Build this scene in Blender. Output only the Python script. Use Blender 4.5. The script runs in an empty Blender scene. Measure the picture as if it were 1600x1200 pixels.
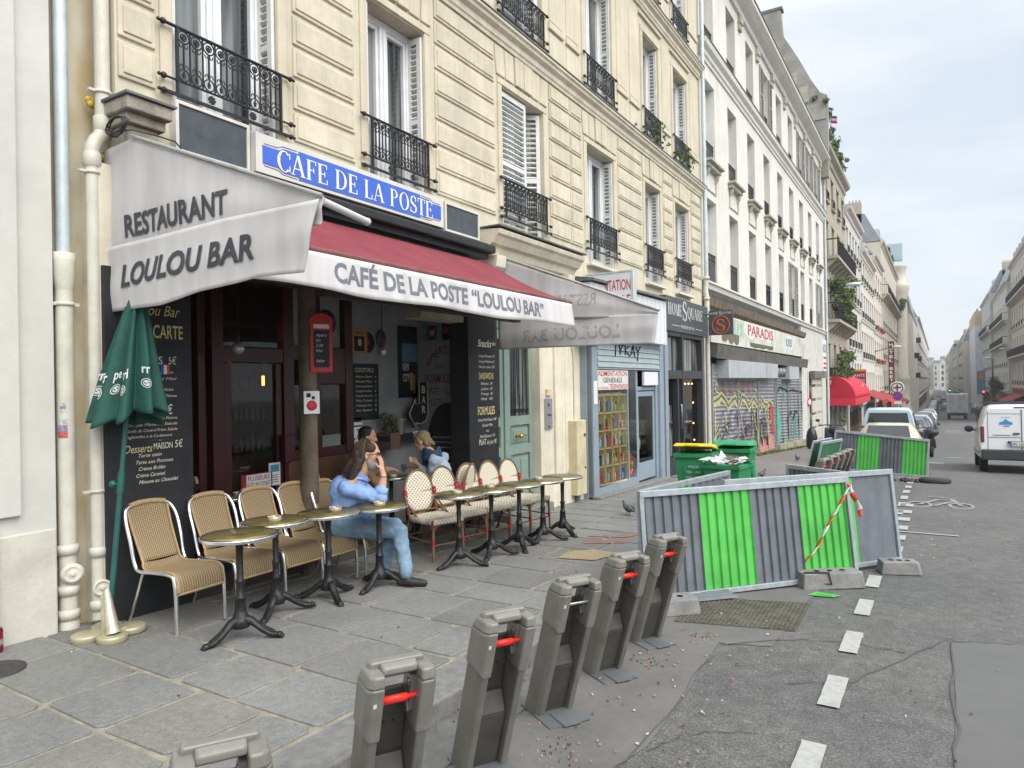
import bpy, bmesh, math, random
from math import sin, cos, pi, radians, sqrt, atan2
from mathutils import Vector, Matrix
random.seed(7)
SC = bpy.context.scene
COL = SC.collection
# ---------------------------------------------------------------- camera
cam = bpy.data.cameras.new('camera'); co = bpy.data.objects.new('camera', cam); COL.objects.link(co)
cam.sensor_width = 36.0; cam.lens = 36.0*1090/1600; cam.clip_start = .05; cam.clip_end = 4000
Rv = Vector((.85314059, .52137645, -.01782519)); Uv = Vector((.01706281, .00626278, .99983481)); Fv = Vector((-.52140196, .8533038, .00355312))
co.matrix_world = Matrix(((Rv.x, Uv.x, -Fv.x, 0), (Rv.y, Uv.y, -Fv.y, 0), (Rv.z, Uv.z, -Fv.z, 1.75), (0, 0, 0, 1)))
SC.camera = co
# ---------------------------------------------------------------- light
SUN_EL, SUN_AZ = radians(46), radians(112)        # azimuth from +Y towards +X
w = bpy.data.worlds.new('World'); SC.world = w; w.use_nodes = True
nt = w.node_tree; nt.nodes.clear()
def wn(t): return nt.nodes.new(t)
out = wn('ShaderNodeOutputWorld'); bg = wn('ShaderNodeBackground'); sky = wn('ShaderNodeTexSky')
sky.sky_type = 'NISHITA'; sky.sun_disc = False; sky.sun_elevation = SUN_EL; sky.sun_rotation = SUN_AZ
sky.dust_density = 2.0
tc = wn('ShaderNodeTexCoord'); mp = wn('ShaderNodeMapping'); nz = wn('ShaderNodeTexNoise'); rp = wn('ShaderNodeValToRGB')
mp.inputs['Scale'].default_value = (1.2, 1.2, 4.5); mp.inputs['Rotation'].default_value = (.12, .05, .3)
nz.inputs['Scale'].default_value = 2.3; nz.inputs['Detail'].default_value = 6; nz.inputs['Roughness'].default_value = .52
rp.color_ramp.elements[0].position = .36; rp.color_ramp.elements[0].color = (6.0, 6.7, 7.5, 1)
rp.color_ramp.elements[1].position = .62; rp.color_ramp.elements[1].color = (7.6, 7.9, 8.2, 1)
mx = wn('ShaderNodeMixRGB'); mx.inputs['Fac'].default_value = .86
L = nt.links.new
L(tc.outputs['Generated'], mp.inputs['Vector']); L(mp.outputs[0], nz.inputs['Vector']); L(nz.outputs['Fac'], rp.inputs['Fac'])
sx = wn('ShaderNodeSeparateXYZ'); mr = wn('ShaderNodeMapRange'); m2 = wn('ShaderNodeMixRGB'); m2.blend_type = 'MULTIPLY'; m2.inputs['Fac'].default_value = 1
L(tc.outputs['Generated'], sx.inputs[0]); L(sx.outputs['Z'], mr.inputs['Value']); mr.inputs['To Min'].default_value = .86; mr.inputs['To Max'].default_value = 2.1; mr.inputs['From Min'].default_value = .42; mr.inputs['From Max'].default_value = .95
L(sky.outputs[0], mx.inputs['Color1']); L(rp.outputs[0], mx.inputs['Color2']); L(mx.outputs[0], m2.inputs['Color1']); L(mr.outputs[0], m2.inputs['Color2']); L(m2.outputs[0], bg.inputs['Color']); L(bg.outputs[0], out.inputs['Surface'])
bg.inputs['Strength'].default_value = .098
sl = bpy.data.lights.new('sun', 'SUN'); sl.energy = 2.7; sl.angle = radians(60); sl.color = (1, .965, .9)
so = bpy.data.objects.new('sun', sl); COL.objects.link(so)
sd = Vector((sin(SUN_AZ)*cos(SUN_EL), cos(SUN_AZ)*cos(SUN_EL), sin(SUN_EL)))
so.rotation_euler = sd.to_track_quat('Z', 'Y').to_euler()
SC.view_settings.view_transform = 'Standard'; SC.view_settings.look = 'None'; SC.view_settings.gamma = 1
SC.view_settings.exposure = .66
SC.render.engine = 'CYCLES'
SC.cycles.max_bounces = 6; SC.cycles.diffuse_bounces = 3; SC.cycles.glossy_bounces = 3; SC.cycles.transmission_bounces = 4
SC.cycles.volume_bounces = 0; SC.cycles.use_denoising = True
# ---------------------------------------------------------------- materials
MATS = {}
def M(name, c, rough=.75, metal=0, var=.12, scale=6, bump=0.0, bscale=60, island=0, spec=.4, streak=0, stain=0, alpha=1, emit=None, es=1, trans=0, coat=0):
    """procedural Principled with two-scale noise on colour and bump"""
    if name in MATS: return MATS[name]
    m = bpy.data.materials.new(name); m.use_nodes = True; n = m.node_tree.nodes; l = m.node_tree.links.new
    b = n['Principled BSDF']; b.inputs['Roughness'].default_value = rough; b.inputs['Metallic'].default_value = metal
    b.inputs['Specular IOR Level'].default_value = spec
    col = None
    base = n.new('ShaderNodeRGB'); base.outputs[0].default_value = (c[0], c[1], c[2], 1); col = base.outputs[0]
    g = n.new('ShaderNodeNewGeometry')
    def mul(col, fac_socket, lo, hi):
        mr = n.new('ShaderNodeMapRange'); l(fac_socket, mr.inputs['Value']); mr.inputs['From Min'].default_value = .3; mr.inputs['From Max'].default_value = .7
        mr.inputs['To Min'].default_value = lo; mr.inputs['To Max'].default_value = hi
        mm = n.new('ShaderNodeMixRGB'); mm.blend_type = 'MULTIPLY'; mm.inputs['Fac'].default_value = 1
        l(col, mm.inputs['Color1']); l(mr.outputs[0], mm.inputs['Color2']); return mm.outputs[0]
    if var > 0:
        for s, k in ((scale, 1.0), (scale*7.3, .5)):
            t = n.new('ShaderNodeTexNoise'); t.inputs['Scale'].default_value = s; t.inputs['Detail'].default_value = 5; l(g.outputs['Position'], t.inputs['Vector'])
            col = mul(col, t.outputs['Fac'], 1-var*k, 1+var*k)
    if streak > 0:
        mp = n.new('ShaderNodeMapping'); mp.inputs['Scale'].default_value = (9, 9, .5); l(g.outputs['Position'], mp.inputs['Vector'])
        t = n.new('ShaderNodeTexNoise'); t.inputs['Scale'].default_value = 1; t.inputs['Detail'].default_value = 4; l(mp.outputs[0], t.inputs['Vector'])
        col = mul(col, t.outputs['Fac'], 1-streak, 1+streak*.3)
    if stain > 0:
        t = n.new('ShaderNodeTexNoise'); t.inputs['Scale'].default_value = scale*.35; t.inputs['Detail'].default_value = 8; l(g.outputs['Position'], t.inputs['Vector'])
        mr = n.new('ShaderNodeMapRange'); l(t.outputs['Fac'], mr.inputs['Value']); mr.inputs['From Min'].default_value = .55; mr.inputs['From Max'].default_value = .72
        mr.inputs['To Min'].default_value = 1; mr.inputs['To Max'].default_value = 1-stain
        mm = n.new('ShaderNodeMixRGB'); mm.blend_type = 'MULTIPLY'; mm.inputs['Fac'].default_value = 1; l(col, mm.inputs['Color1']); l(mr.outputs[0], mm.inputs['Color2']); col = mm.outputs[0]
    if island > 0:
        mr = n.new('ShaderNodeMapRange'); l(g.outputs['Random Per Island'], mr.inputs['Value']); mr.inputs['To Min'].default_value = 1-island; mr.inputs['To Max'].default_value = 1+island
        mm = n.new('ShaderNodeMixRGB'); mm.blend_type = 'MULTIPLY'; mm.inputs['Fac'].default_value = 1; l(col, mm.inputs['Color1']); l(mr.outputs[0], mm.inputs['Color2']); col = mm.outputs[0]
    l(col, b.inputs['Base Color'])
    if bump > 0:
        t = n.new('ShaderNodeTexNoise'); t.inputs['Scale'].default_value = bscale; t.inputs['Detail'].default_value = 4; l(g.outputs['Position'], t.inputs['Vector'])
        bp = n.new('ShaderNodeBump'); bp.inputs['Strength'].default_value = bump; bp.inputs['Distance'].default_value = .02; l(t.outputs['Fac'], bp.inputs['Height']); l(bp.outputs[0], b.inputs['Normal'])
    if emit: b.inputs['Emission Color'].default_value = (*emit, 1); b.inputs['Emission Strength'].default_value = es
    if trans: b.inputs['Transmission Weight'].default_value = trans; b.inputs['IOR'].default_value = 1.05
    if coat: b.inputs['Coat Weight'].default_value = coat; b.inputs['Coat Roughness'].default_value = .08
    MATS[name] = m; return m
def Mn(name):   # access to node tree helpers for special materials
    m = M(name, (.5, .5, .5)); return m, m.node_tree.nodes, m.node_tree.links.new
# ---------------------------------------------------------------- mesh builder
class MB:
    def __init__(s): s.v = []; s.f = []; s.m = []; s.sm = []; s.mi = 0; s.T = None
    def V(s, p):
        p = Vector(p)
        if s.T is not None: p = s.T @ p
        s.v.append(p); return len(s.v)-1
    def F(s, idx, smooth=False): s.f.append(tuple(idx)); s.m.append(s.mi); s.sm.append(smooth)
    def poly(s, pts, smooth=False): s.F([s.V(p) for p in pts], smooth); return s
    def box(s, x0, y0, z0, x1, y1, z1):
        i = [s.V((x, y, z)) for x in (x0, x1) for y in (y0, y1) for z in (z0, z1)]
        for q in ((0, 1, 3, 2), (4, 6, 7, 5), (0, 4, 5, 1), (2, 3, 7, 6), (0, 2, 6, 4), (1, 5, 7, 3)): s.F([i[k] for k in q])
        return s
    def hexa(s, b, t):   # bottom 4, top 4 loops (ccw seen from above)
        i = [s.V(p) for p in b]; j = [s.V(p) for p in t]
        s.F(i[::-1]); s.F(j)
        for k in range(len(b)): s.F((i[k], i[(k+1) % len(b)], j[(k+1) % len(b)], j[k]))
        return s
    def obox(s, c, ax, ay, az):
        c, ax, ay, az = map(Vector, (c, ax, ay, az))
        b = [c-ax-ay-az, c+ax-ay-az, c+ax+ay-az, c-ax+ay-az]; return s.hexa(b, [p+2*az for p in b])
    def beam(s, p, q, w, h, up=(0, 0, 1)):
        p, q = Vector(p), Vector(q); d = (q-p); u = Vector(up); a = d.cross(u)
        if a.length < 1e-6: a = d.cross(Vector((1, 0, 0)))
        a.normalize(); b = a.cross(d).normalized(); return s.obox((p+q)/2, d/2, a*w/2, b*h/2)
    def rings(s, R, close=False, cap=True, smooth=True):
        R0, R1 = R[0], R[-1]; n = len(R[0]); ids = [[s.V(p) for p in r] for r in R]
        m = len(ids)
        for a in range(m if close else m-1):
            for k in range(n): s.F((ids[a][k], ids[a][(k+1) % n], ids[(a+1) % m][(k+1) % n], ids[(a+1) % m][k]), smooth)
        if cap and not close:
            if cap == 'share': s.F(ids[0][::-1]); s.F(ids[-1])
            else: s.poly(R0[::-1]); s.poly(R1)
        return s
    def tube(s, pts, r, n=8, close=False, cap=True):
        P = [Vector(p) for p in pts]; m = len(P); R = []
        if not isinstance(r, (list, tuple)): r = [r]*m
        t0 = (P[1]-P[0]).normalized(); a = t0.orthogonal().normalized(); pt = t0
        for i in range(m):
            if close: t = (P[(i+1) % m]-P[i-1]).normalized()
            elif i == 0: t = t0
            elif i == m-1: t = (P[-1]-P[-2]).normalized()
            else: t = ((P[i+1]-P[i]).normalized()+(P[i]-P[i-1]).normalized()); t = t.normalized() if t.length > 1e-6 else pt
            a = (a-t*a.dot(t)); a = a.normalized() if a.length > 1e-6 else t.orthogonal().normalized(); b = t.cross(a); pt = t
            R.append([P[i]+(a*cos(2*pi*k/n)+b*sin(2*pi*k/n))*r[i] for k in range(n)])
        return s.rings(R, close, cap)
    def lathe(s, prof, c=(0, 0, 0), n=20, axis=None, sx=1, sy=1):
        c = Vector(c); A = Vector(axis).normalized() if axis else Vector((0, 0, 1)); u = Vector((1, 0, 0)) if not axis else A.orthogonal().normalized(); v = A.cross(u)
        R = [[c+A*z+u*(r*cos(2*pi*k/n)*sx)+v*(r*sin(2*pi*k/n)*sy) for k in range(n)] for r, z in prof]
        return s.rings(R)
    def prism(s, pts, O, U, V, W):    # closed 2-D outline (u,v) extruded along W
        O, U, V, W = map(Vector, (O, U, V, W)); a = [O+U*x+V*y for x, y in pts]
        if U.cross(V).dot(W) > 0: return s.hexa(a, [p+W for p in a])
        return s.hexa([p+W for p in a], a)
    def ell(s, c, r, n=14, m=9, rot=None):
        c = Vector(c); r = (r, r, r) if not isinstance(r, (list, tuple)) else r; R = []
        for i in range(m+1):
            th = pi*i/m; th = min(max(th, .02), pi-.02); ring = []
            for k in range(n):
                p = Vector((r[0]*sin(th)*cos(2*pi*k/n), r[1]*sin(th)*sin(2*pi*k/n), -r[2]*cos(th)))
                ring.append(c+(rot @ p if rot is not None else p))
            R.append(ring)
        return s.rings(R)
    def cap2(s, p, q, r0, r1=None, n=12):
        r1 = r0 if r1 is None else r1; p, q = Vector(p), Vector(q); s.ell(p, r0*.999, n, 8); s.ell(q, r1*.999, n, 8); return s.tube([p, q], [r0, r1], n, cap='share')
    def grid(s, fn, nu, nv, smooth=True):
        ids = [[s.V(fn(i/nu, j/nv)) for j in range(nv+1)] for i in range(nu+1)]
        for i in range(nu):
            for j in range(nv): s.F((ids[i][j], ids[i+1][j], ids[i+1][j+1], ids[i][j+1]), smooth)
        return s
    def text(s, t, O, U, V, h, w=None, bold=0., shear=0., align='L', fn=None):
        vs, fs = font(t, bold, shear); 
        if not vs: return s
        x0 = min(p[0] for p in vs); x1 = max(p[0] for p in vs); k = h/.69; kx = k if w is None else w/(x1-x0); ox = {'L': 0, 'C': .5, 'R': 1}[align]*(x1-x0)
        O, U, V = map(Vector, (O, U, V)); base = len(s.v)
        for x, y in vs:
            a, b = (x-x0-ox)*kx, y*k
            s.V(fn(a, b) if fn else O+U*a+V*b)
        N = U.cross(V)
        for f in fs: s.F([base+i for i in f])
        return s
    def polys2(s, polys, O, U, V, kx, ky):
        O, U, V = map(Vector, (O, U, V))
        N = U.cross(V)
        for i, p in enumerate(polys): s.poly([O+N*(.0004*(i % 9))+U*(x*kx)+V*(y*ky) for x, y in p])
        return s
    def build(s, name, mats, parent=None, bevel=0, seg=2, solid=0, subd=0):
        me = bpy.data.meshes.new(name); me.from_pydata([tuple(p) for p in s.v], [], s.f)
        if not isinstance(mats, (list, tuple)): mats = [mats]
        for m in mats: me.materials.append(m)
        me.polygons.foreach_set('material_index', s.m); me.polygons.foreach_set('use_smooth', s.sm); me.update()
        o = bpy.data.objects.new(name, me); COL.objects.link(o)
        if parent: adopt(o, parent)
        if solid: md = o.modifiers.new('solid', 'SOLIDIFY'); md.thickness = solid; md.offset = 0
        if bevel: md = o.modifiers.new('bevel', 'BEVEL'); md.width = bevel; md.segments = seg; md.limit_method = 'ANGLE'; md.angle_limit = radians(40)
        if subd: md = o.modifiers.new('sub', 'SUBSURF'); md.levels = subd; md.render_levels = subd
        return o
def adopt(o, parent):
    o.parent = parent; L = Vector(parent.get('_o', (0, 0, 0)))
    if L.length > 0: o.matrix_parent_inverse = Matrix.Translation(-L)
_fc = {}
def font(t, bold, shear):
    key = (t, bold, shear)
    if key not in _fc:
        cu = bpy.data.curves.new('t', 'FONT'); cu.body = t; cu.size = 1; cu.offset = bold; cu.shear = shear; cu.resolution_u = 3
        o = bpy.data.objects.new('t', cu); COL.objects.link(o); dg = bpy.context.evaluated_depsgraph_get(); dg.update()
        me = bpy.data.meshes.new_from_object(o.evaluated_get(dg)); _fc[key] = ([(v.co.x, v.co.y) for v in me.vertices], [tuple(p.vertices) for p in me.polygons])
        bpy.data.objects.remove(o); bpy.data.curves.remove(cu); bpy.data.meshes.remove(me)
    return _fc[key]
def tag(o, label, cat, group=None):
    o['label'] = label; o['category'] = cat
    if group: o['group'] = group
    return o
def thing(name, label, cat, loc=(0, 0, 0), group=None):
    o = bpy.data.objects.new(name, None); COL.objects.link(o); o.location = loc; o['_o'] = tuple(float(x) for x in loc); o.empty_display_size = .1
    return tag(o, label, cat, group)
KIDS = {}
def dup(root, loc=None, rotz=None, label=None, group=None, parent=None):
    c = root.copy(); COL.objects.link(c)
    if loc is not None: c.location = loc
    if rotz is not None: c.rotation_euler[2] = rotz
    if label: c['label'] = label
    if group: c['group'] = group
    if parent is not None: c.parent = parent; c.matrix_parent_inverse = Matrix()
    if root.name not in KIDS: KIDS[root.name] = list(root.children)
    for k in KIDS[root.name]: dup(k, parent=c).matrix_parent_inverse = k.matrix_parent_inverse
    return c
def struct(o, kind='structure'): o['kind'] = kind; return o
def at(p): return Vector(p)
FX = -5.36
_G = [(-40, 1.3), (3.3, 0), (16, -.38), (23, -.66), (37, -1.38), (120, -3.75), (280, -5.2), (900, -5.6)]
def g(y):       # pavement level: the street runs downhill
    for (a, za), (b, zb) in zip(_G, _G[1:]):
        if y <= b: return za+(zb-za)*(y-a)/(b-a)
    return _G[-1][1]
def gr(y): return g(y)-.12
X3, Y3, Z3 = Vector((1, 0, 0)), Vector((0, 1, 0)), Vector((0, 0, 1))
# serif capitals as polygons (unit height), for painted sign lettering
def glyph(ch, t=.17, n=.05):
    P = []
    def q(x0, y0, x1, y1): P.append([(x0, y0), (x1, y0), (x1, y1), (x0, y1)])
    def serif(x, y, w=.30): q(x-w/2, y if y < .5 else y-.045, x+w/2, y+.045 if y < .5 else y)
    def stem(x): q(x, 0, x+t, 1); serif(x+t/2, 0); serif(x+t/2, 1)
    def arc(cx, cy, rx, ry, tx, ty, a0, a1, k=14):
        pts = [radians(a0+(a1-a0)*i/k) for i in range(k+1)]
        for a, b in zip(pts, pts[1:]):
            P.append([(cx+rx*cos(a), cy+ry*sin(a)), (cx+rx*cos(b), cy+ry*sin(b)), (cx+(rx-tx)*cos(b), cy+(ry-ty)*sin(b)), (cx+(rx-tx)*cos(a), cy+(ry-ty)*sin(a))])
    def tick(x, y0, y1): q(x-.03, y0, x+.03, y1)
    def diag(x0, y0, x1, y1, w): P.append([(x0, y0), (x0+w, y0), (x1+w, y1), (x1, y1)])
    W = .7
    if ch == 'C': arc(.42, .5, .42, .52, t, n, 45, 315, 22); tick(.74, .66, .95); tick(.74, .05, .34); W = .8
    elif ch == 'A': diag(.02, 0, .34, 1, .06); diag(.62, 0, .30, 1, t); q(.16, .3, .62, .3+n); serif(.07, 0, .24); serif(.7, 0, .3); W = .86
    elif ch == 'F': stem(.06); q(.2, 1-n, .6, 1); q(.2, .48, .45, .48+n); tick(.58, .78, 1); tick(.45, .38, .63); W = .66
    elif ch == 'E': stem(.06); q(.2, 1-n, .6, 1); q(.2, .48, .45, .48+n); q(.2, 0, .62, n); tick(.58, .78, 1); tick(.45, .38, .63); tick(.61, 0, .24); W = .72
    elif ch == 'D': stem(.06); arc(.28, .5, .52, .5, t, n, -90, 90, 16); W = .86
    elif ch == 'L': stem(.06); q(.2, 0, .58, n); tick(.57, 0, .26); W = .66
    elif ch == 'P': stem(.06); arc(.26, .74, .38, .26, t*.9, n, -90, 90, 12); W = .7
    elif ch == 'R': stem(.06); arc(.26, .74, .38, .26, t*.9, n, -90, 90, 12); diag(.56, 0, .3, .5, t); serif(.66, 0, .25); W = .8
    elif ch == 'O': arc(.44, .5, .43, .52, t, n, 0, 360, 28); W = .9
    elif ch == 'Q': arc(.44, .5, .43, .52, t, n, 0, 360, 28); diag(.66, -.25, .42, .1, .14); W = .9
    elif ch == 'S': arc(.3, .735, .27, .285, t*.8, n, 35, 250, 14); arc(.32, .26, .3, .28, t*.8, n, -145, 75, 14); P.append([(.13, .56), (.2, .68), (.52, .44), (.42, .34)]); tick(.52, .7, .98); tick(.06, .02, .3); W = .64
    elif ch == 'T': q(.27, 0, .27+t, 1); serif(.27+t/2, 0); q(.02, 1-n, .68, 1); tick(.04, .76, 1); tick(.66, .76, 1); W = .72
    elif ch == 'H': stem(.06); stem(.56); q(.2, .48, .6, .48+n); W = .84
    elif ch == 'M': q(.08, 0, .08+n, 1); stem(.7); diag(.4, 0, .1, 1, .14); diag(.42, 0, .72, 1, .05); serif(.1, 0, .22); W = .98
    elif ch == 'U': q(.1, .3, .1+t, 1); q(.6, .3, .6+n, 1); arc(.375, .32, .275, .34, t*.8, n*1.3, 180, 360, 12); serif(.18, 1); serif(.62, 1, .22); W = .8
    elif ch == ' ': W = .36
    return P, W
def serif_text(mb, s, O, U, V, h, w):
    tot = sum(glyph(c)[1]+.07 for c in s)-.07; k = w/tot; x = 0
    for c in s:
        P, W = glyph(c); mb.polys2([[(a+x, b) for a, b in p] for p in P], O, U, V, k, h); x += W+.07
# ---------------------------------------------------------------- ground, road, pavements
asphalt, n_, l_ = Mn('asphalt')
def special_asphalt():
    b = n_['Principled BSDF']; b.inputs['Roughness'].default_value = .85; g_ = n_.new('ShaderNodeNewGeometry')
    def noise(sc, det=6):
        t = n_.new('ShaderNodeTexNoise'); t.inputs['Scale'].default_value = sc; t.inputs['Detail'].default_value = det; l_(g_.outputs['Position'], t.inputs['Vector']); return t.outputs['Fac']
    def ramp(f, stops):
        r = n_.new('ShaderNodeValToRGB'); l_(f, r.inputs['Fac']); e = r.color_ramp.elements
        e[0].position, e[0].color = stops[0]; e[1].position, e[1].color = stops[-1]
        for p, c in stops[1:-1]: x = e.new(p); x.color = c
        return r.outputs[0]
    def mixm(a, c, f=1.0, mode='MULTIPLY'):
        m = n_.new('ShaderNodeMixRGB'); m.blend_type = mode; m.inputs['Fac'].default_value = f; l_(a, m.inputs['Color1']); l_(c, m.inputs['Color2']); return m.outputs[0]
    def gcol(v): return (v, v, v, 1)
    c = ramp(noise(.7), [(.35, (.105, .104, .102, 1)), (.65, (.130, .127, .122, 1))])
    c = mixm(c, ramp(noise(75, 4), [(.36, gcol(.62)), (.48, gcol(.9)), (.58, gcol(.98)), (.68, gcol(1.5))]))
    c = mixm(c, ramp(noise(210, 2), [(.36, gcol(.65)), (.5, gcol(.95)), (.64, gcol(1.35))]))
    c = mixm(c, ramp(noise(9), [(.3, gcol(.78)), (.7, gcol(1.15))]))
    v = n_.new('ShaderNodeTexVoronoi'); v.feature = 'DISTANCE_TO_EDGE'; v.inputs['Scale'].default_value = .55; t = n_.new('ShaderNodeTexNoise'); t.inputs['Scale'].default_value = 2.5; t.inputs['Detail'].default_value = 6
    l_(g_.outputs['Position'], t.inputs['Vector']); a = n_.new('ShaderNodeMixRGB'); a.inputs['Fac'].default_value = .35; l_(g_.outputs['Position'], a.inputs['Color1']); l_(t.outputs['Color'], a.inputs['Color2']); l_(a.outputs[0], v.inputs['Vector'])
    c = mixm(c, ramp(v.outputs['Distance'], [(0, gcol(.7)), (.004, gcol(1))]), .5)
    l_(c, b.inputs['Base Color'])
    bp = n_.new('ShaderNodeBump'); bp.inputs['Strength'].default_value = .5; bp.inputs['Distance'].default_value = .006; l_(noise(170, 2), bp.inputs['Height']); l_(bp.outputs[0], b.inputs['Normal'])
special_asphalt()
patch_mat = M('asphalt_patch', (.132, .128, .122), .9, var=.12, scale=2.2, bump=.3, bscale=220, stain=.18)
patch2_mat = M('asphalt_smooth', (.112, .111, .110), .88, var=.07, scale=1.5, bump=.25, bscale=260)
slab_mat, n_, l_ = Mn('paving_stone')
def special_slab():
    b = n_['Principled BSDF']; b.inputs['Roughness'].default_value = .7; g_ = n_.new('ShaderNodeNewGeometry')
    r = n_.new('ShaderNodeValToRGB'); l_(g_.outputs['Random Per Island'], r.inputs['Fac']); e = r.color_ramp.elements; r.color_ramp.interpolation = 'LINEAR'
    e[0].position = 0; e[0].color = (.160, .163, .157, 1); e[1].position = 1; e[1].color = (.164, .158, .142, 1)
    for p, cc in ((.3, (.178, .180, .173, 1)), (.55, (.152, .15, .14, 1)), (.8, (.184, .184, .176, 1))): x = e.new(p); x.color = cc
    col = r.outputs[0]
    for sc, lo, hi in ((1.3, .82, 1.12), (22, .88, 1.12), (85, .82, 1.2), (230, .78, 1.24)):
        t = n_.new('ShaderNodeTexNoise'); t.inputs['Scale'].default_value = sc; t.inputs['Detail'].default_value = 5; l_(g_.outputs['Position'], t.inputs['Vector'])
        mr = n_.new('ShaderNodeMapRange'); l_(t.outputs['Fac'], mr.inputs['Value']); mr.inputs['From Min'].default_value = .3; mr.inputs['From Max'].default_value = .7; mr.inputs['To Min'].default_value = lo; mr.inputs['To Max'].default_value = hi
        mm = n_.new('ShaderNodeMixRGB'); mm.blend_type = 'MULTIPLY'; mm.inputs['Fac'].default_value = 1; l_(col, mm.inputs['Color1']); l_(mr.outputs[0], mm.inputs['Color2']); col = mm.outputs[0]
    l_(col, b.inputs['Base Color'])
    t = n_.new('ShaderNodeTexNoise'); t.inputs['Scale'].default_value = 45; t.inputs['Detail'].default_value = 6; l_(g_.outputs['Position'], t.inputs['Vector'])
    bp = n_.new('ShaderNodeBump'); bp.inputs['Strength'].default_value = .35; bp.inputs['Distance'].default_value = .01; l_(t.outputs['Fac'], bp.inputs['Height']); l_(bp.outputs[0], b.inputs['Normal'])
special_slab()
mortar = M('mortar', (.235, .215, .17), .95, var=.25, scale=12, bump=.4, bscale=90)
granite = M('kerb_granite', (.18, .178, .172), .8, var=.2, scale=14, bump=.3, bscale=120, island=.15)
paint = M('road_paint', (.33, .33, .32), .85, var=.10, scale=26, stain=.18)
YS = [-30, -12, -6, -3, 0, 3.3, 6, 9, 12, 16, 20, 23, 28, 37, 48, 60, 80, 100, 120, 150, 200, 280, 400, 600, 900]
def strip(name, x0, x1, dz, mat, y0=-30, y1=900, ref=None):
    mb = MB(); ys = [y for y in YS if y0 < y < y1]; ys = [y0]+ys+[y1]
    for a, b in zip(ys, ys[1:]): mb.poly([(x0, a, g(a)+dz), (x1, a, g(a)+dz), (x1, b, g(b)+dz), (x0, b, g(b)+dz)])
    return struct(mb.build(name, mat))
strip('ground', -400, 400, -.45, M('earth', (.12, .11, .1), .95), -60, 1500)
KX = -2.40                                        # kerb line
strip('road', KX, 6.6, -.12, asphalt)
strip('pavement_bed', -9.2, KX, -.008, mortar)
strip('far_pavement', 6.6, 14, 0.0, M('far_pavement', (.16, .155, .15), .9, var=.15, scale=3))
mb = MB(); random.seed(11); y = -3.0
while y < 15.2:
    dy = random.choice((.46, .52, .58, .64, .5)); x = -5.52-random.random()*.4
    while x < KX-.36:
        dx = random.choice((.55, .65, .75, .85, .6)); x1 = min(x+dx, KX-.32)
        if KX-.32-x1 < .2: x1 = KX-.32
        j = .016; cs = [(x+j, y+j), (x1-j, y+j), (x1-j, y+dy-j), (x+j, y+dy-j)]
        cs = [(a+random.uniform(-.012, .012), b+random.uniform(-.012, .012)) for a, b in cs]; tz = [random.uniform(-.003, .003) for _ in range(4)]
        # clipped corners give worn slabs
        out_ = []
        for k in range(4):
            p, q, r0 = Vector(cs[k-1]), Vector(cs[k]), Vector(cs[(k+1) % 4]); c_ = random.uniform(.01, .04)
            out_.append(q+(p-q).normalized()*c_); out_.append(q+(r0-q).normalized()*c_)
        top = [(p.x, p.y, g(p.y)+.003+tz[i//2]) for i, p in enumerate(out_)]
        mb.hexa([(a, b, c-.03) for a, b, c in top], top); x = x1
    y += dy
struct(mb.build('paving_slabs', slab_mat, bevel=.006))
mb = MB(); y = -3.0
while y < 60:
    L_ = random.uniform(.8, 1.15); a, b = y+.006, y+L_-.006
    mb.hexa([(KX-.30, a, g(a)-.2), (KX, a, g(a)-.2), (KX, b, g(b)-.2), (KX-.30, b, g(b)-.2)], [(KX-.30, a, g(a)+.004), (KX, a, g(a)+.002), (KX, b, g(b)+.002), (KX-.30, b, g(b)+.004)]); y += L_
struct(mb.build('kerb', granite, bevel=.015))
strip('smooth_pavement', -5.6, KX-.31, .004, M('pavement_asphalt', (.17, .158, .15), .9, var=.12, scale=2, bump=.2, bscale=150, stain=.15), 15.3, 300)
strip('gutter', KX+.002, KX+.32, -.114, M('gutter_asphalt', (.125, .123, .119), .9, var=.2, scale=7, bump=.3, bscale=160), -8, 60)
# asphalt repairs lie as thin sheets on the road
def sheet(pts, mat, name, dz=.004, n=6):
    mb = MB(); rnd = random.Random(len(pts)*17+int(pts[0][0]*100)); P = []
    for (a, b), (c, d) in zip(pts, pts[1:]+pts[:1]):
        for k in range(n): t = k/n; P.append((a+(c-a)*t+rnd.uniform(-.02, .02), b+(d-b)*t+rnd.uniform(-.02, .02)))
    mb.poly([(x, y, gr(y)+dz) for x, y in P]); return struct(mb.build(name, mat))
sheet([(-2.06, -1), (-1.55, 2), (-1.32, 3.4), (-1.42, 5.2), (-1.05, 5.3), (-1.0, 7.4), (-2.06, 7.6)], patch_mat, 'road_repair', .005)
sheet([(.05, -1), (1.6, -1), (1.6, 6.2), (.62, 6.35), (.04, 6.1)], patch2_mat, 'road_repair', .005)
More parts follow.
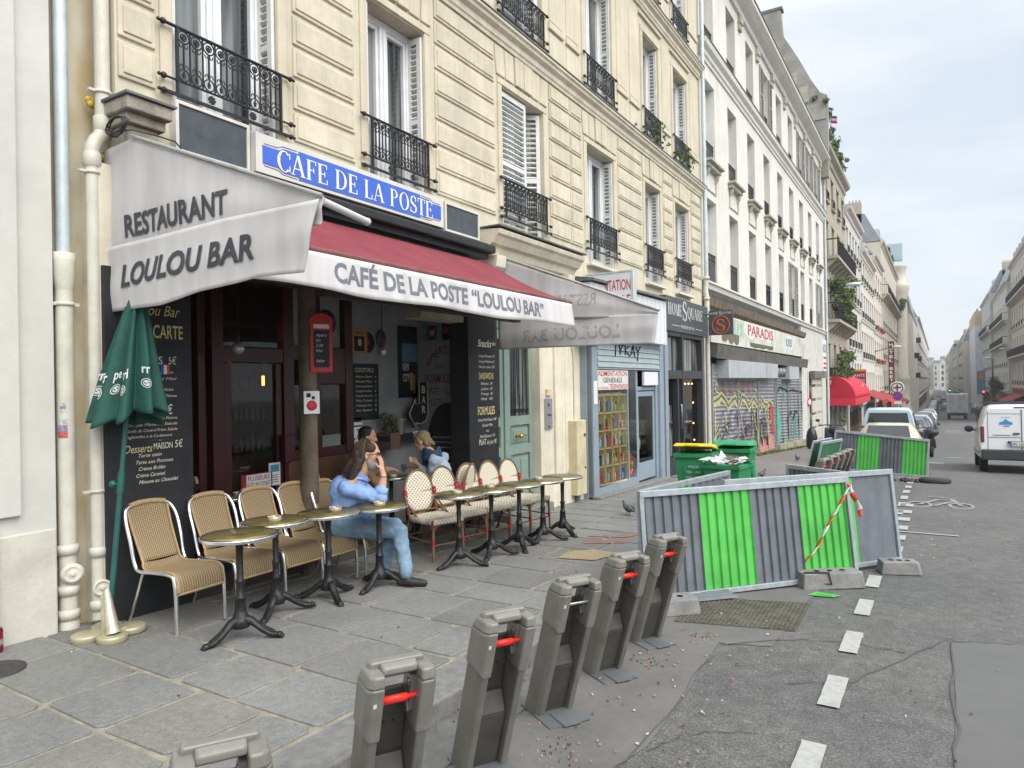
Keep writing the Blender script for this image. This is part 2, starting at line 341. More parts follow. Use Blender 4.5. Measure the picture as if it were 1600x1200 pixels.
# dark cracks, tar joints
mb = MB(); rnd = random.Random(5)
def crack(pts, w=.005):
    P = []
    for (a, b), (c, d) in zip(pts, pts[1:]):
        for k in range(8): t = k/8; P.append((a+(c-a)*t+rnd.uniform(-.02, .02), b+(d-b)*t+rnd.uniform(-.02, .02)))
    for p, q in zip(P, P[1:]):
        d = Vector((q[0]-p[0], q[1]-p[1])); 
        if d.length < 1e-4: continue
        d.normalize(); n2 = Vector((-d.y, d.x))*w*rnd.uniform(.3, 1)
        mb.poly([(p[0]-n2.x, p[1]-n2.y, gr(p[1])+.009), (p[0]+n2.x, p[1]+n2.y, gr(p[1])+.009), (q[0]+n2.x, q[1]+n2.y, gr(q[1])+.009), (q[0]-n2.x, q[1]-n2.y, gr(q[1])+.009)])
crack([(-1.52, 2), (-1.33, 3.4), (-1.4, 5.1)]); crack([(-1.3, 3.4), (-1.12, 3.75), (-.8, 3.9)]); crack([(-1.3, 2.9), (-1.0, 3.0)]); crack([(.05, 2), (.05, 4.2), (.04, 6.1), (.6, 6.35)], .008)
crack([(-1.4, 5.15), (-.9, 5.6), (-.55, 5.7), (-.2, 5.65)], .008); crack([(.06, 6.2), (-.5, 4.9), (-.9, 4.6)], .007); crack([(-.4, 3.3), (0, 3.35)], .008)
struct(mb.build('road_cracks', M('crack', (.085, .083, .08), .95)))
# painted markings
mb = MB()
def dash(x0, y0, x1, y1):
    C_ = [(x0, y0), (x1, y0), (x1, y1), (x0, y1)]; rr = random.Random(int(y0*97+x0*31)); Q = []
    for (a, b), (c, d) in zip(C_, C_[1:]+C_[:1]):
        for k in range(7): Q.append((a+(c-a)*k/7+rr.uniform(-.002, .002), b+(d-b)*k/7+rr.uniform(-.002, .002)))
    mb.poly([(x, y, gr(y)+.0125) for x, y in Q])
y = 2.35
while y < 34:
    if not 8.2 < y < 12: dash(-.64, y, -.52, y+.52)
    y += 1.03
for k in range(7): dash(-.60, 8.6+k*.85, -.40, 8.95+k*.85)
for X in (-.75, 1.0, 2.7, 4.4): dash(X, 25.6, X+.85, 26.1)      # pedestrian crossing studs
for X in (-.75, .2): dash(X, 30.0, X+.5, 30.3)
for X in (-1.2, .4, 2, 3.6, 5.2): dash(X, 60, X+1, 60.6); dash(X, 63, X+1, 63.6)
dash(-.5, 10.94, .2, 11.0)
struct(mb.build('road_markings', paint)); mb = MB()
# bicycle symbol on the lane
def ringm(cx, cy, r, t):
    for k in range(20):
        a, b = 2*pi*k/20, 2*pi*(k+1)/20
        mb.poly([(cx+q*cos(p), cy+1.7*q*sin(p), gr(cy)+.013) for q, p in ((r, a), (r, b), (r-t, b), (r-t, a))])
ringm(-.32, 14.1, .2, .055); ringm(.3, 14.2, .2, .055)
def bar(a, b, t=.04):
    a, b = Vector(a), Vector(b); n2 = (b-a).normalized(); n2 = Vector((-n2.y, n2.x))*t
    mb.poly([(*(a-n2), gr(a.y)+.0145), (*(a+n2), gr(a.y)+.0145), (*(b+n2), gr(b.y)+.0145), (*(b-n2), gr(b.y)+.0145)])
bar((-.32, 14.1), (-.05, 14.9)); bar((-.05, 14.9), (.2, 14.9)); bar((.3, 14.2), (.16, 15.2)); bar((-.1, 14.0), (.2, 14.8)); bar((-.2, 15.3), (.05, 15.3))
struct(mb.build('bicycle_marking', M('worn_paint', (.22, .22, .215), .85, var=.2, scale=20, stain=.4)))
# litter: butts, leaves, paper scraps, one object
mb = MB(); rnd = random.Random(3)
lit = [M('litter_white', (.5, .5, .47), .9), M('litter_orange', (.5, .17, .04), .9), M('litter_brown', (.1, .06, .035), .95), M('litter_grey', (.25, .25, .22), .95)]
for k in range(340):
    if k < 300: x = rnd.uniform(-1.9, 2.5); y = rnd.uniform(2, 16); z = gr(y)+.013
    else: x = rnd.uniform(-5.2, -2.6); y = rnd.uniform(1.5, 14); z = g(y)+.009
    if k % 3 == 0 and k < 300: x = -1.5+rnd.gauss(0, .35); y = 2.4+rnd.random()*3.6; z = gr(y)+.013
    mb.mi = rnd.choices((0, 1, 2, 3), (4, .7, 5, 5))[0]; a = rnd.random()*6.3; L_ = rnd.uniform(.004, .011); W_ = rnd.uniform(.002, .006); c_, s_ = cos(a), sin(a)
    mb.hexa([(x+c_*u*L_-s_*v*W_, y+s_*u*L_+c_*v*W_, z) for u, v in ((-1, -1), (1, -1), (1, 1), (-1, 1))], [(x+c_*u*L_*.8-s_*v*W_*.8, y+s_*u*L_*.8+c_*v*W_*.8, z+.006) for u, v in ((-1, -1), (1, -1), (1, 1), (-1, 1))])
def blob(x, y, z, n, sp, cols):
    for k in range(n):
        mb.mi = rnd.choice(cols); px, py = x+rnd.gauss(0, sp), y+rnd.gauss(0, sp); r = rnd.uniform(.002, .007); a = rnd.random()*6
        P = [(px+r*cos(a+t)*rnd.uniform(.6, 1.3), py+r*sin(a+t)*rnd.uniform(.6, 1.3)) for t in (0, 1.3, 2.6, 3.9, 5.1)]
        mb.hexa([(p[0], p[1], z) for p in P], [(px+(p[0]-px)*.7, py+(p[1]-py)*.7, z+rnd.uniform(.004, .012)) for p in P])
for x, y in ((-1.93, 2.75), (-1.92, 3.5), (-1.9, 4.25), (-1.88, 5.05), (-1.72, 3.2), (-1.62, 3.1), (-1.7, 4.55), (-1.6, 5.2), (-1.1, 3.3)): blob(x, y, gr(y)+.008, 26, .06, (2, 2, 2, 2, 3, 3, 3, 2, 1))
for k in range(40): y = 2+k*.3; blob(KX+.03, y, gr(y)+.01, 6, .05, (2, 3, 2))
o = mb.build('litter', lit); o['kind'] = 'stuff'
# moss in the gutter and at wall foot
mb = MB(); rnd = random.Random(9)
for k in range(1500):
    if k < 700: x = KX+rnd.random()**2*.05; y = rnd.uniform(1, 8); z = gr(y)+.002
    else: x = -5.2+abs(rnd.gauss(0, .06)); y = rnd.uniform(24, 36); z = g(y)+.003
    h = rnd.uniform(.004, .012) if k < 700 else rnd.uniform(.02, .12); a = rnd.random()*6; r = rnd.uniform(.004, .012)*(1 if k < 700 else 2)
    mb.poly([(x+r*cos(a), y+r*sin(a), z), (x-r*cos(a), y-r*sin(a), z), (x+rnd.uniform(-.5, .5)*h, y+rnd.uniform(-.5, .5)*h, z+h)])
o = mb.build('moss', M('moss', (.10, .13, .03), .95, var=.3, scale=20)); o['kind'] = 'stuff'
def manhole(x, y, rx, ry, name, label, round_=False):
    mb = MB()
    if round_: mb.lathe([(rx, -.02), (rx, .006), (rx*.93, .008), (rx*.9, .004), (0.01, .004)], (x, y, g(y)+.006), 28); mb.box(x-.05, y-.015, g(y)+.009, x+.05, y+.015, g(y)+.014)
    return tag(mb.build(name, M('cast_iron', (.07, .068, .066), .6, .6, var=.2, scale=30, bump=.4, bscale=200)), label, 'manhole cover')
manhole(-5.02, 2.0, .17, .17, 'manhole_cover', 'small round dark iron cover set in the paving by the left wall', True)
# chequered square cover in the road in front of the barrier
mb = MB(); c0, c1, c2, c3 = Vector((-1.86, 5.5)), Vector((-.98, 5.75)), Vector((-1.0, 6.6)), Vector((-1.9, 6.3))
mb.hexa([(p.x, p.y, gr(p.y)-.02) for p in (c0, c1, c2, c3)], [(p.x, p.y, gr(p.y)+.013) for p in (c0, c1, c2, c3)])
for i in range(26):
    for j in range(22):
        u, v = (i+.5)/26, (j+.5)/22; p = c0+(c1-c0)*u+(c3-c0)*v*(1-u)+(c2-c1)*v*u; a = pi/4 if (i+j) % 2 else -pi/4; a += .3
        d = Vector((cos(a), sin(a)))*.012; e = Vector((-sin(a), cos(a)))*.0045; z = gr(p.y)+.0135
        mb.hexa([(*(p-d-e), z), (*(p+d-e), z), (*(p+d+e), z), (*(p-d+e), z)], [(*(p-d*.7-e*.6), z+.005), (*(p+d*.7-e*.6), z+.005), (*(p+d*.7+e*.6), z+.005), (*(p-d*.7+e*.6), z+.005)])
tag(mb.build('access_cover', M('rusty_plate', (.12, .108, .09), .7, .5, var=.3, scale=9, bump=.2)), 'rusty square chequered plate cover in the road before the green and grey barrier', 'manhole cover')
# red spray marks and sandy patch on the pavement
mb = MB()
for a, b in (((-3.75, 7.9), (-3.35, 8.05)), ((-3.35, 8.05), (-3.1, 8.6)), ((-3.6, 7.45), (-3.2, 7.75))):
    a, b = Vector(a), Vector(b); n2 = (b-a).normalized(); n2 = Vector((-n2.y, n2.x))*.018; mb.poly([(p.x, p.y, g(p.y)+.011) for p in (a-n2, a+n2, b+n2, b-n2)][::-1])
struct(mb.build('spray_marks', M('spray_red', (.5, .07, .05), .9, var=.3, scale=40)))
mb = MB(); mb.poly([(x, y, g(y)+.010) for x, y in ((-3.5, 6.6), (-3.12, 6.7), (-3.0, 7.15), (-3.35, 7.2), (-3.55, 6.95))]); struct(mb.build('sand_patch', M('sand', (.30, .24, .14), .95, var=.25, scale=30, bump=.5)))
# ---------------------------------------------------------------- building tools
cream = M('cream_stone', (.55, .50, .385), .85, var=.07, scale=2.5, bump=.12, bscale=70, streak=.12, stain=.06)
cream2 = M('ochre_stone', (.545, .497, .385), .85, var=.11, scale=2.2, bump=.15, bscale=60, streak=.12, island=.08, stain=.08)
limest = M('light_stone', (.62, .57, .46), .85, var=.1, scale=3, bump=.15, bscale=60, streak=.12)
dirtst = M('dirty_stone', (.30, .275, .225), .9, var=.25, scale=5, bump=.3, streak=.2)
lead = M('lead_flashing', (.13, .135, .125), .6, .2, var=.2, scale=8)
iron = M('black_iron', (.022, .023, .027), .5, .3, var=.2, scale=30)
wht = M('white_frame', (.68, .69, .70), .45, var=.06, scale=8)
shut = M('shutter_white', (.62, .63, .62), .6, var=.08, scale=7)
glass, n_, l_ = Mn('window_glass')
def special_glass():
    b = n_['Principled BSDF']; b.inputs['Roughness'].default_value = .04; b.inputs['Specular IOR Level'].default_value = .75
    g_ = n_.new('ShaderNodeNewGeometry'); mp = n_.new('ShaderNodeMapping'); mp.inputs['Scale'].default_value = (.5, 5, .35); l_(g_.outputs['Position'], mp.inputs['Vector'])
    t = n_.new('ShaderNodeTexNoise'); t.inputs['Scale'].default_value = 1.2; t.inputs['Detail'].default_value = 2; l_(mp.outputs[0], t.inputs['Vector'])
    r = n_.new('ShaderNodeValToRGB'); l_(t.outputs['Fac'], r.inputs['Fac']); r.color_ramp.elements[0].position = .4; r.color_ramp.elements[0].color = (.014, .018, .022, 1); r.color_ramp.elements[1].position = .62; r.color_ramp.elements[1].color = (.20, .215, .21, 1)
    l_(r.outputs[0], b.inputs['Base Color'])
    t2 = n_.new('ShaderNodeTexNoise'); t2.inputs['Scale'].default_value = 1.5; l_(g_.outputs['Position'], t2.inputs['Vector']); bp = n_.new('ShaderNodeBump'); bp.inputs['Strength'].default_value = .08; l_(t2.outputs['Fac'], bp.inputs['Height']); l_(bp.outputs[0], b.inputs['Normal'])
special_glass()
clear, n_, l_ = Mn('shop_glass')
def special_clear():
    n_.remove(n_['Principled BSDF']); o = n_['Material Output']; a = n_.new('ShaderNodeBsdfTransparent'); a.inputs['Color'].default_value = (.9, .93, .93, 1); b = n_.new('ShaderNodeBsdfGlossy'); b.inputs['Roughness'].default_value = .02
    f = n_.new('ShaderNodeFresnel'); f.inputs['IOR'].default_value = 1.5; m = n_.new('ShaderNodeMixShader'); l_(f.outputs[0], m.inputs[0]); l_(a.outputs[0], m.inputs[1]); l_(b.outputs[0], m.inputs[2]); l_(m.outputs[0], o.inputs['Surface'])
special_clear()
def wall(mb, X, y0, y1, z0, z1, holes, depth=.3, sgn=1):
    ys = sorted({y0, y1, *[h[0] for h in holes], *[h[1] for h in holes]}); zs = sorted({z0, z1, *[h[2] for h in holes], *[h[3] for h in holes]})
    ys = [y for y in ys if y0 <= y <= y1]; zs = [z for z in zs if z0 <= z <= z1]
    for a, b in zip(ys, ys[1:]):
        for c, d in zip(zs, zs[1:]):
            ym, zm = (a+b)/2, (c+d)/2
            if any(h[0] < ym < h[1] and h[2] < zm < h[3] for h in holes): continue
            mb.poly([(X, a, c), (X, b, c), (X, b, d), (X, a, d)] if sgn > 0 else [(X, b, c), (X, a, c), (X, a, d), (X, b, d)])
    W = X-depth*sgn
    for a, b, c, d in holes:
        for p in ([(X, a, c), (W, a, c), (W, a, d), (X, a, d)], [(X, b, d), (W, b, d), (W, b, c), (X, b, c)], [(X, a, c), (X, b, c), (W, b, c), (W, a, c)], [(W, a, d), (W, b, d), (X, b, d), (X, a, d)]): mb.poly(p if sgn > 0 else p[::-1])
    return mb
def profile(mb, prof, y0, y1, X=FX):     # moulding: (offset out of wall, z) outline swept along the street
    return mb.prism([(X+o, z) for o, z in prof], (0, y0, 0), X3, Z3, (0, y1-y0, 0))
def pane(mb, x, y0, z0, y1, z1): return mb.poly([(x, y0, z0), (x, y1, z0), (x, y1, z1), (x, y0, z1)])
def leaf(mb, c, u, w, h, n=20):          # louvred shutter leaf: lower corner c, direction u
    c, u = Vector(c), Vector(u).normalized(); nn = u.cross(Z3)
    B = lambda a, b, lo, hi, t=.035: mb.obox(c+u*(a+b)/2+Z3*(lo+hi)/2, u*(b-a)/2, nn*t/2, Z3*(hi-lo)/2)
    B(0, .06, 0, h); B(w-.06, w, 0, h); B(.06, w-.06, 0, .1); B(.06, w-.06, h-.07, h); B(.06, w-.06, h*.5-.03, h*.5+.03)
    for k in range(n):
        z = .11+(h-.2)*(k+.5)/n; s = (h-.2)/n
        mb.obox(c+u*w/2+Z3*z, u*(w/2-.06), nn*.016+Z3*.012, (Z3*.9-nn*.5).normalized()*s*.12)
def window(parent, y0, y1, z0, z1, X=FX, dep=.26, fr=wht, split=True, transom=None):
    mb = MB(); x0, x1 = X-dep-.02, X-dep+.05; e = .006
    mb.box(x0, y0+e, z0, x1, y0+.07, z1-e); mb.box(x0, y1-.07, z0, x1, y1-e, z1-e); mb.box(x0, y0+.07, z1-.09, x1, y1-.07, z1-e); mb.box(x0, y0+.07, z0, x1, y1-.07, z0+.1)
    ym = (y0+y1)/2
    if split:
        mb.box(x0, ym-.06, z0+.1, x1+.012, ym+.06, z1-.09); mb.box(x1+.012, ym-.012, z0+.15, x1+.03, ym+.012, z1-.15)
    for a in ((y0+.07), (ym+.06)) if split else (): 
        b = a+(ym-.06-y0-.07); mb.box(x0, a, z0+.1, x1-.015, a+.045, z1-.09); mb.box(x0, b-.045, z0+.1, x1-.015, b, z1-.09); mb.box(x0, a+.045, z0+.1, x1-.015, b-.045, z0+.2); mb.box(x0, a+.045, z1-.14, x1-.015, b-.045, z1-.09)
    if transom: mb.box(x0, y0+.07, transom, x1+.01, ym-.06 if split else y1-.07, transom+.05)
    f = mb.build('window', fr, parent, bevel=.004, seg=1)
    p = MB(); p.box(X-dep-.03, y0+e, z0+.01, X-dep-.012, y1-e, z1-e); p.build('pane', glass, f)
    return f
_rail = {}
def railing_mesh(W, h):                  # ornamental cast-iron window guard, local coords: y 0..W, z 0..h
    mb = MB(); r = .009; n = max(4, round((W-.24)/.112)); s = (W-.24)/n
    mb.tube([(0, 0, h), (0, W, h)], .014, 6); mb.tube([(0, 0, .12), (0, W, .12)], .010, 6); mb.box(-.012, 0, -.012, .012, W, .012)
    for z in (h, .12, 0):
        for y in (0, W): mb.ell((0, y, z), .026, 8, 6); mb.ell((0, y+(.04 if y else -.04), z), .016, 6, 4)
    for y in (.12, W-.12): mb.box(-.011, y-.011, 0, .011, y+.011, h)
    for k in range(n):
        y = .12+s*(k+.5); R = s*.44
        for zc, rr in ((h-R-.014, R), (.13+R*.95, R*.95), (h-R-.014, R*.5)):
            mb.tube([(0, y+rr*cos(a*pi/6), zc+rr*sin(a*pi/6)) for a in range(12)], .0065, 4, close=True)
        if k: mb.box(-.006, y-s/2-.006, .12, .006, y-s/2+.006, h)
        mb.box(-.006, y-.006, .13+R*1.9, .006, y+.006, h-2*R-.014)
        for zc in (h-R-.02, .13+R): mb.hexa([(-.007, y-.006, zc-.028), (.007, y-.006, zc-.028), (.007, y+.006, zc-.028), (-.007, y+.006, zc-.028)], [(-.007, y-.014, zc+.01), (.007, y-.014, zc+.01), (.007, y+.014, zc+.01), (-.007, y+.014, zc+.01)]); mb.ell((0, y, zc+.022), (.007, .009, .018), 6, 4)
        for zc, sg in ((h-2*R-.02, -1), (.14+1.9*R, 1)):
            for q in (-1, 1): mb.tube([(0, y+q*(.006+.017*(1-cos(a))), zc+sg*.03*sin(a)) for a in (0, .8, 1.6, 2.4, 3.1)], .005, 4)
    for y in (.12+(W-.24)*.3, .12+(W-.24)*.7):
        for k in range(4): mb.obox((0, y, .06), (.006, 0, 0), (0, .036*cos(k*pi/4), .036*sin(k*pi/4)), (0, -.008*sin(k*pi/4), .008*cos(k*pi/4)))
    return mb
def railing(parent, y0, y1, z0, h, X):
    W = round(y1-y0, 1); key = (W, h)
    if key not in _rail:
        o = railing_mesh(W, h).build('railing', iron, None); _rail[key] = o.data
    else: o = bpy.data.objects.new('railing', _rail[key]); COL.objects.link(o)
    adopt(o, parent); o.location = (X, y0, z0); o.scale.y = (y1-y0)/W; return o
# ---------------------------------------------------------------- café building
cafe = thing('cafe_building', 'cream stone building with iron window guards and white shutters above the blue café sign', 'building', (FX, 10.7, 0))
WY = [(3.47, 4.55), (5.79, 6.81), (8.60, 9.85), (11.47, 12.70), (14.40, 15.38), (16.42, 17.50)]
R1, R2, R3 = (3.96, 6.12), (7.06, 9.38), (10.26, 12.5)
mb = MB(); holes = [(a, b, *r) for a, b in WY for r in (R1, R2, R3)]
wall(mb, FX, 3.0, 18.62, 3.5, 16.5, holes, .30); mb.poly([(FX, 3.0, 3.5), (FX, 3.0, 16.5), (FX-3, 3.0, 16.5), (FX-3, 3.0, 3.5)])
mb.poly([(FX, 18.62, -1), (FX-9, 18.62, -1), (FX-9, 18.62, 16.5), (FX, 18.62, 16.5)]); mb.poly([(FX, 2.86, 16.5), (FX, 18.62, 16.5), (FX-9, 18.62, 16.5), (FX-9, 2.86, 16.5)])
mb.build('wall', cream, cafe)
piers = [(3.02, 3.32), (4.74, 5.58), (7.02, 8.40), (10.06, 11.26), (12.91, 14.20), (15.59, 16.21), (17.71, 18.52)]
for a, b in piers:
    mb = MB()
    for k in range(8):
        z0 = 4.20+k*.318; z1 = z0+.278
        if k == 7: z1 = 6.68
        if 10.0 < a < 10.2: cuts = [(a, a+.72), (a+.74, b)]
        else: cuts = [(a, b)]
        for c, d in cuts: mb.box(FX-.01, c, z0, FX+.022, d, z1); mb.box(FX+.02, c+.035, z0+.035, FX+.034, d-.035, z1-.03)
    mb.build('rusticated_stone', cream2, cafe, bevel=.012, seg=2)
mb = MB()
for i, (a, b) in enumerate(WY):          # architraves and voussoirs
    for c, d, e, f in ((a-.11, a-.003, 4.2, 6.13), (b+.003, b+.11, 4.2, 6.13), (a-.11, b+.11, 6.135, 6.23)): mb.box(FX-.01, c, e, FX+.026, d, f)
    n = 6; w = (b-a+.28)/n
    for k in range(n):
        y = a-.14+k*w; s = (k-(n-1)/2)*.02
        mb.prism([(y+.012, 6.26), (y+w-.012, 6.26), (y+w-.012+s+.01, 6.68), (y+.012+s-.01, 6.68)], (FX-.01, 0, 0), Y3, Z3, (.036+.02*(k in (2, 3)), 0, 0))
    for z0, z1 in ((7.06, 9.40), (10.26, 12.52)):
        for c, d, e, f in ((a-.12, a-.003, z0, z1), (b+.003, b+.12, z0, z1), (a-.12, b+.12, z1+.005, z1+.12)): mb.box(FX-.01, c, e, FX+.03, d, f)
        mb.box(FX-.01, a-.2, z1+.3, FX+.05, b+.2, z1+.37)
for a, b in piers:
    for z0, z1 in ((7.30, 9.6), (10.5, 13.0)):
        for c, d in (((a+.06, b-.06),) if b-a < .9 else ((a+.06, (a+b)/2-.08), ((a+b)/2+.08, b-.06))):
            mb.box(FX-.01, c, z0+.45, FX+.02, d, z1); mb.box(FX-.01, c-.03, z0+.30, FX+.045, d+.03, z0+.42); mb.box(FX-.01, c, z0-.15, FX+.02, d, z0+.26)
mb.build('moulding', cream, cafe, bevel=.008, seg=1)
mb = MB()
for z, k in ((6.70, 1.0), (9.87, 1.0)):
    profile(mb, [(-.02, z), (.04, z), (.05, z+.04), (.07, z+.06), (.08, z+.13), (.14, z+.17), (.15, z+.21), (.18, z+.23), (.18, z+.27), (-.02, z+.30)], 3.0, 18.62)
mb.build('cornice', limest, cafe)
mb = MB()
for z in (6.96, 10.13): mb.box(FX-.02, 3.0, z+.012, FX+.195, 18.63, z+.03)
mb.build('cornice_flashing', lead, cafe)
for i, (a, b) in enumerate(WY):
    for j, (z0, z1) in enumerate((R1, R2, R3)):
        closed = (i, j) in ((2, 0), (2, 1))
        f = window(cafe, a, b, z0, z1, transom=(z1-.45 if i == 0 and j == 0 else None))
        mb = MB()
        if closed:
            leaf(mb, (FX-.05, a+.02, z0+.03), (0, 1, 0), (b-a)*.60, z1-z0-.06, 24); leaf(mb, (FX-.04, b-.03, z0+.03), (-.75, -.55, 0), (b-a)*.36, z1-z0-.06, 24)
        else:
            for s in (0, 1): 
                yy = a+.03+s*.0 if s == 0 else b-.03
                leaf(mb, (FX-.23, yy, z0+.05), (1, 0, 0), .215, z1-z0-.1, 26)
        mb.build('shutter', shut, f)
        railing(cafe, a-.11, b+.11, (4.2 if j == 0 else z0+.10), .56, FX+.06)
mb = MB()
for i, (a, b) in enumerate(WY[1:]): mb.box(FX-.25, a-.06, 3.90, FX+.12, b+.06, 3.955)
mb.build('sill', limest, cafe, bevel=.01)
# stone balcony slab with consoles over the green door
mb = MB(); profile(mb, [(-.02, 3.56), (.14, 3.58), (.18, 3.68), (.24, 3.71), (.30, 3.80), (.34, 3.83), (.36, 3.89), (-.02, 3.93)], 7.95, 10.62)
for y in (8.15, 10.3):
    mb.prism([(FX, 3.56), (FX+.26, 3.56), (FX+.24, 3.40), (FX+.13, 3.30), (FX+.10, 3.05), (FX, 3.0)], (0, y-.12, 0), X3, Z3, (0, .24, 0))
mb.build('door_balcony', limest, cafe, bevel=.01)
mb = MB(); mb.box(FX-.02, 7.93, 3.925, FX+.375, 10.64, 3.945); mb.build('balcony_flashing', lead, cafe)
# ground floor masonry
mb = MB()
mb.box(FX-3.0, 2.86, -.2, FX-.02, 3.58, 3.5); mb.box(FX-.5, 9.58, -.5, FX+.02, 11.02, 3.5); mb.box(FX-.35, 7.62, 3.15, FX-.02, 9.58, 3.5); mb.box(FX-1.2, 7.90, -.4, FX-.25, 8.36, 3.5)
mb.build('ground_floor_wall', limest, cafe)
mb = MB()
for a, b in ((10.02, 10.14), (10.14, 10.26), (10.32, 10.38)): mb.box(FX-.01, a, .25, FX+.03+.03*(a < 10.1), b-.005, 3.0)
mb.box(FX-.01, 9.60, -.5, FX+.07, 11.0, .22); mb.box(FX-.01, 10.42, .3, FX+.035, 11.0, 3.3)
mb.build('door_pilaster', limest, cafe, bevel=.01)
# carved console at the left corner, with a coil of cable hanging from it
mb = MB(); A = [(2.88, 3.30)]
for a, b, o0, z0, z1 in ((2.92, 3.28, .30, 3.86, 3.96), (2.95, 3.26, .24, 3.78, 3.86), (2.98, 3.22, .20, 3.62, 3.78)): mb.box(FX-.02, a, z0, FX+o0, b, z1)
mb.prism([(FX, 3.62), (FX+.19, 3.62), (FX+.16, 3.5), (FX+.07, 3.42), (FX, 3.36)], (0, 3.0, 0), X3, Z3, (0, .2, 0))
mb.build('console', dirtst, cafe, bevel=.012)
mb = MB(); mb.box(FX-.02, 2.90, 3.962, FX+.325, 3.30, 3.98); mb.build('console_flashing', lead, cafe)
mb = MB()
for k in range(6): mb.tube([(FX+.20+(.13-.004*k)*cos(a)*(1+.1*sin(k*2)), 2.90-.003*k+.012*sin(a*2+k), 3.745-.004*k+(.05+.005*k)*sin(a)) for a in [q*2*pi/18 for q in range(18)]], .0045, 5, close=True)
mb.tube([(FX+.2, 2.90, 3.69), (FX+.30, 2.95, 3.70), (FX+.28, 3.15, 3.72), (FX+.2, 3.36, 3.75), (FX+.12, 3.46, 3.74)], .006, 5)
tag(mb.build('cable_coil', M('cable_black', (.03, .03, .03), .6)), 'coil of dark cable hung on the carved console beside the drainpipe elbow', 'cable')
# black fascia behind the awning
blk = M('black_paint', (.016, .016, .018), .45, var=.25, scale=6, bump=.05)
mb = MB(); mb.box(FX-.3, 3.0, 2.86, FX+.06, 7.62, 3.49); mb.box(FX-.02, 3.0, 3.495, FX+.16, 7.95, 3.70); mb.build('fascia', blk, cafe)
# green double door with grilled glass
grn = M('sage_door_paint', (.20, .27, .235), .5, var=.08, scale=9)
mb = MB(); DX = FX-.14
mb.box(DX-.04, 8.38, -.3, DX-.01, 9.56, 3.1)
for a, b in ((8.36, 8.70), (8.80, 9.55)):
    for y in (a, b-.09): mb.box(DX-.01, y, -.25, DX+.03, y+.09, 2.6)
    for z0, z1 in ((-.25, .02), (.72, .86), (1.16, 1.30), (2.45, 2.6)): mb.box(DX-.01, a+.09, z0, DX+.03, b-.09, z1)
    mb.box(DX-.01, a+.13, .06, DX+.016, b-.13, .68); mb.box(DX-.01, a+.13, .90, DX+.016, b-.13, 1.12); mb.box(DX+.014, a+.17, .1, DX+.03, (a+b)/2-.01, .64); mb.box(DX+.014, (a+b)/2+.01, .1, DX+.03, b-.17, .64); mb.box(DX+.014, a+.17, .94, DX+.028, b-.17, 1.08)
mb.box(DX-.01, 8.70, -.25, DX+.055, 8.80, 2.6); mb.box(DX-.01, 8.36, 2.605, DX+.05, 9.56, 2.7)
d = mb.build('street_door', grn, cafe, bevel=.008)
mb = MB()
for a, b in ((8.46, 8.61), (8.90, 9.45)): mb.box(DX-.008, a, 1.31, DX+.004, b, 2.44)
mb.build('door_glass', glass, d)
mb = MB()
for a, b in ((8.46, 8.61), (8.90, 9.45)):
    n = max(2, round((b-a)/.1))
    for k in range(n): y = a+(b-a)*(k+.5)/n; mb.tube([(DX+.02, y, 1.31), (DX+.02, y, 2.44)], .009, 5); mb.tube([(DX+.02, y+.035*cos(t), 1.38+.035*sin(t)) for t in [q*.7 for q in range(9)]], .007, 4, close=True)
mb.build('door_grille', iron, d)
brass = M('brass', (.55, .36, .10), .25, .9, var=.1)
mb = MB(); mb.lathe([(.028, 0), (.03, .02), (.016, .03), (.02, .06), (.035, .075), (.03, .10), (.01, .115)], (DX+.03, 9.05, 1.0), 14, (1, 0, 0)); mb.tube([(DX+.05, 9.12, 1.0), (DX+.07, 9.2, 1.01), (DX+.08, 9.3, 1.0)], .014, 8); mb.build('door_handle', brass, d)
mb = MB(); mb.box(FX-.3, 8.3, -.5, FX+.22, 9.62, g(9)+.12); mb.build('door_step', granite, cafe, bevel=.02)
steel = M('brushed_steel', (.42, .42, .42), .38, .85, var=.1, scale=30)
mb = MB(); mb.box(FX+.02, 9.70, 1.06, FX+.05, 9.93, 1.55); o = mb.build('intercom', steel, bevel=.006); tag(o, 'tall grey metal intercom panel on the stone pier beside the green door', 'intercom')
mb = MB(); mb.box(FX+.05, 9.78, 1.42, FX+.06, 9.81, 1.47); mb.box(FX+.05, 9.76, 1.27, FX+.056, 9.88, 1.30); mb.ell((FX+.05, 9.8, 1.1), .016); mb.build('buttons', M('navy_label', (.03, .04, .12), .4), o)
mb = MB(); mb.box(FX+.02, 9.75, 1.59, FX+.06, 9.91, 1.70); tag(mb.build('keypad', M('keypad_ivory', (.55, .48, .30), .5), bevel=.008), 'small ivory door keypad just above the steel intercom panel', 'keypad')
mb = MB(); mb.box(FX+.02, 10.50, -.10, FX+.20, 10.86, 1.16); o = mb.build('utility_box', M('utility_cream', (.52, .45, .30), .6, var=.1, stain=.2), bevel=.012); tag(o, 'tall narrow cream utility box standing against the pier left of the grocery', 'utility box')
mb = MB(); mb.box(FX+.2, 10.76, .88, FX+.206, 10.82, .93); mb.ell((FX+.2, 10.79, .35), .02); mb.build('latch', iron, o)
mb = MB(); mb.tube([(FX+.09, 10.68, -.3), (FX+.09, 10.68, -.1)], .05); mb.build('conduit', lead, o)
mb = MB(); mb.tube([(FX+.05, 10.72, 1.16), (FX+.05, 10.72, 2.3), (FX+.05, 10.66, 2.4), (FX+.05, 10.66, 3.0)], .014, 6); tag(mb.build('conduit_pipe', cream), 'thin cream conduit running up the pier from the utility box', 'pipe')
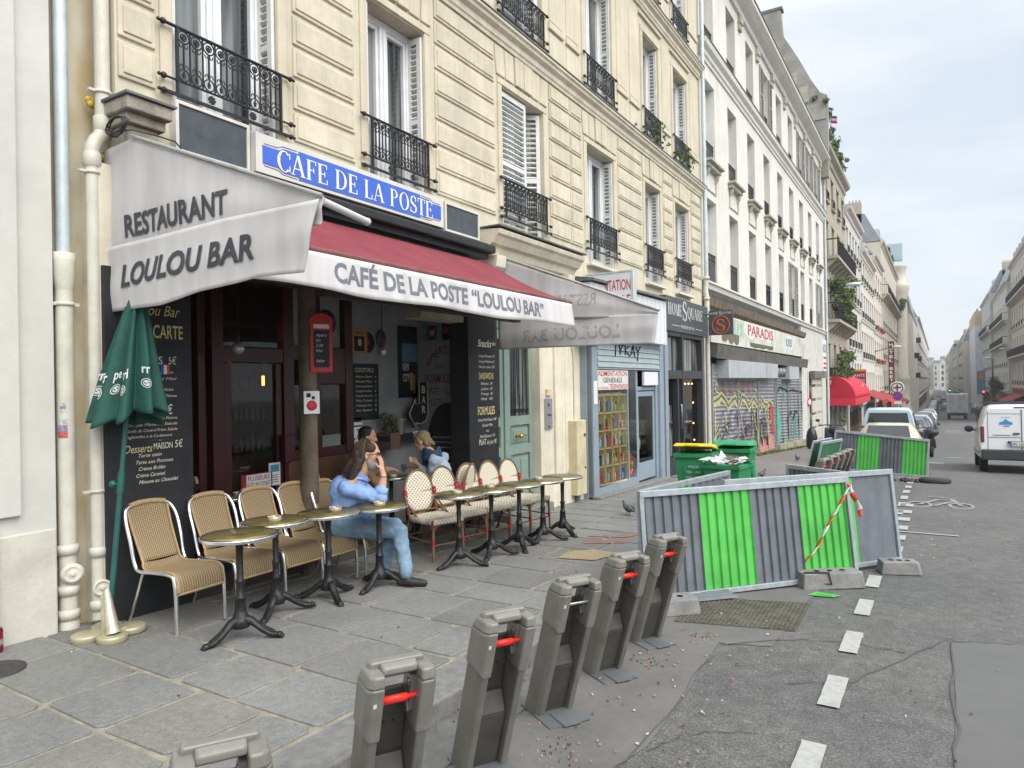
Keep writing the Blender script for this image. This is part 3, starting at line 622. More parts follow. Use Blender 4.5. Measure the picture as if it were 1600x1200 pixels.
# ---------------------------------------------------------------- café ground floor: recessed terrace and red shopfront
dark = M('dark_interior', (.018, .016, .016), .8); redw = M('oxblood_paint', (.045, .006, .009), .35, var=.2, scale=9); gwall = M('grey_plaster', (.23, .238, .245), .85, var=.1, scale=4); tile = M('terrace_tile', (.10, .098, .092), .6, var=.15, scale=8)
BX = -6.35
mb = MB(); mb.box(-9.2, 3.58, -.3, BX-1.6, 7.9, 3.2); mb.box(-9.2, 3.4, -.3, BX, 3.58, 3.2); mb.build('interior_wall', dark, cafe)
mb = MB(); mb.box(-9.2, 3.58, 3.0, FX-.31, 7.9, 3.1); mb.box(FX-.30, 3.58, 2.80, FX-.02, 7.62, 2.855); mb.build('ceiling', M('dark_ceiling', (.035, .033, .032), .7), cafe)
mb = MB()
for a, b in zip([3.58, 5, 6.5], [5, 6.5, 7.62]): mb.hexa([(-9.2, a, -.4), (FX-.0, a, -.4), (FX-.0, b, -.4), (-9.2, b, -.4)], [(-9.2, a, g(a)+.008), (FX, a, g(a)+.008), (FX, b, g(b)+.008), (-9.2, b, g(b)+.008)])
mb.build('terrace_floor', tile, cafe)
mb = MB(); mb.hexa([(FX, 3.6, -.1), (FX+.03, 3.6, -.1), (FX+.03, 7.62, -.2), (FX, 7.62, -.2)], [(FX, 3.6, g(3.6)+.014), (FX+.03, 3.6, g(3.6)+.014), (FX+.03, 7.62, g(7.62)+.014), (FX, 7.62, g(7.62)+.014)]); mb.build('threshold', steel, cafe)
mb = MB()
for a, b, z0, z1 in ((4.30, 4.38, -.1, 3), (4.46, 4.60, -.1, 3), (5.37, 5.52, -.1, 3), (5.85, 5.93, 1.05, 3), (6.33, 6.46, .3, 3)): mb.box(BX-.05, a, z0, BX+.06, b, z1)
for a, b, z0, z1 in ((4.60, 5.37, 2.06, 2.22), (5.52, 5.85, 2.1, 2.26), (5.93, 6.33, 1.82, 2.26), (5.52, 6.33, .95, 1.06), (4.60, 5.37, -.1, .22)): mb.box(BX-.05, a, z0, BX+.05, b, z1)
for a, b, z0, z1 in ((4.62, 4.70, .22, 2.05), (5.28, 5.36, .22, 2.05)): mb.box(BX-.04, a, z0, BX+.03, b, z1)
mb.build('red_shopfront', redw, cafe, bevel=.006)
mb = MB(); pane(mb, BX, 4.70, .22, 5.28, 2.05); pane(mb, BX, 4.60, 2.23, 5.36, 2.99); pane(mb, BX, 5.53, 1.07, 6.32, 1.81); mb.build('shopfront_glass', clear, cafe)
mb = MB(); mb.box(BX-.06, 5.53, 2.27, BX-.02, 6.32, 2.99); mb.box(BX-.3, 6.46, -.1, BX-.0, 7.9, 3.0); mb.box(BX-.02, 5.95, 1.06, BX-.015, 6.3, 1.2); mb.build('back_wall', gwall, cafe)
mb = MB(); mb.box(BX, 7.82, -.3, FX-.27, 7.9, 2.99); mb.build('side_wall', gwall, cafe)
mb = MB(); mb.box(BX+.0, 5.4, -.1, BX+.08, 6.46, .95); mb.box(BX+.08, 5.5, -.1, BX+.5, 6.4, .42); mb.build('banquette', M('brown_wood', (.075, .035, .016), .45, var=.3, scale=6), cafe, bevel=.01)
mb = MB(); mb.box(BX, 6.9, 1.06, BX+.26, 7.82, 1.13); mb.build('bar_ledge', blk, cafe)
# bar shelves deep inside with faint lamps
mb = MB()
for z in (.9, 1.35, 1.75, 2.1): mb.box(-7.9, 4.0, z, -7.6, 6.4, z+.03)
rnd = random.Random(4)
for z in (.93, 1.38, 1.78):
    for k in range(26): y = 4.1+k*.085; h = rnd.uniform(.18, .28); mb.lathe([(.03, 0), (.03, h*.6), (.012, h*.75), (.012, h)], (-7.72, y, z), 7)
mb.build('bar_shelf', M('bar_glass', (.05, .035, .02), .15, var=.5, scale=9), cafe)
mb = MB(); mb.box(-7.2, 4.0, -.1, -6.9, 6.2, 1.0); mb.build('bar_counter', M('counter_brown', (.05, .028, .02), .4), cafe)
# lettering boards --------------------------------------------------
chalk = M('chalk_white', (.62, .60, .52), .9, var=.2, scale=60); chalky = M('chalk_yellow', (.62, .52, .25), .9, var=.2, scale=60)
mb = MB(); mb.box(FX-.06, 2.88, g(3)-.03, FX+.01, 3.60, 2.72); bb = mb.build('menu_blackboard', M('blackboard', (.014, .015, .017), .6, var=.3, scale=5, stain=.2, bump=.03), bevel=.004); tag(bb, 'tall black menu board painted on the left pier behind the folded green parasol', 'menu board')
mb = MB(); X = FX+.0135; U, V = Y3, Z3
def t(s, y, z, h, w=None, sh=0, bold=.0, mi=0): mb.mi = mi; mb.text(s, (X, y, z), U, V, h, w, bold, sh)
t('Loulou Bar', 3.05, 2.37, .085, .45, .35, 0, 1); t('à la', 3.06, 2.2, .06, .16, .35, 0, 1); t('CARTE', 3.265, 2.19, .105, .255, 0, .012, 1)
t('ASSIETTES', 2.98, 1.98, .062, .36, 0, .008); t('5€', 3.39, 1.98, .06, .07, .1)
for i, s in enumerate(('Jambon de Bayonne', 'Chèvre et Miel', 'Thon et Crudités', 'Tomates et Olives', 'Riz et Thon')): t(s, 3.10+.03*(i % 2), 1.905-i*.052 if i < 2 else 1.87-i*.052, .022, .33 if i != 4 else .24, .3)
t('PLATS', 3.02, 1.585, .055, .22, 0, .006); t('10€', 3.31, 1.575, .075, .11, .08, .006)
for i, s in enumerate(('Steak frites sauce au Poivre', 'Croque Madame Salade', 'Confit de Canard Frites Salade', 'Tagliatelles à la Carbonara')): t(s, 3.03, 1.535-i*.046, .022, .43 - .05*(i == 3), .3)
t('· · · ★ · · ·'.replace('★', 'o'), 3.24, 1.365, .012, .14)
t('Desserts', 3.02, 1.285, .06, .225, .35, 0, 1); t('MAISON', 3.255, 1.30, .05, .16, 0, .003); t('5€', 3.435, 1.30, .06, .07, .1)
for i, s in enumerate(('Tarte tatin', 'Tarte aux Pommes', 'Crème Brûlée', 'Crème Caramel', 'Mousse au Chocolat')): t(s, 3.13-.02*(i % 2), 1.245-i*.052, .028, (.19, .31, .22, .24, .33)[i], .35)
mb.build('chalk_lettering', [chalk, chalky], bb)
mb = MB()
for k, mi in ((0, 0), (1, 1), (2, 2)): mb.mi = mi; mb.box(FX+.01, 3.325+k*.025, 1.90, FX+.014, 3.35+k*.025, 1.975)
tag(mb.build('flag_sticker', [M('flag_blue', (.03, .07, .35), .5), M('flag_white', (.6, .6, .6), .5), M('flag_red', (.55, .03, .03), .5)]), 'small blue white red sticker on the black menu board beside the parasol', 'sticker')
mb = MB(); mb.box(FX-.28, 7.62, g(8)-.1, FX+.03, 8.34, 2.75); bb2 = mb.build('menu_blackboard', MATS['blackboard'], bevel=.004); tag(bb2, 'narrow black menu board with Formules lettering beside the green door', 'menu board')
mb = MB(); X = FX+.0335
t('Snacks', 7.84, 2.30, .10, .34, .35, .004); t('Bar', 8.2, 2.33, .05, .1, .3)
for i, s in enumerate(('Croque Monsieur 5€', 'Croque Madame 6€', 'Planche mixte 10€')): t(s, 7.86, 2.16-i*.075, .035, .40, .3)
t('SANDWICHS', 7.86, 1.86, .085, .36, 0, .01, 1)
for i, s in enumerate(('Rillettes  3€', 'Jambon  3€', 'Fromage  3€', 'Pâté  4€')): t(s, 7.9, 1.78-i*.07, .035, .3, .3)
t('FORMULES', 7.82, 1.37, .11, .42, 0, .012, 1)
for i, s in enumerate(('Entrée+Plat+Dessert 14€', 'Entrée+Plat', 'ou', 'Plat+Dessert 11€')): t(s, 7.82+(.1 if i in (1,) else .2 if i == 2 else .04 if i == 3 else 0), 1.28-i*.075, .04, (.46, .26, .06, .38)[i], .3)
t('PLAT', 7.84, .96, .075, .17, 0, .008); t('du jour 9€', 8.03, .96, .06, .25, .35)
mb.build('chalk_lettering', [chalk, chalky], bb2)
# café boards, posters and records inside
def board(name, label, cat, y0, y1, z0, z1, mat, X=BX+.012, T=.02, bev=.003):
    m = MB(); m.box(X-T, y0, z0, X, y1, z1); return tag(m.build(name, mat, bevel=bev), label, cat)
def vinyl(c, nrm, r=.15):
    m = MB(); m.lathe([(r, 0), (r, .004), (r*.36, .004)], c, 28, nrm); m.lathe([(r*.97, .0045), (r*.9, .006), (r*.45, .006)], c, 28, nrm); o = m.build('vinyl_record', M('vinyl', (.012, .012, .013), .3)); 
    m = MB(); m.lathe([(r*.35, .0055), (r*.33, .007), (.006, .007)], c, 20, nrm); m.build('label', M('record_label', (.25, .04, .04), .5), o); return o
tag(vinyl((BX+.0, 6.08, 2.57), (1, 0, 0), .155), 'black vinyl record on the transom right of the wooden post', 'record')
tag(vinyl((BX+.0, 6.78, 2.36), (1, 0, 0), .14), 'black vinyl record half out of the orange sleeve', 'record')
tag(vinyl((-5.85, 7.818, 2.55), (0, -1, 0), .14), 'black vinyl record half out of the blue sleeve above the apéro writing', 'record')
o = board('record_sleeve', 'orange record sleeve with a dark square picture on the grey wall', 'record sleeve', 6.47, 6.77, 2.21, 2.51, M('sleeve_orange', (.42, .20, .05), .6), X=BX+.018, T=.012)
m = MB(); m.box(BX+.018, 6.53, 2.24, BX+.021, 6.71, 2.43); m.mi = 1; m.ell((BX+.021, 6.63, 2.35), (.003, .035, .05)); m.mi = 2; m.box(BX+.018, 6.55, 2.46, BX+.021, 6.69, 2.49); m.build('sleeve_print', [dark, M('print_grey', (.4, .4, .4), .6), M('print_red', (.4, .05, .02), .6)], o)
m = MB(); m.box(-6.24, 7.80, 2.41, -5.90, 7.812, 2.71); o = tag(m.build('record_sleeve', M('sleeve_blue', (.12, .22, .32), .6)), 'pale blue record sleeve with a small portrait on the side wall of the terrace', 'record sleeve')
m = MB(); m.box(-6.17, 7.797, 2.43, -5.98, 7.80, 2.63); m.mi = 1; m.ell((-6.07, 7.797, 2.54), (.045, .003, .06)); m.mi = 2; m.ell((-6.07, 7.796, 2.585), (.05, .003, .03)); m.box(-6.12, 7.795, 2.43, -6.02, 7.797, 2.475); m.build('sleeve_print', [M('print_brown', (.10, .06, .04), .6), M('print_skin', (.45, .28, .2), .6), M('print_dark', (.03, .02, .02), .6)], o)
o = board('cocktail_board', 'black chalk board headed COCKTAILS on the grey back wall', 'menu board', 6.48, 6.98, 1.35, 2.08, MATS['blackboard'])
mb = MB(); X = BX+.0135
t('COCKTAILS', 6.54, 1.97, .055, .34)
for i, s in enumerate(('Mojito Classic   6', 'Bloody Mary   6', 'Cosmopolitan   6', 'Caïpirinha   6', 'Tequila Sunrise   6', 'Piña Colada   6', 'Margarita   6', 'Sex Appeal   6')): t(s, 6.55, 1.90-i*.062, .026, .38, .25)
mb.build('chalk_lettering', chalk, o)
o = board('city_poster', 'dark poster reading NEW YORK CITY with a strip of blue sky on the back wall', 'poster', 7.38, 7.80, 1.62, 2.62, blk)
mb = MB(); X = BX+.0125; mb.box(X, 7.46, 2.12, X+.002, 7.79, 2.38); mb.mi = 1; t('NEW', 7.47, 2.0, .10, .15, 0, .02, 1); X += .003; mb.mi = 2; mb.box(X-.003, 7.62, 1.99, X, 7.79, 2.11); t('YORK', 7.63, 2.0, .10, .15, 0, .02, 3); t('CITY', 7.47, 1.85, .10, .15, 0, .02, 1); mb.mi = 4; mb.box(X, 7.63, 1.72, X+.002, 7.68, 1.97); mb.box(X, 7.7, 1.68, X+.002, 7.73, 1.95); mb.build('poster_print', [M('poster_sky', (.08, .20, .28), .6), chalk, dark, chalky, M('poster_yellow', (.5, .32, .1), .6)], o)
m = MB(); P = [(7.42, 1.52), (7.56, 1.36), (7.56, 1.44), (7.70, 1.44), (7.70, 1.86), (7.80, 1.86), (7.80, 1.36), (7.7, 1.24), (7.56, 1.24), (7.56, 1.18)]
P = [(7.40, 1.40), (7.54, 1.20), (7.54, 1.27), (7.66, 1.25), (7.76, 1.29), (7.81, 1.38), (7.81, 1.84), (7.62, 1.84), (7.62, 1.53), (7.54, 1.53), (7.54, 1.60)]
m.prism([(a, b) for a, b in P], (BX+.14, 0, 0), Y3, Z3, (.03, 0, 0)); o = tag(m.build('bar_arrow_sign', blk, bevel=.004), 'black bent arrow sign reading BAR above the ledge at the back of the terrace', 'sign')
mb = MB(); X = BX+.1735; mb.tube([(X, a, b) for a, b in P], .006, 5, close=True)
for i, ch in enumerate('BAR'): t(ch, 7.68, 1.68-i*.14, .10, .08, 0, .02)
mb.build('lettering', chalk, o)
mb = MB(); mb.ell((BX+.03, 7.03, 2.41), (.02, .09, .13), 20, 10); o = tag(mb.build('oval_plaque', M('plaque_blue', (.03, .04, .10), .4)), 'small oval blue and red plaque on the back wall beside a hanging bulb', 'plaque')
mb = MB(); mb.ell((BX+.045, 7.03, 2.37), (.008, .07, .06), 16, 8); mb.build('plaque_band', M('plaque_red', (.3, .03, .03), .4), o)
# writing on the side wall
mb = MB(); redp = M('sign_red_dark', (.16, .02, .03), .8); grp = M('wall_grey_dark', (.09, .09, .10), .8); S = 7.8185
def ts(s, x, z, h, w=None, sh=0, bold=0, mi=0): mb.mi = mi; mb.text(s, (x, S, z), X3, Z3, h, w, bold, sh)
for i, ch in enumerate('APERO'): a = -6.19+i*.075; ts(ch, a, 2.06+.17*sin(min(1.5, i*.4)), .11, .065, 0, .012)
for i, ch in enumerate('Loulou'): ts(ch, -5.80+i*.042, 2.22-.03*i, .07, .04, .3)
ts('Bar', -6.05, 2.02, .09, .2, .35, 0, 1); ts('FORMULE', -6.21, 1.82, .12, .42, 0, .014); ts('Special', -5.76, 1.83, .07, .18, .3); ts('PINTE', -6.2, 1.65, .10, .22, 0, .0); ts('et  Snacks 7€', -5.95, 1.66, .07, .35, .3, 0, 1); ts('ASSIETTE', -6.2, 1.50, .09, .28); ts('de Frites', -5.88, 1.50, .07, .26, .3, 0, 1); ts('5€', -5.98, 1.37, .08, .12, .1)
o = mb.build('wall_lettering', [redp, grp], cafe)
m = MB(); P = [(-6.17, .40), (-5.52, .40), (-5.52, 1.02)]+[(-5.845+.325*cos(a), 1.02+.52*sin(a)) for a in [k*pi/12 for k in range(1, 12)]]+[(-6.17, 1.02)]
m.prism(P, (0, 7.80, 0), X3, Z3, (0, .018, 0)); o = tag(m.build('arched_chalkboard', MATS['blackboard']), 'round-topped black chalkboard standing against the side wall behind the woman', 'menu board')
mb = MB(); S = 7.7985
for i in range(7): ts('Bières et vins du patron', -6.10, 1.05-i*.07, .025, .4, .2)
ts('3,50', -5.80, .74, .12, .24, 0, .012, 1); mb.build('chalk_lettering', [chalk, M('chalk_pink', (.4, .06, .06), .8)], o)
o = board('window_poster', 'white notice with a large 7 by the red shopfront', 'notice', 6.46, 6.66, 1.08, 1.39, wht)
mb = MB(); X = BX+.0135; mb.box(X-.001, 6.47, 1.33, X, 6.65, 1.36); mb.box(X-.001, 6.47, 1.27, X, 6.65, 1.29); t(',7', 6.50, 1.11, .13, .12, .15); mb.build('lettering', dark, o)
o = board('red_window_notice', 'red and white window notice reading PLUSIEURS FUTURS SONT POSSIBLES', 'notice', 4.80, 5.20, .60, .86, M('notice_red', (.26, .02, .03), .6), X=BX+.045)
mb = MB(); X = BX+.046; mb.box(X-.001, 4.86, .70, X, 5.18, .85); mb.mi = 1; X += .001; t('PLUSIEURS', 4.88, .785, .05, .28, 0, .01, 1); t('FUTURS SONT', 4.87, .715, .05, .30, 0, .01, 1); t('POSSIBLES', 4.9, .635, .045, .24, 0, .01, 0); mb.build('lettering', [wht, M('notice_ink', (.3, .02, .03), .6)], o)
o = board('payment_notice', 'white card with a blue picture stuck on the café door glass', 'notice', 5.16, 5.31, .70, .95, wht, X=BX+.045)
mb = MB(); mb.box(BX+.045, 5.175, .85, BX+.047, 5.295, .93); mb.mi = 1
for k in range(4): mb.box(BX+.045, 5.18, .81-k*.025, BX+.047, 5.28, .818-k*.025)
mb.build('print', [M('card_blue', (.05, .25, .38), .6), redp], o)
board('letter_box', 'small dark red box fixed beside the café door', 'box', 5.32, 5.46, .95, 1.25, redw, X=BX+.12, T=.07)
# round wooden post carrying the red phone-box menu, hanging bulbs
mb = MB(); mb.lathe([(.10, 0), (.088, .05), (.086, 2.9)], (-5.28, 4.80, g(4.8)), 18); wp = mb.build('wooden_post', M('post_bark', (.12, .095, .065), .75, var=.3, scale=7, bump=.4, bscale=25, streak=.3)); tag(wp, 'round brown wooden post holding up the front of the café terrace', 'post')
mb = MB(); mb.T = Matrix.Translation((-5.16, 4.86, 0)) @ Matrix.Rotation(radians(-28), 4, 'Z')
mb.box(0, -.11, 1.92, .03, .11, 2.42); mb.prism([(-.125, 2.42), (.125, 2.42), (.115, 2.45), (.06, 2.49), (0, 2.505), (-.06, 2.49), (-.115, 2.45)], (0, 0, 0), Y3, Z3, (.04, 0, 0))
o = tag(mb.build('phone_box_menu', M('phone_red', (.42, .02, .025), .4), bevel=.006), 'red frame shaped like a phone box with a chalk panel, hung on the wooden post', 'menu board')
T0 = mb.T; mb = MB(); mb.T = T0; mb.box(.03, -.075, 1.97, .036, .075, 2.33); mb.mi = 1; mb.box(.03, -.075, 2.35, .036, .075, 2.39)
for k, s in enumerate(('Apéro', 'Kir', '3,50', 'Vins', '', 'Salut')): mb.text(s, (.0375, -.055, 2.27-k*.05), Y3, Z3, .028, None, 0, .3)
mb.build('chalk_panel', [MATS['blackboard'], chalk], o)
mb = MB(); mb.T = Matrix.Translation((-5.19, 4.76, 0)) @ Matrix.Rotation(radians(-30), 4, 'Z'); mb.box(.0, -.075, 1.52, .006, .075, 1.74); T0 = mb.T; o = tag(mb.build('post_flyer', wht), 'white flyer with a red disc pinned on the wooden post', 'flyer')
mb = MB(); mb.T = T0; mb.lathe([(.05, 0), (.05, .003), (.01, .003)], (.006, 0, 1.60), 18, (1, 0, 0)); mb.mi = 1; mb.box(.006, -.05, 1.68, .008, -.01, 1.72); mb.box(.006, 0, 1.66, .008, .03, 1.69); mb.build('print', [M('disc_red', (.5, .03, .06), .6), dark], o)
bulbm, n_, l_ = Mn('bulb_glass'); b_ = n_['Principled BSDF']; b_.inputs['Base Color'].default_value = (.5, .42, .25, 1); b_.inputs['Roughness'].default_value = .08; b_.inputs['Metallic'].default_value = .5
for (x, y, z), lab in (((-6.0, 4.55, 2.18), 'round clear bulb hanging on a black flex before the café door'), ((-6.0, 6.68, 2.22), 'round clear bulb hanging on a black flex by the orange sleeve')):
    r = thing('pendant_bulb', lab, 'lamp', (x, y, z)); mb = MB(); mb.ell((x, y, z), .065, 16, 10); mb.build('bulb', bulbm, r); mb = MB(); mb.tube([(x, y, z+.06), (x, y, z+.13)], .02); mb.tube([(x, y, z+.13), (x, y, 2.99)], .006, 5); mb.build('flex', blk, r)
for k, (x, y, z) in enumerate(((-7.0, 4.75, 2.45), (-7.3, 5.4, 1.9), (-7.3, 5.9, 1.88))):
    r = thing('filament_lamp', ('tall glowing orange filament lamp deep in the café, high on the left', 'glowing orange filament lamp deep in the café, seen through the door', 'glowing orange filament lamp deep in the café, right beside the red door post')[k], 'lamp', (x, y, z))
    mb = MB(); mb.tube([(x, y, z-.06), (x, y, z+.06)], .016, 8); mb.build('filament', M('filament_glow', (1, .3, .05), emit=(1, .28, .05), es=5), r); mb = MB(); mb.tube([(x, y, z+.06), (x, y, 2.99)], .007, 5); mb.build('flex', blk, r)
# ---------------------------------------------------------------- left neighbour and drainpipes
lw = M('grey_render', (.50, .50, .465), .9, var=.05, scale=2, bump=.1, bscale=50, stain=.1); lb = M('plinth_render', (.50, .48, .42), .9, var=.08, scale=4, bump=.15, stain=.2)
nb = thing('neighbour_building', 'pale grey rendered wall with a raised panel at the left edge of the picture', 'building', (-5.5, -1, 0))
mb = MB(); mb.box(-9, -8, -.6, -5.50, 2.60, 17); mb.build('wall', lw, nb)
mb = MB(); mb.box(-5.6, -8, .91, -5.455, 2.36, 17); mb.build('raised_panel', lw, nb, bevel=.008)
mb = MB(); mb.box(-5.6, -8, -.5, -5.475, 2.59, .78); mb.box(-5.6, -8, -.5, -5.43, 2.2, .85); mb.build('plinth', lb, nb, bevel=.01)
so_, n_, l_ = Mn('stained_stone')
def special_stain():
    b = n_['Principled BSDF']; b.inputs['Roughness'].default_value = .9; g_ = n_.new('ShaderNodeNewGeometry'); mp = n_.new('ShaderNodeMapping'); mp.inputs['Scale'].default_value = (1, 2, .9); l_(g_.outputs['Position'], mp.inputs['Vector'])
    t = n_.new('ShaderNodeTexNoise'); t.inputs['Scale'].default_value = 1.6; t.inputs['Detail'].default_value = 5; l_(mp.outputs[0], t.inputs['Vector']); r = n_.new('ShaderNodeValToRGB'); l_(t.outputs['Fac'], r.inputs['Fac']); e = r.color_ramp.elements
    e[0].position = .38; e[0].color = (.42, .34, .20, 1); e[1].position = .62; e[1].color = (.52, .49, .41, 1); x = e.new(.5); x.color = (.48, .43, .32, 1); l_(r.outputs[0], b.inputs['Base Color'])
special_stain()
mb = MB(); mb.box(-9, 2.601, -.5, -5.60, 3.05, 17); mb.build('stone_strip', so_, nb)
zinc = M('zinc_pipe', (.50, .57, .60), .45, .2, var=.12, scale=5, streak=.15); castw = M('cast_pipe_paint', (.52, .50, .43), .45, var=.08, scale=9, stain=.12)
p = thing('drainpipe', 'grey zinc and white cast-iron drainpipe nearest the left edge with a round inspection cap', 'drainpipe', (-5.53, 2.69, 0)); x, y = -5.53, 2.69
mb = MB(); mb.tube([(x, y, 2.75), (x, y, 17)], .047, 16); mb.build('zinc_section', zinc, p)
mb = MB(); mb.tube([(x, y, .08), (x, y, 2.62)], .060, 18); mb.lathe([(.06, 2.52), (.074, 2.62), (.078, 2.74), (.074, 2.80), (.05, 2.80)], (x, y, 0), 18)
for z in (.60, .12, .30): mb.lathe([(.06, z-.03), (.075, z-.03), (.075, z+.03), (.06, z+.04)], (x, y, 0), 18)
mb.lathe([(.06, .06), (.07, .02), (.075, -.1)], (x, y, .04), 16); mb.build('cast_section', castw, p)
mb = MB(); mb.lathe([(.075, -.0), (.078, .02), (.06, .03), (.055, .035), (.05, .03), (.02, .035), (.01, .045)], (x+.055, y+.0, .43), 20, (1, -.35, 0)); mb.build('inspection_cap', castw, p)
mb = MB()
for z in (2.42,): mb.lathe([(.061, z-.014), (.068, z-.014), (.068, z+.014), (.061, z+.014)], (x, y, 0), 16); mb.box(x-.02, y-.10, z-.012, x+.02, y-.06, z+.012); mb.box(x-.02, y+.06, z-.012, x+.02, y+.10, z+.012)
mb.build('pipe_clamp', castw, p)
stick = [M('sticker_purple', (.25, .2, .28), .7, var=.5, scale=60), M('sticker_grey', (.4, .42, .45), .8, var=.4, scale=70), M('sticker_red', (.4, .1, .08), .7, var=.4, scale=60)]
def curved(name, z0, z1, a0, a1, mats, r=.0615, cx=x, cy=y):
    m = MB()
    for k in range(6):
        a, b = radians(a0+(a1-a0)*k/6), radians(a0+(a1-a0)*(k+1)/6)
        for j in range(3): m.mi = j % len(mats); c, d = z0+(z1-z0)*j/3, z0+(z1-z0)*(j+1)/3; m.poly([(cx+r*cos(a), cy+r*sin(a), c), (cx+r*cos(b), cy+r*sin(b), c), (cx+r*cos(b), cy+r*sin(b), d), (cx+r*cos(a), cy+r*sin(a), d)])
    return m.build(name, mats)
tag(curved('sticker', 1.43, 1.57, -80, -15, [stick[2], stick[0], stick[1]]), 'torn colourful sticker on the white drainpipe at head height', 'sticker')
tag(curved('sticker', 1.62, 1.69, -60, -25, [stick[1], stick[0]]), 'tiny grey sticker just above the colourful one on the drainpipe', 'sticker')
p = thing('drainpipe', 'white cast-iron drainpipe with an elbow beside the grey awning flap', 'drainpipe', (-5.43, 2.87, 0)); x, y = -5.42, 2.85
mb = MB(); mb.tube([(x, y+.085, 3.86), (x, y+.085, 17)], .054, 16)
for z in (3.84,): mb.lathe([(.054, z-.1), (.066, z-.08), (.066, z+.02), (.054, z+.03)], (x, y+.085, 0), 16)
mb.tube([(x, y+.085, 3.86), (x, y+.08, 3.80), (x, y+.07, 3.72), (x, y+.03, 3.67), (x, y, 3.60), (x, y, 3.5)], .054, 14); mb.lathe([(.05, 3.46), (.064, 3.48), (.064, 3.56), (.05, 3.58)], (x, y, 0), 16)
mb.tube([(x, y, .06), (x, y, 3.5)], .047, 16)
for z in (.56, .16): mb.lathe([(.048, z-.03), (.06, z-.03), (.06, z+.03), (.048, z+.04)], (x, y, 0), 16)
mb.build('pipe', castw, p)
mb = MB(); mb.lathe([(.062, -.0), (.064, .02), (.05, .03), (.045, .02), (.02, .025), (.01, .035)], (x+.045, y, .30), 18, (1, -.35, 0)); mb.build('inspection_cap', castw, p)
mb = MB()
for z, yy, r in ((4.05, y+.085, .056), (3.42, y, .049), (1.02, y, .049)): mb.lathe([(r, z-.012), (r+.008, z-.012), (r+.008, z+.012), (r, z+.012)], (x, yy, 0), 14); mb.box(x-.015, yy-r-.05, z-.01, x+.015, yy-r, z+.01); mb.box(x-.015, yy+r, z-.01, x+.015, yy+r+.05, z+.01)
mb.build('pipe_clamp', castw, p)
foam = M('yellow_foam', (.62, .42, .07), .95, var=.25, scale=40, bump=.6, bscale=60)
for i, (py, pz, lab) in enumerate(((2.90, 3.98, 'yellow foam lump at the end of a rod beside the drainpipe elbow'), (2.93, 3.58, 'yellow foam lump in the wall just under the drainpipe elbow'))):
    mb = MB(); 
    for k in range(7): a = k*.9; mb.ell((-5.50+.02*cos(a), py+.025*cos(a*1.7), pz+.022*sin(a)), .025, 8, 6)
    tag(mb.build('foam_lump', foam), lab, 'foam')
mb = MB(); mb.tube([(-5.46, 2.90, 3.98), (-5.34, 3.1, 4.02)], .007, 6); tag(mb.build('metal_rod', iron), 'thin dark rod sticking out beside the drainpipe elbow', 'rod')
# ---------------------------------------------------------------- signs above the awning
wp_ = M('sign_board_white', (.55, .54, .50), .6, var=.06, scale=6, stain=.15); slate = M('slate_panel', (.055, .065, .075), .5, var=.2, scale=8); blue = M('sign_blue', (.045, .12, .50), .5, var=.06, scale=7); ivory = M('ivory_letter', (.70, .68, .58), .6)
for (a, b, z0, z1, X, lab) in ((3.44, 4.16, 3.72, 4.15, -5.28, 'larger dark slate panel in a white frame, left of the blue café sign'), (6.98, 7.74, 3.70, 4.07, -5.20, 'smaller dark slate panel in a white frame, right of the blue café sign')):
    r = thing('slate_panel', lab, 'panel', (X, (a+b)/2, z0), 'dark panels either side of the blue sign'); m = MB(); m.box(X-.12, a+.03, z0+.03, X-.005, b-.03, z1-.03); m.build('panel', slate, r)
    m = MB(); m.box(X-.14, a, z0, X+.01, a+.03, z1); m.box(X-.14, b-.03, z0, X+.01, b, z1); m.box(X-.14, a+.03, z0, X+.01, b-.03, z0+.03); m.box(X-.14, a+.03, z1-.03, X+.01, b-.03, z1); m.build('frame', wp_, r, bevel=.003)
X = -5.2; r = thing('cafe_sign', 'long blue sign board reading CAFE DE LA POSTE in ivory serif capitals', 'sign', (X, 5.56, 3.72))
m = MB(); m.box(X-.10, 4.17, 3.73, X-.004, 6.96, 4.09); m.build('board', wp_, r, bevel=.004)
m = MB(); P = [(4.24, 3.82), (4.42, 3.82), (4.48, 3.79), (4.66, 3.79), (4.66, 3.765), (6.50, 3.765), (6.50, 3.79), (6.66, 3.79), (6.72, 3.82), (6.90, 3.82), (6.90, 3.985), (6.72, 3.985), (6.66, 4.015), (6.5, 4.015), (6.5, 4.04), (4.66, 4.04), (4.66, 4.015), (4.48, 4.015), (4.42, 3.985), (4.24, 3.985)]
m.prism(P, (X-.004, 0, 0), Y3, Z3, (.006, 0, 0)); m.build('blue_field', blue, r)
m = MB(); serif_text(m, 'CAFE DE LA POSTE', (X+.004, 4.40, 3.80), Y3, Z3, .195, 2.34); m.build('lettering', ivory, r)
m = MB()
for (q0, q1) in ((4.255, 4.64), (6.52, 6.885)):
    for s, z in ((1, 3.79), (-1, 4.015)): a, b = (q0, q1) if q0 < 5 else (q1, q0); m.tube([(X-.002, a, z+s*.012), (X-.002, a+(b-a)*.4, z+s*.008), (X-.002, a+(b-a)*.55, z-s*.018), (X-.002, b, z-s*.022)], .003, 4)
m.build('scroll_line', M('sign_line', (.03, .05, .25), .6), r)
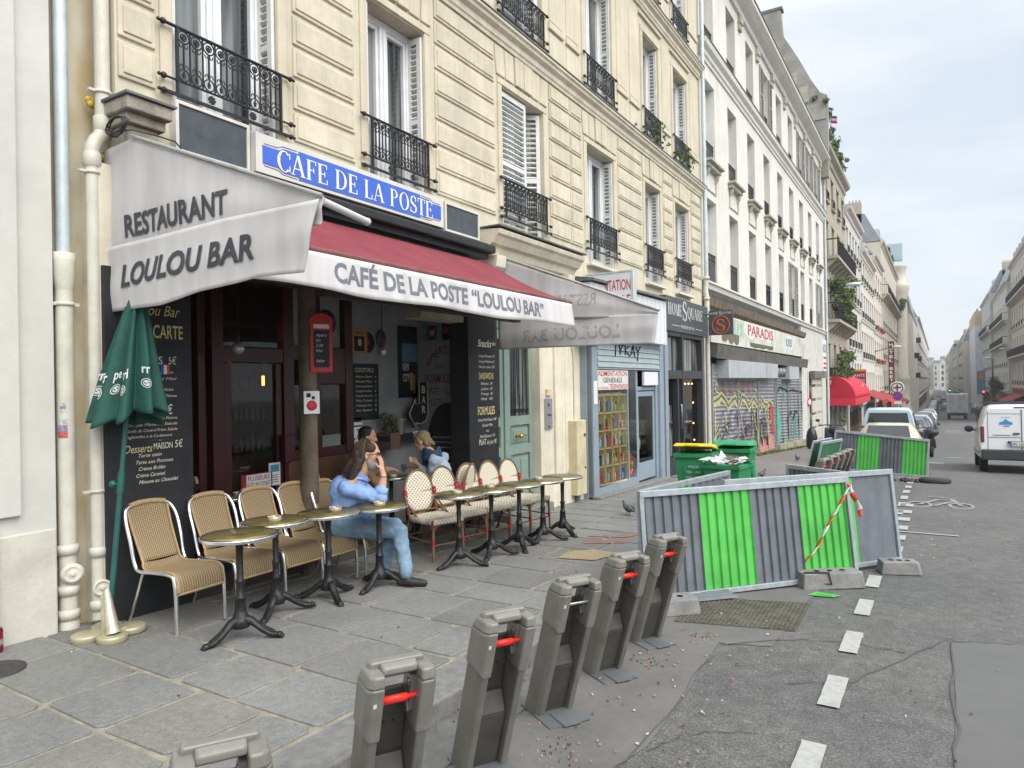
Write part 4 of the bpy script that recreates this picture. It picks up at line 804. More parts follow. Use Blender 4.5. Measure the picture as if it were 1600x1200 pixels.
# ---------------------------------------------------------------- awning
canvas, n_, l_ = Mn('grey_canvas')
def special_canvas():
    b = n_['Principled BSDF']; b.inputs['Roughness'].default_value = .85; g_ = n_.new('ShaderNodeNewGeometry'); mp = n_.new('ShaderNodeMapping'); mp.inputs['Scale'].default_value = (2.5, 2.5, .45); l_(g_.outputs['Position'], mp.inputs['Vector'])
    t = n_.new('ShaderNodeTexNoise'); t.inputs['Scale'].default_value = 2.6; t.inputs['Detail'].default_value = 7; l_(mp.outputs[0], t.inputs['Vector']); r = n_.new('ShaderNodeValToRGB'); l_(t.outputs['Fac'], r.inputs['Fac']); e = r.color_ramp.elements
    e[0].position = .3; e[0].color = (.47, .46, .455, 1); e[1].position = .7; e[1].color = (.59, .58, .585, 1); l_(r.outputs[0], b.inputs['Base Color'])
    tr = n_.new('ShaderNodeBsdfTranslucent'); l_(r.outputs[0], tr.inputs['Color']); m = n_.new('ShaderNodeMixShader'); m.inputs[0].default_value = .07; o = n_['Material Output']; l_(b.outputs[0], m.inputs[1]); l_(tr.outputs[0], m.inputs[2]); l_(m.outputs[0], o.inputs['Surface'])
special_canvas()
redc, n_, l_ = Mn('red_canvas')
def special_red():
    b = n_['Principled BSDF']; b.inputs['Roughness'].default_value = .85; g_ = n_.new('ShaderNodeNewGeometry'); t = n_.new('ShaderNodeTexNoise'); t.inputs['Scale'].default_value = 3; t.inputs['Detail'].default_value = 5; l_(g_.outputs['Position'], t.inputs['Vector']); r = n_.new('ShaderNodeValToRGB'); l_(t.outputs['Fac'], r.inputs['Fac']); e = r.color_ramp.elements
    e[0].position = .3; e[0].color = (.165, .022, .034, 1); e[1].position = .7; e[1].color = (.21, .036, .05, 1)
    v = n_.new('ShaderNodeTexVoronoi'); v.inputs['Scale'].default_value = 9; l_(g_.outputs['Position'], v.inputs['Vector']); rr = n_.new('ShaderNodeValToRGB'); l_(v.outputs['Distance'], rr.inputs['Fac']); rr.color_ramp.elements[0].position = .05; rr.color_ramp.elements[0].color = (1, 1, 1, 1); rr.color_ramp.elements[1].position = .085; rr.color_ramp.elements[1].color = (0, 0, 0, 1)
    vm = n_.new('ShaderNodeMath'); vm.operation = 'MULTIPLY'; n2 = n_.new('ShaderNodeTexNoise'); n2.inputs['Scale'].default_value = 1.3; l_(g_.outputs['Position'], n2.inputs['Vector']); th = n_.new('ShaderNodeMath'); th.operation = 'GREATER_THAN'; th.inputs[1].default_value = .56; l_(n2.outputs['Fac'], th.inputs[0]); l_(rr.outputs[0], vm.inputs[0]); l_(th.outputs[0], vm.inputs[1])
    mm = n_.new('ShaderNodeMixRGB'); l_(vm.outputs[0], mm.inputs['Fac']); l_(r.outputs[0], mm.inputs['Color1']); mm.inputs['Color2'].default_value = (.5, .42, .42, 1); l_(mm.outputs[0], b.inputs['Base Color'])
special_red()
def lerp_poly(P, t):
    L = [0]
    for p, q in zip(P, P[1:]): L.append(L[-1]+(Vector(q)-Vector(p)).length)
    s = t*L[-1]
    for i in range(len(P)-1):
        if s <= L[i+1] or i == len(P)-2: k = (s-L[i])/(L[i+1]-L[i]); return Vector(P[i]).lerp(Vector(P[i+1]), k)
aw = thing('cafe_awning', 'café awning with red canopy, lettered grey valance and grey side flaps', 'awning', (FX, 5.5, 2.5))
def flap(name, Y, top, bot, dirn, amp=.026, ph=0):
    def fn(u, v):
        a, b = lerp_poly(top, u), lerp_poly(bot, u); p = a.lerp(b, v)
        w = amp*(sin(u*9+ph)*.5+sin(u*23+v*3+ph)*.22+sin(v*7+u*2)*.25)*min(1, v*2+.1)
        return (p.x, Y+dirn*w, p.y)
    m = MB(); m.grid(fn, 48, 16); m.build(name, canvas, aw, solid=.006)
    def on(x, z, off):
        u = (x-top[0][0])/(top[-1][0]-top[0][0]); v = .5
        for _ in range(4):
            p, q = lerp_poly(top, min(max(u, 0), 1)), lerp_poly(bot, min(max(u, 0), 1)); v = min(max((p.y-z)/(p.y-q.y), 0), 1); u += (x-(p.x+(q.x-p.x)*v))/(top[-1][0]-top[0][0])
        return (x, fn(u, v)[1]+off, z)
    return on
f1 = flap('side_flap', 2.965, [(-5.50, 3.62), (-5.07, 3.645), (-4.0, 3.23), (-3.10, 2.90)], [(-5.53, 2.75), (-4.6, 2.76), (-3.9, 2.78), (-3.14, 2.74)], 1)
f2 = flap('side_flap', 2.935, [(-5.54, 2.86), (-4.7, 2.87), (-3.98, 2.89), (-3.11, 2.88)], [(-5.55, 2.37), (-5.11, 2.375), (-4.71, 2.37), (-4.27, 2.43), (-3.68, 2.475), (-3.25, 2.46)], 1, .025, 1)
f3 = flap('side_flap', 8.30, [(-5.34, 3.60), (-4.05, 3.09), (-2.93, 2.65)], [(-5.30, 2.72), (-4.0, 2.63), (-2.95, 2.60)], 1)
f4 = flap('side_flap', 8.31, [(-5.30, 2.74), (-4.0, 2.65), (-2.93, 2.62)], [(-5.28, 2.27), (-4.07, 2.265), (-3.5, 2.26), (-2.99, 2.25)], 1, .025, 2)
ltr = M('letter_grey', (.05, .055, .065), .8, var=.1); ltr2 = M('letter_faded', (.15, .155, .18), .8, var=.15, scale=20); faint = M('letter_showthrough', (.36, .355, .36), .9)
def ripple(x, z, base): return base
m = MB()
m.text('RESTAURANT', (0, 0, 0), X3, Z3, 1, 1, .03, 0, fn=lambda a, b: f1(-5.19+a*1.22, 2.925+.155*b, -.011))
m.text('LOULOU BAR', (0, 0, 0), X3, Z3, 1, 1, .03, .18, fn=lambda a, b: f2(-5.20+a*1.49, 2.545+a*.055+.155*b, -.011)); m.build('lettering', ltr, aw)
m = MB()
m.text('RESTAURANT', (0, 0, 0), X3, Z3, 1, 1, .022, .0, fn=lambda a, b: f3(-3.77-a*1.1, 2.80+.15*b, -.005))
m.text('LOULOU BAR', (0, 0, 0), X3, Z3, 1, 1, .022, .1, fn=lambda a, b: f4(-3.45-a*1.45, 2.36+.16*b, -.005)); m.build('lettering', faint, aw)
# canopy: slightly sagging cloth from cassette to front tube
def can(u, v):
    y = 3.02+(7.88-3.02)*u; x = -5.16+(-3.95+5.16)*v; z = 3.42-(3.42-2.80)*v-.05*sin(pi*v)+.008*sin(u*40)*sin(pi*v); return (x, y, z)
m = MB(); m.grid(can, 40, 14); m.build('canopy', redc, aw, solid=.006)
def val(u, v):
    y = 2.99+(7.90-2.99)*u; z0 = 2.775; z1 = 2.485+.012*sin(u*17)+.012*sin(u*6+1); return (-3.925+.03*v+.018*sin(u*21)*v+.01*sin(u*47)*v, y, z0+(z1-z0)*v)
m = MB(); m.grid(val, 90, 8); m.build('valance', canvas, aw, solid=.006)
def valtext(y, z):
    u = (y-2.99)/4.91; v = (2.775-z)/.29; p = val(u, v); return (p[0]+.0055, y, z)
m = MB(); m.text('CAFÉ DE LA POSTE “LOULOU BAR”', (0, 0, 0), Y3, Z3, 1, 1, .03, 0, fn=lambda a, b: valtext(3.83+a*3.31, 2.575-a*.02+.148*b)); m.build('lettering', ltr2, aw)
alu = M('awning_tube', (.40, .40, .39), .45, .4, var=.15, scale=10); tubedk = M('awning_dark_tube', (.06, .055, .05), .5, .2, var=.3, scale=20)
m = MB(); m.tube([(-3.96, 3.0, 2.795), (-3.96, 7.93, 2.795)], .03, 10); m.build('front_tube', M('awning_bar', (.16, .055, .05), .6, var=.3), aw)
m = MB(); m.tube([(-4.03, 3.06, 2.58), (-4.03, 8.02, 2.60)], .055, 14); m.lathe([(.055, 0), (.066, 0), (.066, .05), (.045, .05), (.045, .0)], (-4.03, 8.02, 2.60), 16, (0, 1, 0)); m.build('roller_tube', tubedk, aw)
m = MB(); m.tube([(-3.14, 2.99, 2.885), (-3.20, 3.44, 2.855)], .024, 10); m.ell((-3.20, 3.44, 2.855), .026); m.build('rolled_cloth', canvas, aw)
m = MB(); m.box(-5.34, 2.99, 3.56, -5.10, 8.0, 3.665); m.build('cassette', blk, aw, bevel=.02)
m = MB()
for y in (3.9, 7.0): m.beam((-5.2, y, 3.0), (-4.55, y+.35, 2.82), .05, .07); m.beam((-4.55, y+.35, 2.82), (-3.98, y, 2.70), .04, .05)
m.box(-4.6, 4.3, 2.56, -4.5, 7.6, 2.62); m.build('folding_arm', tubedk, aw)
m = MB(); m.tube([(-5.07, 2.95, 3.66), (-3.10, 2.95, 2.905)], .012, 8); m.tube([(-5.3, 8.30, 3.61), (-2.92, 8.30, 2.66)], .016, 8); m.build('flap_rod', alu, aw)
m = MB(); m.box(-5.34, 6.35, 2.57, -5.1, 7.2, 2.72); tag(m.build('terrace_heater', M('heater_beige', (.30, .27, .2), .5, var=.2)), 'beige flat heater box hanging under the awning above the terrace', 'heater')
# ---------------------------------------------------------------- grocery shopfront
bg_ = M('blue_grey_paint', (.22, .27, .315), .5, var=.06, scale=6, stain=.12); bgd = M('slate_blue_paint', (.13, .155, .18), .6, var=.1, scale=6, stain=.2); whp = M('white_cladding', (.60, .61, .64), .5, var=.05, scale=4)
gs = thing('grocery_shopfront', 'blue-grey grocery shopfront with roller shutter, shelf window and open narrow door', 'shopfront', (FX, 13, -.3))
GX = -5.12
m = MB()
m.box(FX-.1, 10.98, -.4, GX-.08, 11.02, 3.4); m.box(FX-.1, 11.02, -.5, GX+.02, 11.24, 2.42); m.box(FX, 14.42, -.6, GX+.03, 14.66, 2.6); m.box(FX, 15.0, -.6, GX-.05, 15.2, 2.9)
m.box(FX-.1, 11.24, 2.03, GX+.02, 14.42, 2.06); m.box(FX, 12.72, -.4, GX-.04, 12.80, 2.03); m.box(FX, 13.16, -.5, GX-.03, 13.26, 2.03); m.box(FX, 14.3, -.5, GX-.03, 14.42, 2.03); m.box(FX, 13.26, 1.62, GX-.05, 14.3, 1.70)
m.build('frame', bg_, gs, bevel=.006)
m = MB(); m.box(FX-.02, 11.022, -.5, GX+.0, 11.0, 2.41); m.build('pillar_side', bgd, gs)
m = MB(); m.hexa([(FX-.1, 11.24, -.5), (GX, 11.24, -.5), (GX, 13.16, -.55), (FX-.1, 13.16, -.55)], [(FX-.1, 11.24, g(11.2)+.16), (GX, 11.24, g(11.2)+.16), (GX, 13.16, g(13.2)+.2), (FX-.1, 13.16, g(13.2)+.2)])
m.build('stall_riser', bg_, gs)
m = MB(); m.hexa([(FX, 11.0, -.6), (GX+.14, 11.0, -.6), (GX+.14, 14.7, -.7), (FX, 14.7, -.7)], [(FX, 11.0, g(11)+.05), (GX+.14, 11.0, g(11)+.05), (GX+.14, 14.7, g(14.7)+.07), (FX, 14.7, g(14.7)+.07)]); m.build('stone_step', granite, gs, bevel=.02)
m = MB()
for k in range(5):
    z = 2.07+k*.105; m.hexa([(GX-.05, 11.25, z), (GX+.03, 11.25, z), (GX+.03, 14.41, z), (GX-.05, 14.41, z)], [(GX-.05, 11.25, z+.10), (GX+.012, 11.25, z+.10), (GX+.012, 14.41, z+.10), (GX-.05, 14.41, z+.10)])
sh = m.build('roller_shutter', M('shutter_bluegrey', (.30, .36, .38), .5, var=.08, scale=5, stain=.1), gs)
m = MB(); zz = 2.37
S_ = [[(0, .14), (.28, .16)], [(.14, .15), (.1, -.1)], [(.3, .12), (.5, .14), (.34, .02), (.5, .0)], [(.3, .12), (.33, -.06)], [(.58, .14), (.58, -.06)], [(.8, .12), (.58, .04), (.82, -.08)], [(.86, -.06), (.98, .14), (1.08, -.1)], [(.9, .0), (1.1, .02)], [(1.12, .12), (1.24, .02), (1.4, .14)], [(1.26, .02), (1.2, -.16)]]
for st in S_:
    for a, b in zip(st, st[1:]): m.beam((GX+.036, 11.9+a[0], zz+a[1]), (GX+.036, 11.9+b[0], zz+b[1]), .004, .026, up=(1, 0, 0))
m.build('graffiti_tag', M('graffiti_black', (.02, .02, .025), .6), sh)
m = MB(); pane(m, GX-.02, 12.8, .1, 13.16, 2.02); pane(m, GX-.02, 11.24, -.05, 12.72, 2.02); m.build('shop_window', clear, gs)
dr = MB(); dr.box(GX-.10, 13.28, g(13.5)+.10, GX-.06, 13.36, 1.6); dr.box(GX-.10, 14.2, g(13.5)+.10, GX-.06, 14.28, 1.6); dr.box(GX-.10, 13.36, 1.5, GX-.06, 14.2, 1.6); dr.box(GX-.10, 13.36, g(13.5)+.10, GX-.06, 14.2, .15); d = dr.build('shop_door', bg_, gs, bevel=.004)
m = MB(); pane(m, GX-.08, 13.36, .15, 14.2, 1.5); m.build('door_glass', clear, d)
m = MB(); m.box(FX-2.2, 11.1, -.6, FX-2.1, 14.6, 2.6); m.box(FX-2.2, 11.05, -.6, FX-.1, 11.1, 2.6); m.box(FX-2.2, 14.6, -.6, FX-.1, 14.66, 2.6); m.box(FX-2.2, 11.1, 2.5, FX-.1, 14.6, 2.6); m.box(FX-2.2, 11.1, -.6, FX-.1, 14.6, -.2); m.build('shop_interior', M('shop_dark', (.05, .045, .04), .8, var=.4, scale=3), gs)
m = MB(); prof_z = (2.58, 3.47)
n = 30
for k in range(n):
    a = 10.66+(14.42-10.66)*k/n; b = 10.66+(14.42-10.66)*(k+1)/n; e = .004 if k % 2 else .0; m.box(FX+.02, a, 2.58, -4.93+e, b-.004, 3.48+.015*k/n)
m.build('white_fascia', whp, gs)
m = MB(); m.hexa([(FX, 10.62, 3.50), (-4.86, 10.62, 3.50), (-4.86, 14.5, 3.53), (FX, 14.5, 3.53)], [(FX, 10.62, 3.62), (-4.86, 10.62, 3.54), (-4.86, 14.5, 3.57), (FX, 14.5, 3.65)]); m.build('fascia_flashing', lead, gs)
redl = M('letter_red', (.45, .02, .03), .6); blackl = M('letter_black', (.03, .03, .035), .6)
m = MB(); m.box(GX-.02, 11.26, 1.66, GX+.0, 12.70, 2.02); o = tag(m.build('grocery_sign', M('sign_cream', (.55, .55, .50), .6)), 'white window sign reading ALIMENTATION GENERALE TELEPHONIQUE in the grocery window', 'sign')
m = MB(); X = GX+.002
def tb(s, y, z, h, w, mi, bold=.0): m.mi = mi; m.text(s, (X, y, z), Y3, Z3, h, w, bold)
tb('ALIMENTATION', 11.28, 1.91, .09, 1.36, 0, .006); tb('GENERALE', 11.52, 1.79, .09, .88, 1, .008); tb('TELEPHONIQUE', 11.78, 1.675, .085, .9, 0, .01); tb('ACCESSOIRES', 11.28, 1.68, .03, .46, 0); m.build('lettering', [redl, blackl], o)
m = MB(); m.box(GX+.022, 11.06, 1.42, GX+.025, 11.2, 1.82); o = tag(m.build('notice', wht), 'narrow white paper notice on the blue-grey pillar of the grocery', 'notice')
m = MB()
for k in range(9): m.box(GX+.025, 11.08, 1.76-k*.036, GX+.026, 11.18, 1.766-k*.036)
m.build('print', M('print_grey', (.4, .4, .4), .6), o)
# shelf with cubbies and goods
yw = M('shelf_pine', (.80, .64, .30), .55, var=.12, scale=14); cub = thing('cubby_shelf', 'yellow wooden shelf of twenty cubbies filling the grocery window', 'shelf', (GX, 12, .2)); m = MB()
ys = [11.27+k*(12.66-11.27)/4 for k in range(5)]
def zc(y, r): zb = g(y)+.20; return zb+(1.56-zb)*r/5
for y in ys: m.box(GX-.14, y-.014, zc(y, 0), GX-.04, y+.014, 1.57)
for r in range(6):
    a, b = ys[0], ys[-1]; m.hexa([(GX-.14, a, zc(a, r)-.014), (GX-.04, a, zc(a, r)-.014), (GX-.04, b, zc(b, r)-.014), (GX-.14, b, zc(b, r)-.014)], [(GX-.14, a, zc(a, r)+.014), (GX-.04, a, zc(a, r)+.014), (GX-.04, b, zc(b, r)+.014), (GX-.14, b, zc(b, r)+.014)])
m.build('frame', yw, cub); m = MB(); m.box(GX-.17, 11.26, -.1, GX-.145, 12.68, 1.6); m.build('back_panel', M('shelf_back', (.62, .50, .28), .7, var=.2), cub)
goods = [M('goods_%s' % n, c, .4, var=.35, scale=50) for n, c in (('blue', (.05, .28, .65)), ('red', (.65, .05, .06)), ('yellow', (.7, .55, .06)), ('green', (.22, .45, .08)), ('white', (.7, .7, .7)), ('black', (.03, .03, .03)), ('pink', (.5, .08, .22)), ('cyan', (.05, .3, .4)), ('orange', (.5, .16, .02)))]
PAL = ['5445', '0827', '8434', '4333', '5545', '2613', '0174', '3814', '7744', '6446', '4114', '3474', '4745', '5444', '8234', '8284', '1881', '5454', '6241', '0047']
ordn = ['leftmost', 'second', 'third', 'rightmost']; rown = ['top', 'second', 'middle', 'fourth', 'bottom']; rnd = random.Random(8)
for r in range(5):
    for c in range(4):
        m = MB(); pal = PAL[r*4+c]; y0, y1 = ys[c]+.03, ys[c+1]-.03; zb = zc((y0+y1)/2, 4-r)+.03; y = y0
        for q in range(5):
            m.mi = int(pal[q % 4]); w_ = (y1-y0)/5*.9; h = rnd.uniform(.08, .21); x = GX-.075-rnd.random()*.03
            if rnd.random() < .5: m.lathe([(w_/2, 0), (w_/2, h*.75), (w_*.25, h*.85), (w_*.25, h)], (x, y+w_/2, zb), 9)
            else: m.obox((x, y+w_/2, zb+h/2), (.03, 0, 0), (0, w_/2, rnd.uniform(-.01, .01)), (0, 0, h/2))
            y += w_/.9
        tag(m.build('shelf_goods', goods), 'packets in the %s cubby of the %s row of the yellow shelf' % (ordn[c], rown[r]), 'goods', 'goods in the shelf cubbies')
m = MB(); rnd = random.Random(2)
for k in range(26): m.mi = rnd.choice((1, 8, 8, 2)); m.ell((GX-.2+rnd.random()*.12, 12.84+rnd.random()*.28, g(12.9)+.28+rnd.random()*.35), (.06, .05, .06), 8, 6)
tag(m.build('orange_bags', goods), 'heap of orange and red net bags at the foot of the grocery window', 'bags')
m = MB()
for (y, z, mi, r) in ((13.55, 1.25, 4, .12), (13.5, .72, 7, .12), (13.75, .5, 4, .13), (13.45, .12, 0, .08)):
    m.mi = mi; m.ell((GX-.25, y, z), (.04, r*1.1, r*1.3), 12, 8); m.mi = 4; m.tube([(GX-.25, y-.05, z-r), (GX-.25, y-.2, z-r*1.3-.45)], .008, 5)
tag(m.build('toy_windmills', goods), 'pale blue and white toys on sticks hanging inside the grocery door', 'toys')
m = MB(); m.box(GX-.03, 13.5, 1.72, GX+.03, 14.3, 2.0); tag(m.build('shutter_box', whp, bevel=.01), 'short white box under the shutter above the grocery door', 'box')
# perpendicular ALIMENTATION sign
sgn = thing('projecting_sign', 'white lightbox sign with red ALIMENTATION lettering sticking out above the grocery', 'sign', (-4.9, 11.3, 3.2))
m = MB(); m.box(-5.30, 11.24, 3.0, -4.42, 11.38, 3.70); m.build('light_box', whp, sgn, bevel=.01)
m = MB()
for a in ((-5.31, 11.23, 2.99, -5.28, 11.39, 3.71), (-4.44, 11.23, 2.99, -4.41, 11.39, 3.71), (-5.28, 11.23, 3.685, -4.44, 11.39, 3.71)): m.box(*a)
m.build('frame', zinc, sgn)
m = MB(); m.text('ALIMENTATION', (-5.26, 11.237, 3.38), X3, Z3, .18, .80, .008); m.text('GENERALE', (-5.26, 11.237, 3.12), X3, Z3, .17, .80, .008); m.build('lettering', redl, sgn)
# ---------------------------------------------------------------- dark furniture shop
hsf = M('charcoal_fascia', (.055, .066, .072), .5, var=.08, scale=6); hsd = M('charcoal_frame', (.028, .03, .034), .45)
hs = thing('furniture_shopfront', 'charcoal shopfront with tall panes and a grey fascia reading HOMESQUARE', 'shopfront', (FX, 16.9, -.4)); HX = -5.2
m = MB(); m.box(FX, 15.22, 2.96, HX, 18.55, 3.76); m.build('fascia', hsf, hs, bevel=.006)
m = MB(); serif_text(m, 'HOME', (HX+.003, 15.36, 3.34), Y3, Z3, .27, 1.0); serif_text(m, 'S', (HX+.003, 16.40, 3.26), Y3, Z3, .46, .34); serif_text(m, 'QUARE', (HX+.003, 16.78, 3.34), Y3, Z3, .27, 1.3)
for a, b in ((15.6, 16.15), (17.45, 18.0)): m.box(HX, a, 3.10, HX+.004, b, 3.112)
m.text('MOBILIER DE VIE', (HX+.003, 16.25, 3.07), Y3, Z3, .07, 1.05); m.build('lettering', M('letter_silver', (.55, .56, .54), .5), hs)
m = MB(); E1 = HX-.03
for y in (15.20, 16.42, 18.04): m.box(FX-.05, y, -.65, E1, y+.1, 2.955)
for z0, z1 in ((2.86, 2.955), (1.86, 2.06)): m.box(FX-.05, 15.3, z0, E1-.01, 18.04, z1)
m.box(FX-.05, 15.3, -.65, E1-.01, 16.42, .02); m.box(FX-.05, 16.52, -.75, E1-.01, 18.04, -.12); m.box(FX-.04, 16.1, .02, E1-.02, 16.2, 1.86)
m.build('frame', hsd, hs, bevel=.005)
m = MB(); m.box(FX-.02, 15.3, 2.06, FX-.01, 18.04, 2.86); m.build('upper_glass', glass, hs)
m = MB(); pane(m, FX-.01, 15.3, .02, 16.42, 1.86); pane(m, FX-.01, 16.52, -.12, 18.04, 1.86); m.build('lower_glass', clear, hs)
m = MB(); m.box(FX-1.9, 15.2, -.7, FX-1.8, 18.5, 2.9); m.box(FX-1.9, 15.2, -.7, FX-.06, 15.22, 2.9); m.box(FX-1.9, 18.14, -.7, FX-.06, 18.5, 2.9); m.box(FX-1.9, 15.2, -.75, FX-.06, 18.5, -.5); m.build('shop_interior', MATS['shop_dark'], hs)
m = MB(); rnd = random.Random(6)
for k in range(9): y = 16.65+k*.15; z = .0; m.mi = k % 4; m.lathe([(.05, 0), (.06, .3), (.03, .8+.3*rnd.random()), (.02, 1.3)], (FX-.35-.2*rnd.random(), y, z-.1), 10)
m.box(FX-.6, 16.6, .75, FX-.15, 18.0, .78); tag(m.build('window_display', [wht, M('display_grey', (.2, .2, .2), .3), M('display_brown', (.2, .1, .06), .4), M('display_green', (.1, .15, .1), .4)]), 'shelf of vases and bottles in the charcoal shop window', 'display')
m = MB()
for i, (y, z) in enumerate([(16.7+k*.28, 1.74) for k in range(5)]+[(17.9, 1.25), (17.9, .72), (17.95, .28), (17.92, -.02)]): m.ell((FX-.08, y, z), .022, 8, 6)
tag(m.build('fairy_lights', M('fairy_glow', (1, .5, .2), emit=(1, .45, .15), es=4)), 'row of small warm lights along the top of the charcoal shop window', 'lights')
m = MB(); m.tube([(E1+.02, 16.16, .7), (E1+.05, 16.16, .7), (E1+.05, 16.16, 1.25), (E1+.02, 16.16, 1.25)], .012, 6); m.build('door_handle', steel, hs)
sg = thing('projecting_sign', 'square charcoal hanging sign with an orange S in a ring', 'sign', (-4.8, 18.4, 3.3))
m = MB(); m.box(-5.13, 18.37, 3.0, -4.50, 18.43, 3.64); m.build('plate', hsf, sg, bevel=.004)
org = M('letter_orange', (.62, .09, .015), .6); m = MB(); m.tube([(-4.815+.225*cos(a*pi/16), 18.367, 3.26+.225*sin(a*pi/16)) for a in range(32)], .012, 5, close=True); serif_text(m, 'S', (-4.93, 18.366, 3.11), X3, Z3, .30, .24); m.build('emblem', org, sg)
m = MB(); serif_text(m, 'HOME', (-5.10, 18.366, 3.54), X3, Z3, .06, .23); serif_text(m, 'S', (-4.855, 18.366, 3.52), X3, Z3, .10, .08); serif_text(m, 'QUARE', (-4.765, 18.366, 3.54), X3, Z3, .06, .25); m.build('lettering', MATS['letter_silver'], sg)
m = MB(); m.tube([(-5.3, 18.4, 3.55), (-5.1, 18.4, 3.55)], .015, 6); m.build('bracket', iron, sg)
# ---------------------------------------------------------------- white building
wb_m = M('white_render', (.62, .605, .56), .85, var=.05, scale=2, streak=.10, stain=.10); slat = M('weathered_shutter', (.30, .30, .29), .8, var=.3, scale=12)
wb = thing('white_building', 'long white building of nine window bays above graffitied shop shutters', 'building', (FX, 30, -1))
wy = [19.1+k*2.575 for k in range(9)]; Wr = [(4.55, 6.88), (7.95, 10.18), (11.2, 13.3)]
m = MB(); holes = [(y, y+1.1, *r) for y in wy for r in Wr]
wall(m, FX, 18.65, 42.45, 4.45, 13.9, holes, .34); m.poly([(FX, 42.45, -2), (FX-10, 42.45, -2), (FX-10, 42.45, 13.9), (FX, 42.45, 13.9)]); m.poly([(FX, 18.65, 4), (FX, 18.65, 13.9), (FX-10, 18.65, 13.9), (FX-10, 18.65, 4)]); m.build('wall', wb_m, wb)
m = MB(); profile(m, [(-.02, 10.62), (.04, 10.62), (.05, 10.70), (.09, 10.74), (.10, 10.84), (.19, 10.92), (.22, 11.04), (-.02, 11.08)], 18.66, 42.44); profile(m, [(-.02, 13.68), (.08, 13.70), (.12, 13.82), (.28, 13.92), (.44, 14.05), (.46, 14.14), (-.02, 14.2)], 18.66, 42.44)
profile(m, [(-.02, 4.33), (.06, 4.33), (.09, 4.45), (.14, 4.47), (.14, 4.52), (-.02, 4.52)], 18.66, 42.44); m.build('cornice', wb_m, wb)
m = MB(); m.box(FX-.02, 18.66, 11.06, FX+.235, 42.46, 11.095); m.box(FX-.02, 18.66, 14.175, FX+.48, 42.46, 14.22); m.build('cornice_flashing', lead, wb)
for y in wy:
    m = MB(); m.box(FX-.3, y-.14, 7.80, FX+.24, y+1.24, 7.87); m.box(FX-.01, y-.08, 7.68, FX+.15, y+1.18, 7.80); m.box(FX-.01, y+.0, 7.1, FX+.03, y+1.1, 7.14); m.box(FX-.01, y+.02, 7.14, FX+.035, y+.06, 7.6); m.box(FX-.01, y+1.05, 7.14, FX+.035, y+1.09, 7.6)
    m.prism([(FX, 7.68), (FX+.13, 7.68), (FX+.1, 7.55), (FX, 7.40)], (0, y+.02, 0), X3, Z3, (0, .12, 0)); m.prism([(FX, 7.68), (FX+.13, 7.68), (FX+.1, 7.55), (FX, 7.40)], (0, y+.96, 0), X3, Z3, (0, .12, 0))
    m.box(FX-.01, y+1.5, 13.4, FX+.12, y+1.85, 13.68); m.box(FX-.01, y+1.52, 13.2, FX+.08, y+1.83, 13.4)
    m.build('window_ledge', MATS['dirty_stone'] if False else M('ledge_stone', (.42, .40, .34), .9, var=.2, scale=5, streak=.2), wb, bevel=.01)
rnd = random.Random(12); dead = M('boarded_window', (.56, .56, .55), .8, var=.05, scale=3)
rail_m = MB()
for k in range(11): yy = .03+k*.104; rail_m.box(-.008, yy-.008, 0, .008, yy+.008, .52)
for z in (0, .40, .50): rail_m.box(-.012, 0, z, .012, 1.1, z+.025)
for k in range(10): rail_m.tube([(0, .085+k*.104+.04*cos(a), .45+.03*sin(a)) for a in [q*pi/4 for q in range(8)]], .006, 4, close=True)
rail_o = rail_m.build('railing', iron, None); rd = rail_o.data; bpy.data.objects.remove(rail_o)
for i, y in enumerate(wy):
    for j, (z0, z1) in enumerate(Wr):
        f = window(wb, y, y+1.1, z0, z1, dep=.30, fr=(dead if i == 0 or (i, j) in ((1, 0), (6, 1)) else wht))
        if i == 0: mm = MB(); mm.box(FX-.27, y+.02, z0+.03, FX-.23, y+1.08, z1-.03); mm.build('board', dead, f)
        if (i, j) in ((5, 0), (8, 0)) or (j == 2 and i in (3, 6, 7, 8)):
            mm = MB(); leaf(mm, (FX+.03, y-.5, z0+.03), (0, 1, 0), .52, z1-z0-.06, 18); leaf(mm, (FX+.03, y+1.08, z0+.03), (0, 1, 0), .52, z1-z0-.06, 18); mm.build('shutter', slat, f)
        o = bpy.data.objects.new('railing', rd); COL.objects.link(o); adopt(o, wb); o.location = (FX-.06, y, z0+.05); o.scale.z = 1.5 if j == 0 else 1.0
m = MB(); m.tube([(FX+.12, 18.63, 4.6), (FX+.12, 18.63, 17)], .055, 12); o = m.build('zinc_section', zinc, None); dp = thing('drainpipe', 'zinc and cream drainpipe between the cream building and the white building', 'drainpipe', (FX+.12, 18.63, 0)); o.parent = dp; o.matrix_parent_inverse = Matrix.Translation((-(FX+.12), -18.63, 0))
m = MB(); m.tube([(FX+.12, 18.63, 3.2), (FX+.12, 18.63, 4.05), (FX+.09, 18.63, 4.2), (FX+.12, 18.63, 4.6)], .07, 12); m.tube([(FX+.12, 18.63, -.6), (FX+.12, 18.63, 3.2)], .06, 12)
for z in (3.5, 4.0, 4.55): m.lathe([(.07, z-.04), (.085, z-.04), (.085, z+.04), (.07, z+.04)], (FX+.12, 18.63, 0), 12)
m.build('cast_section', castw, dp)
m = MB(); m.tube([(FX+.1, 42.5, -1.5), (FX+.1, 42.5, 15.2)], .06, 10); tag(m.build('drainpipe', zinc), 'slim zinc drainpipe at the far end of the white building', 'drainpipe')
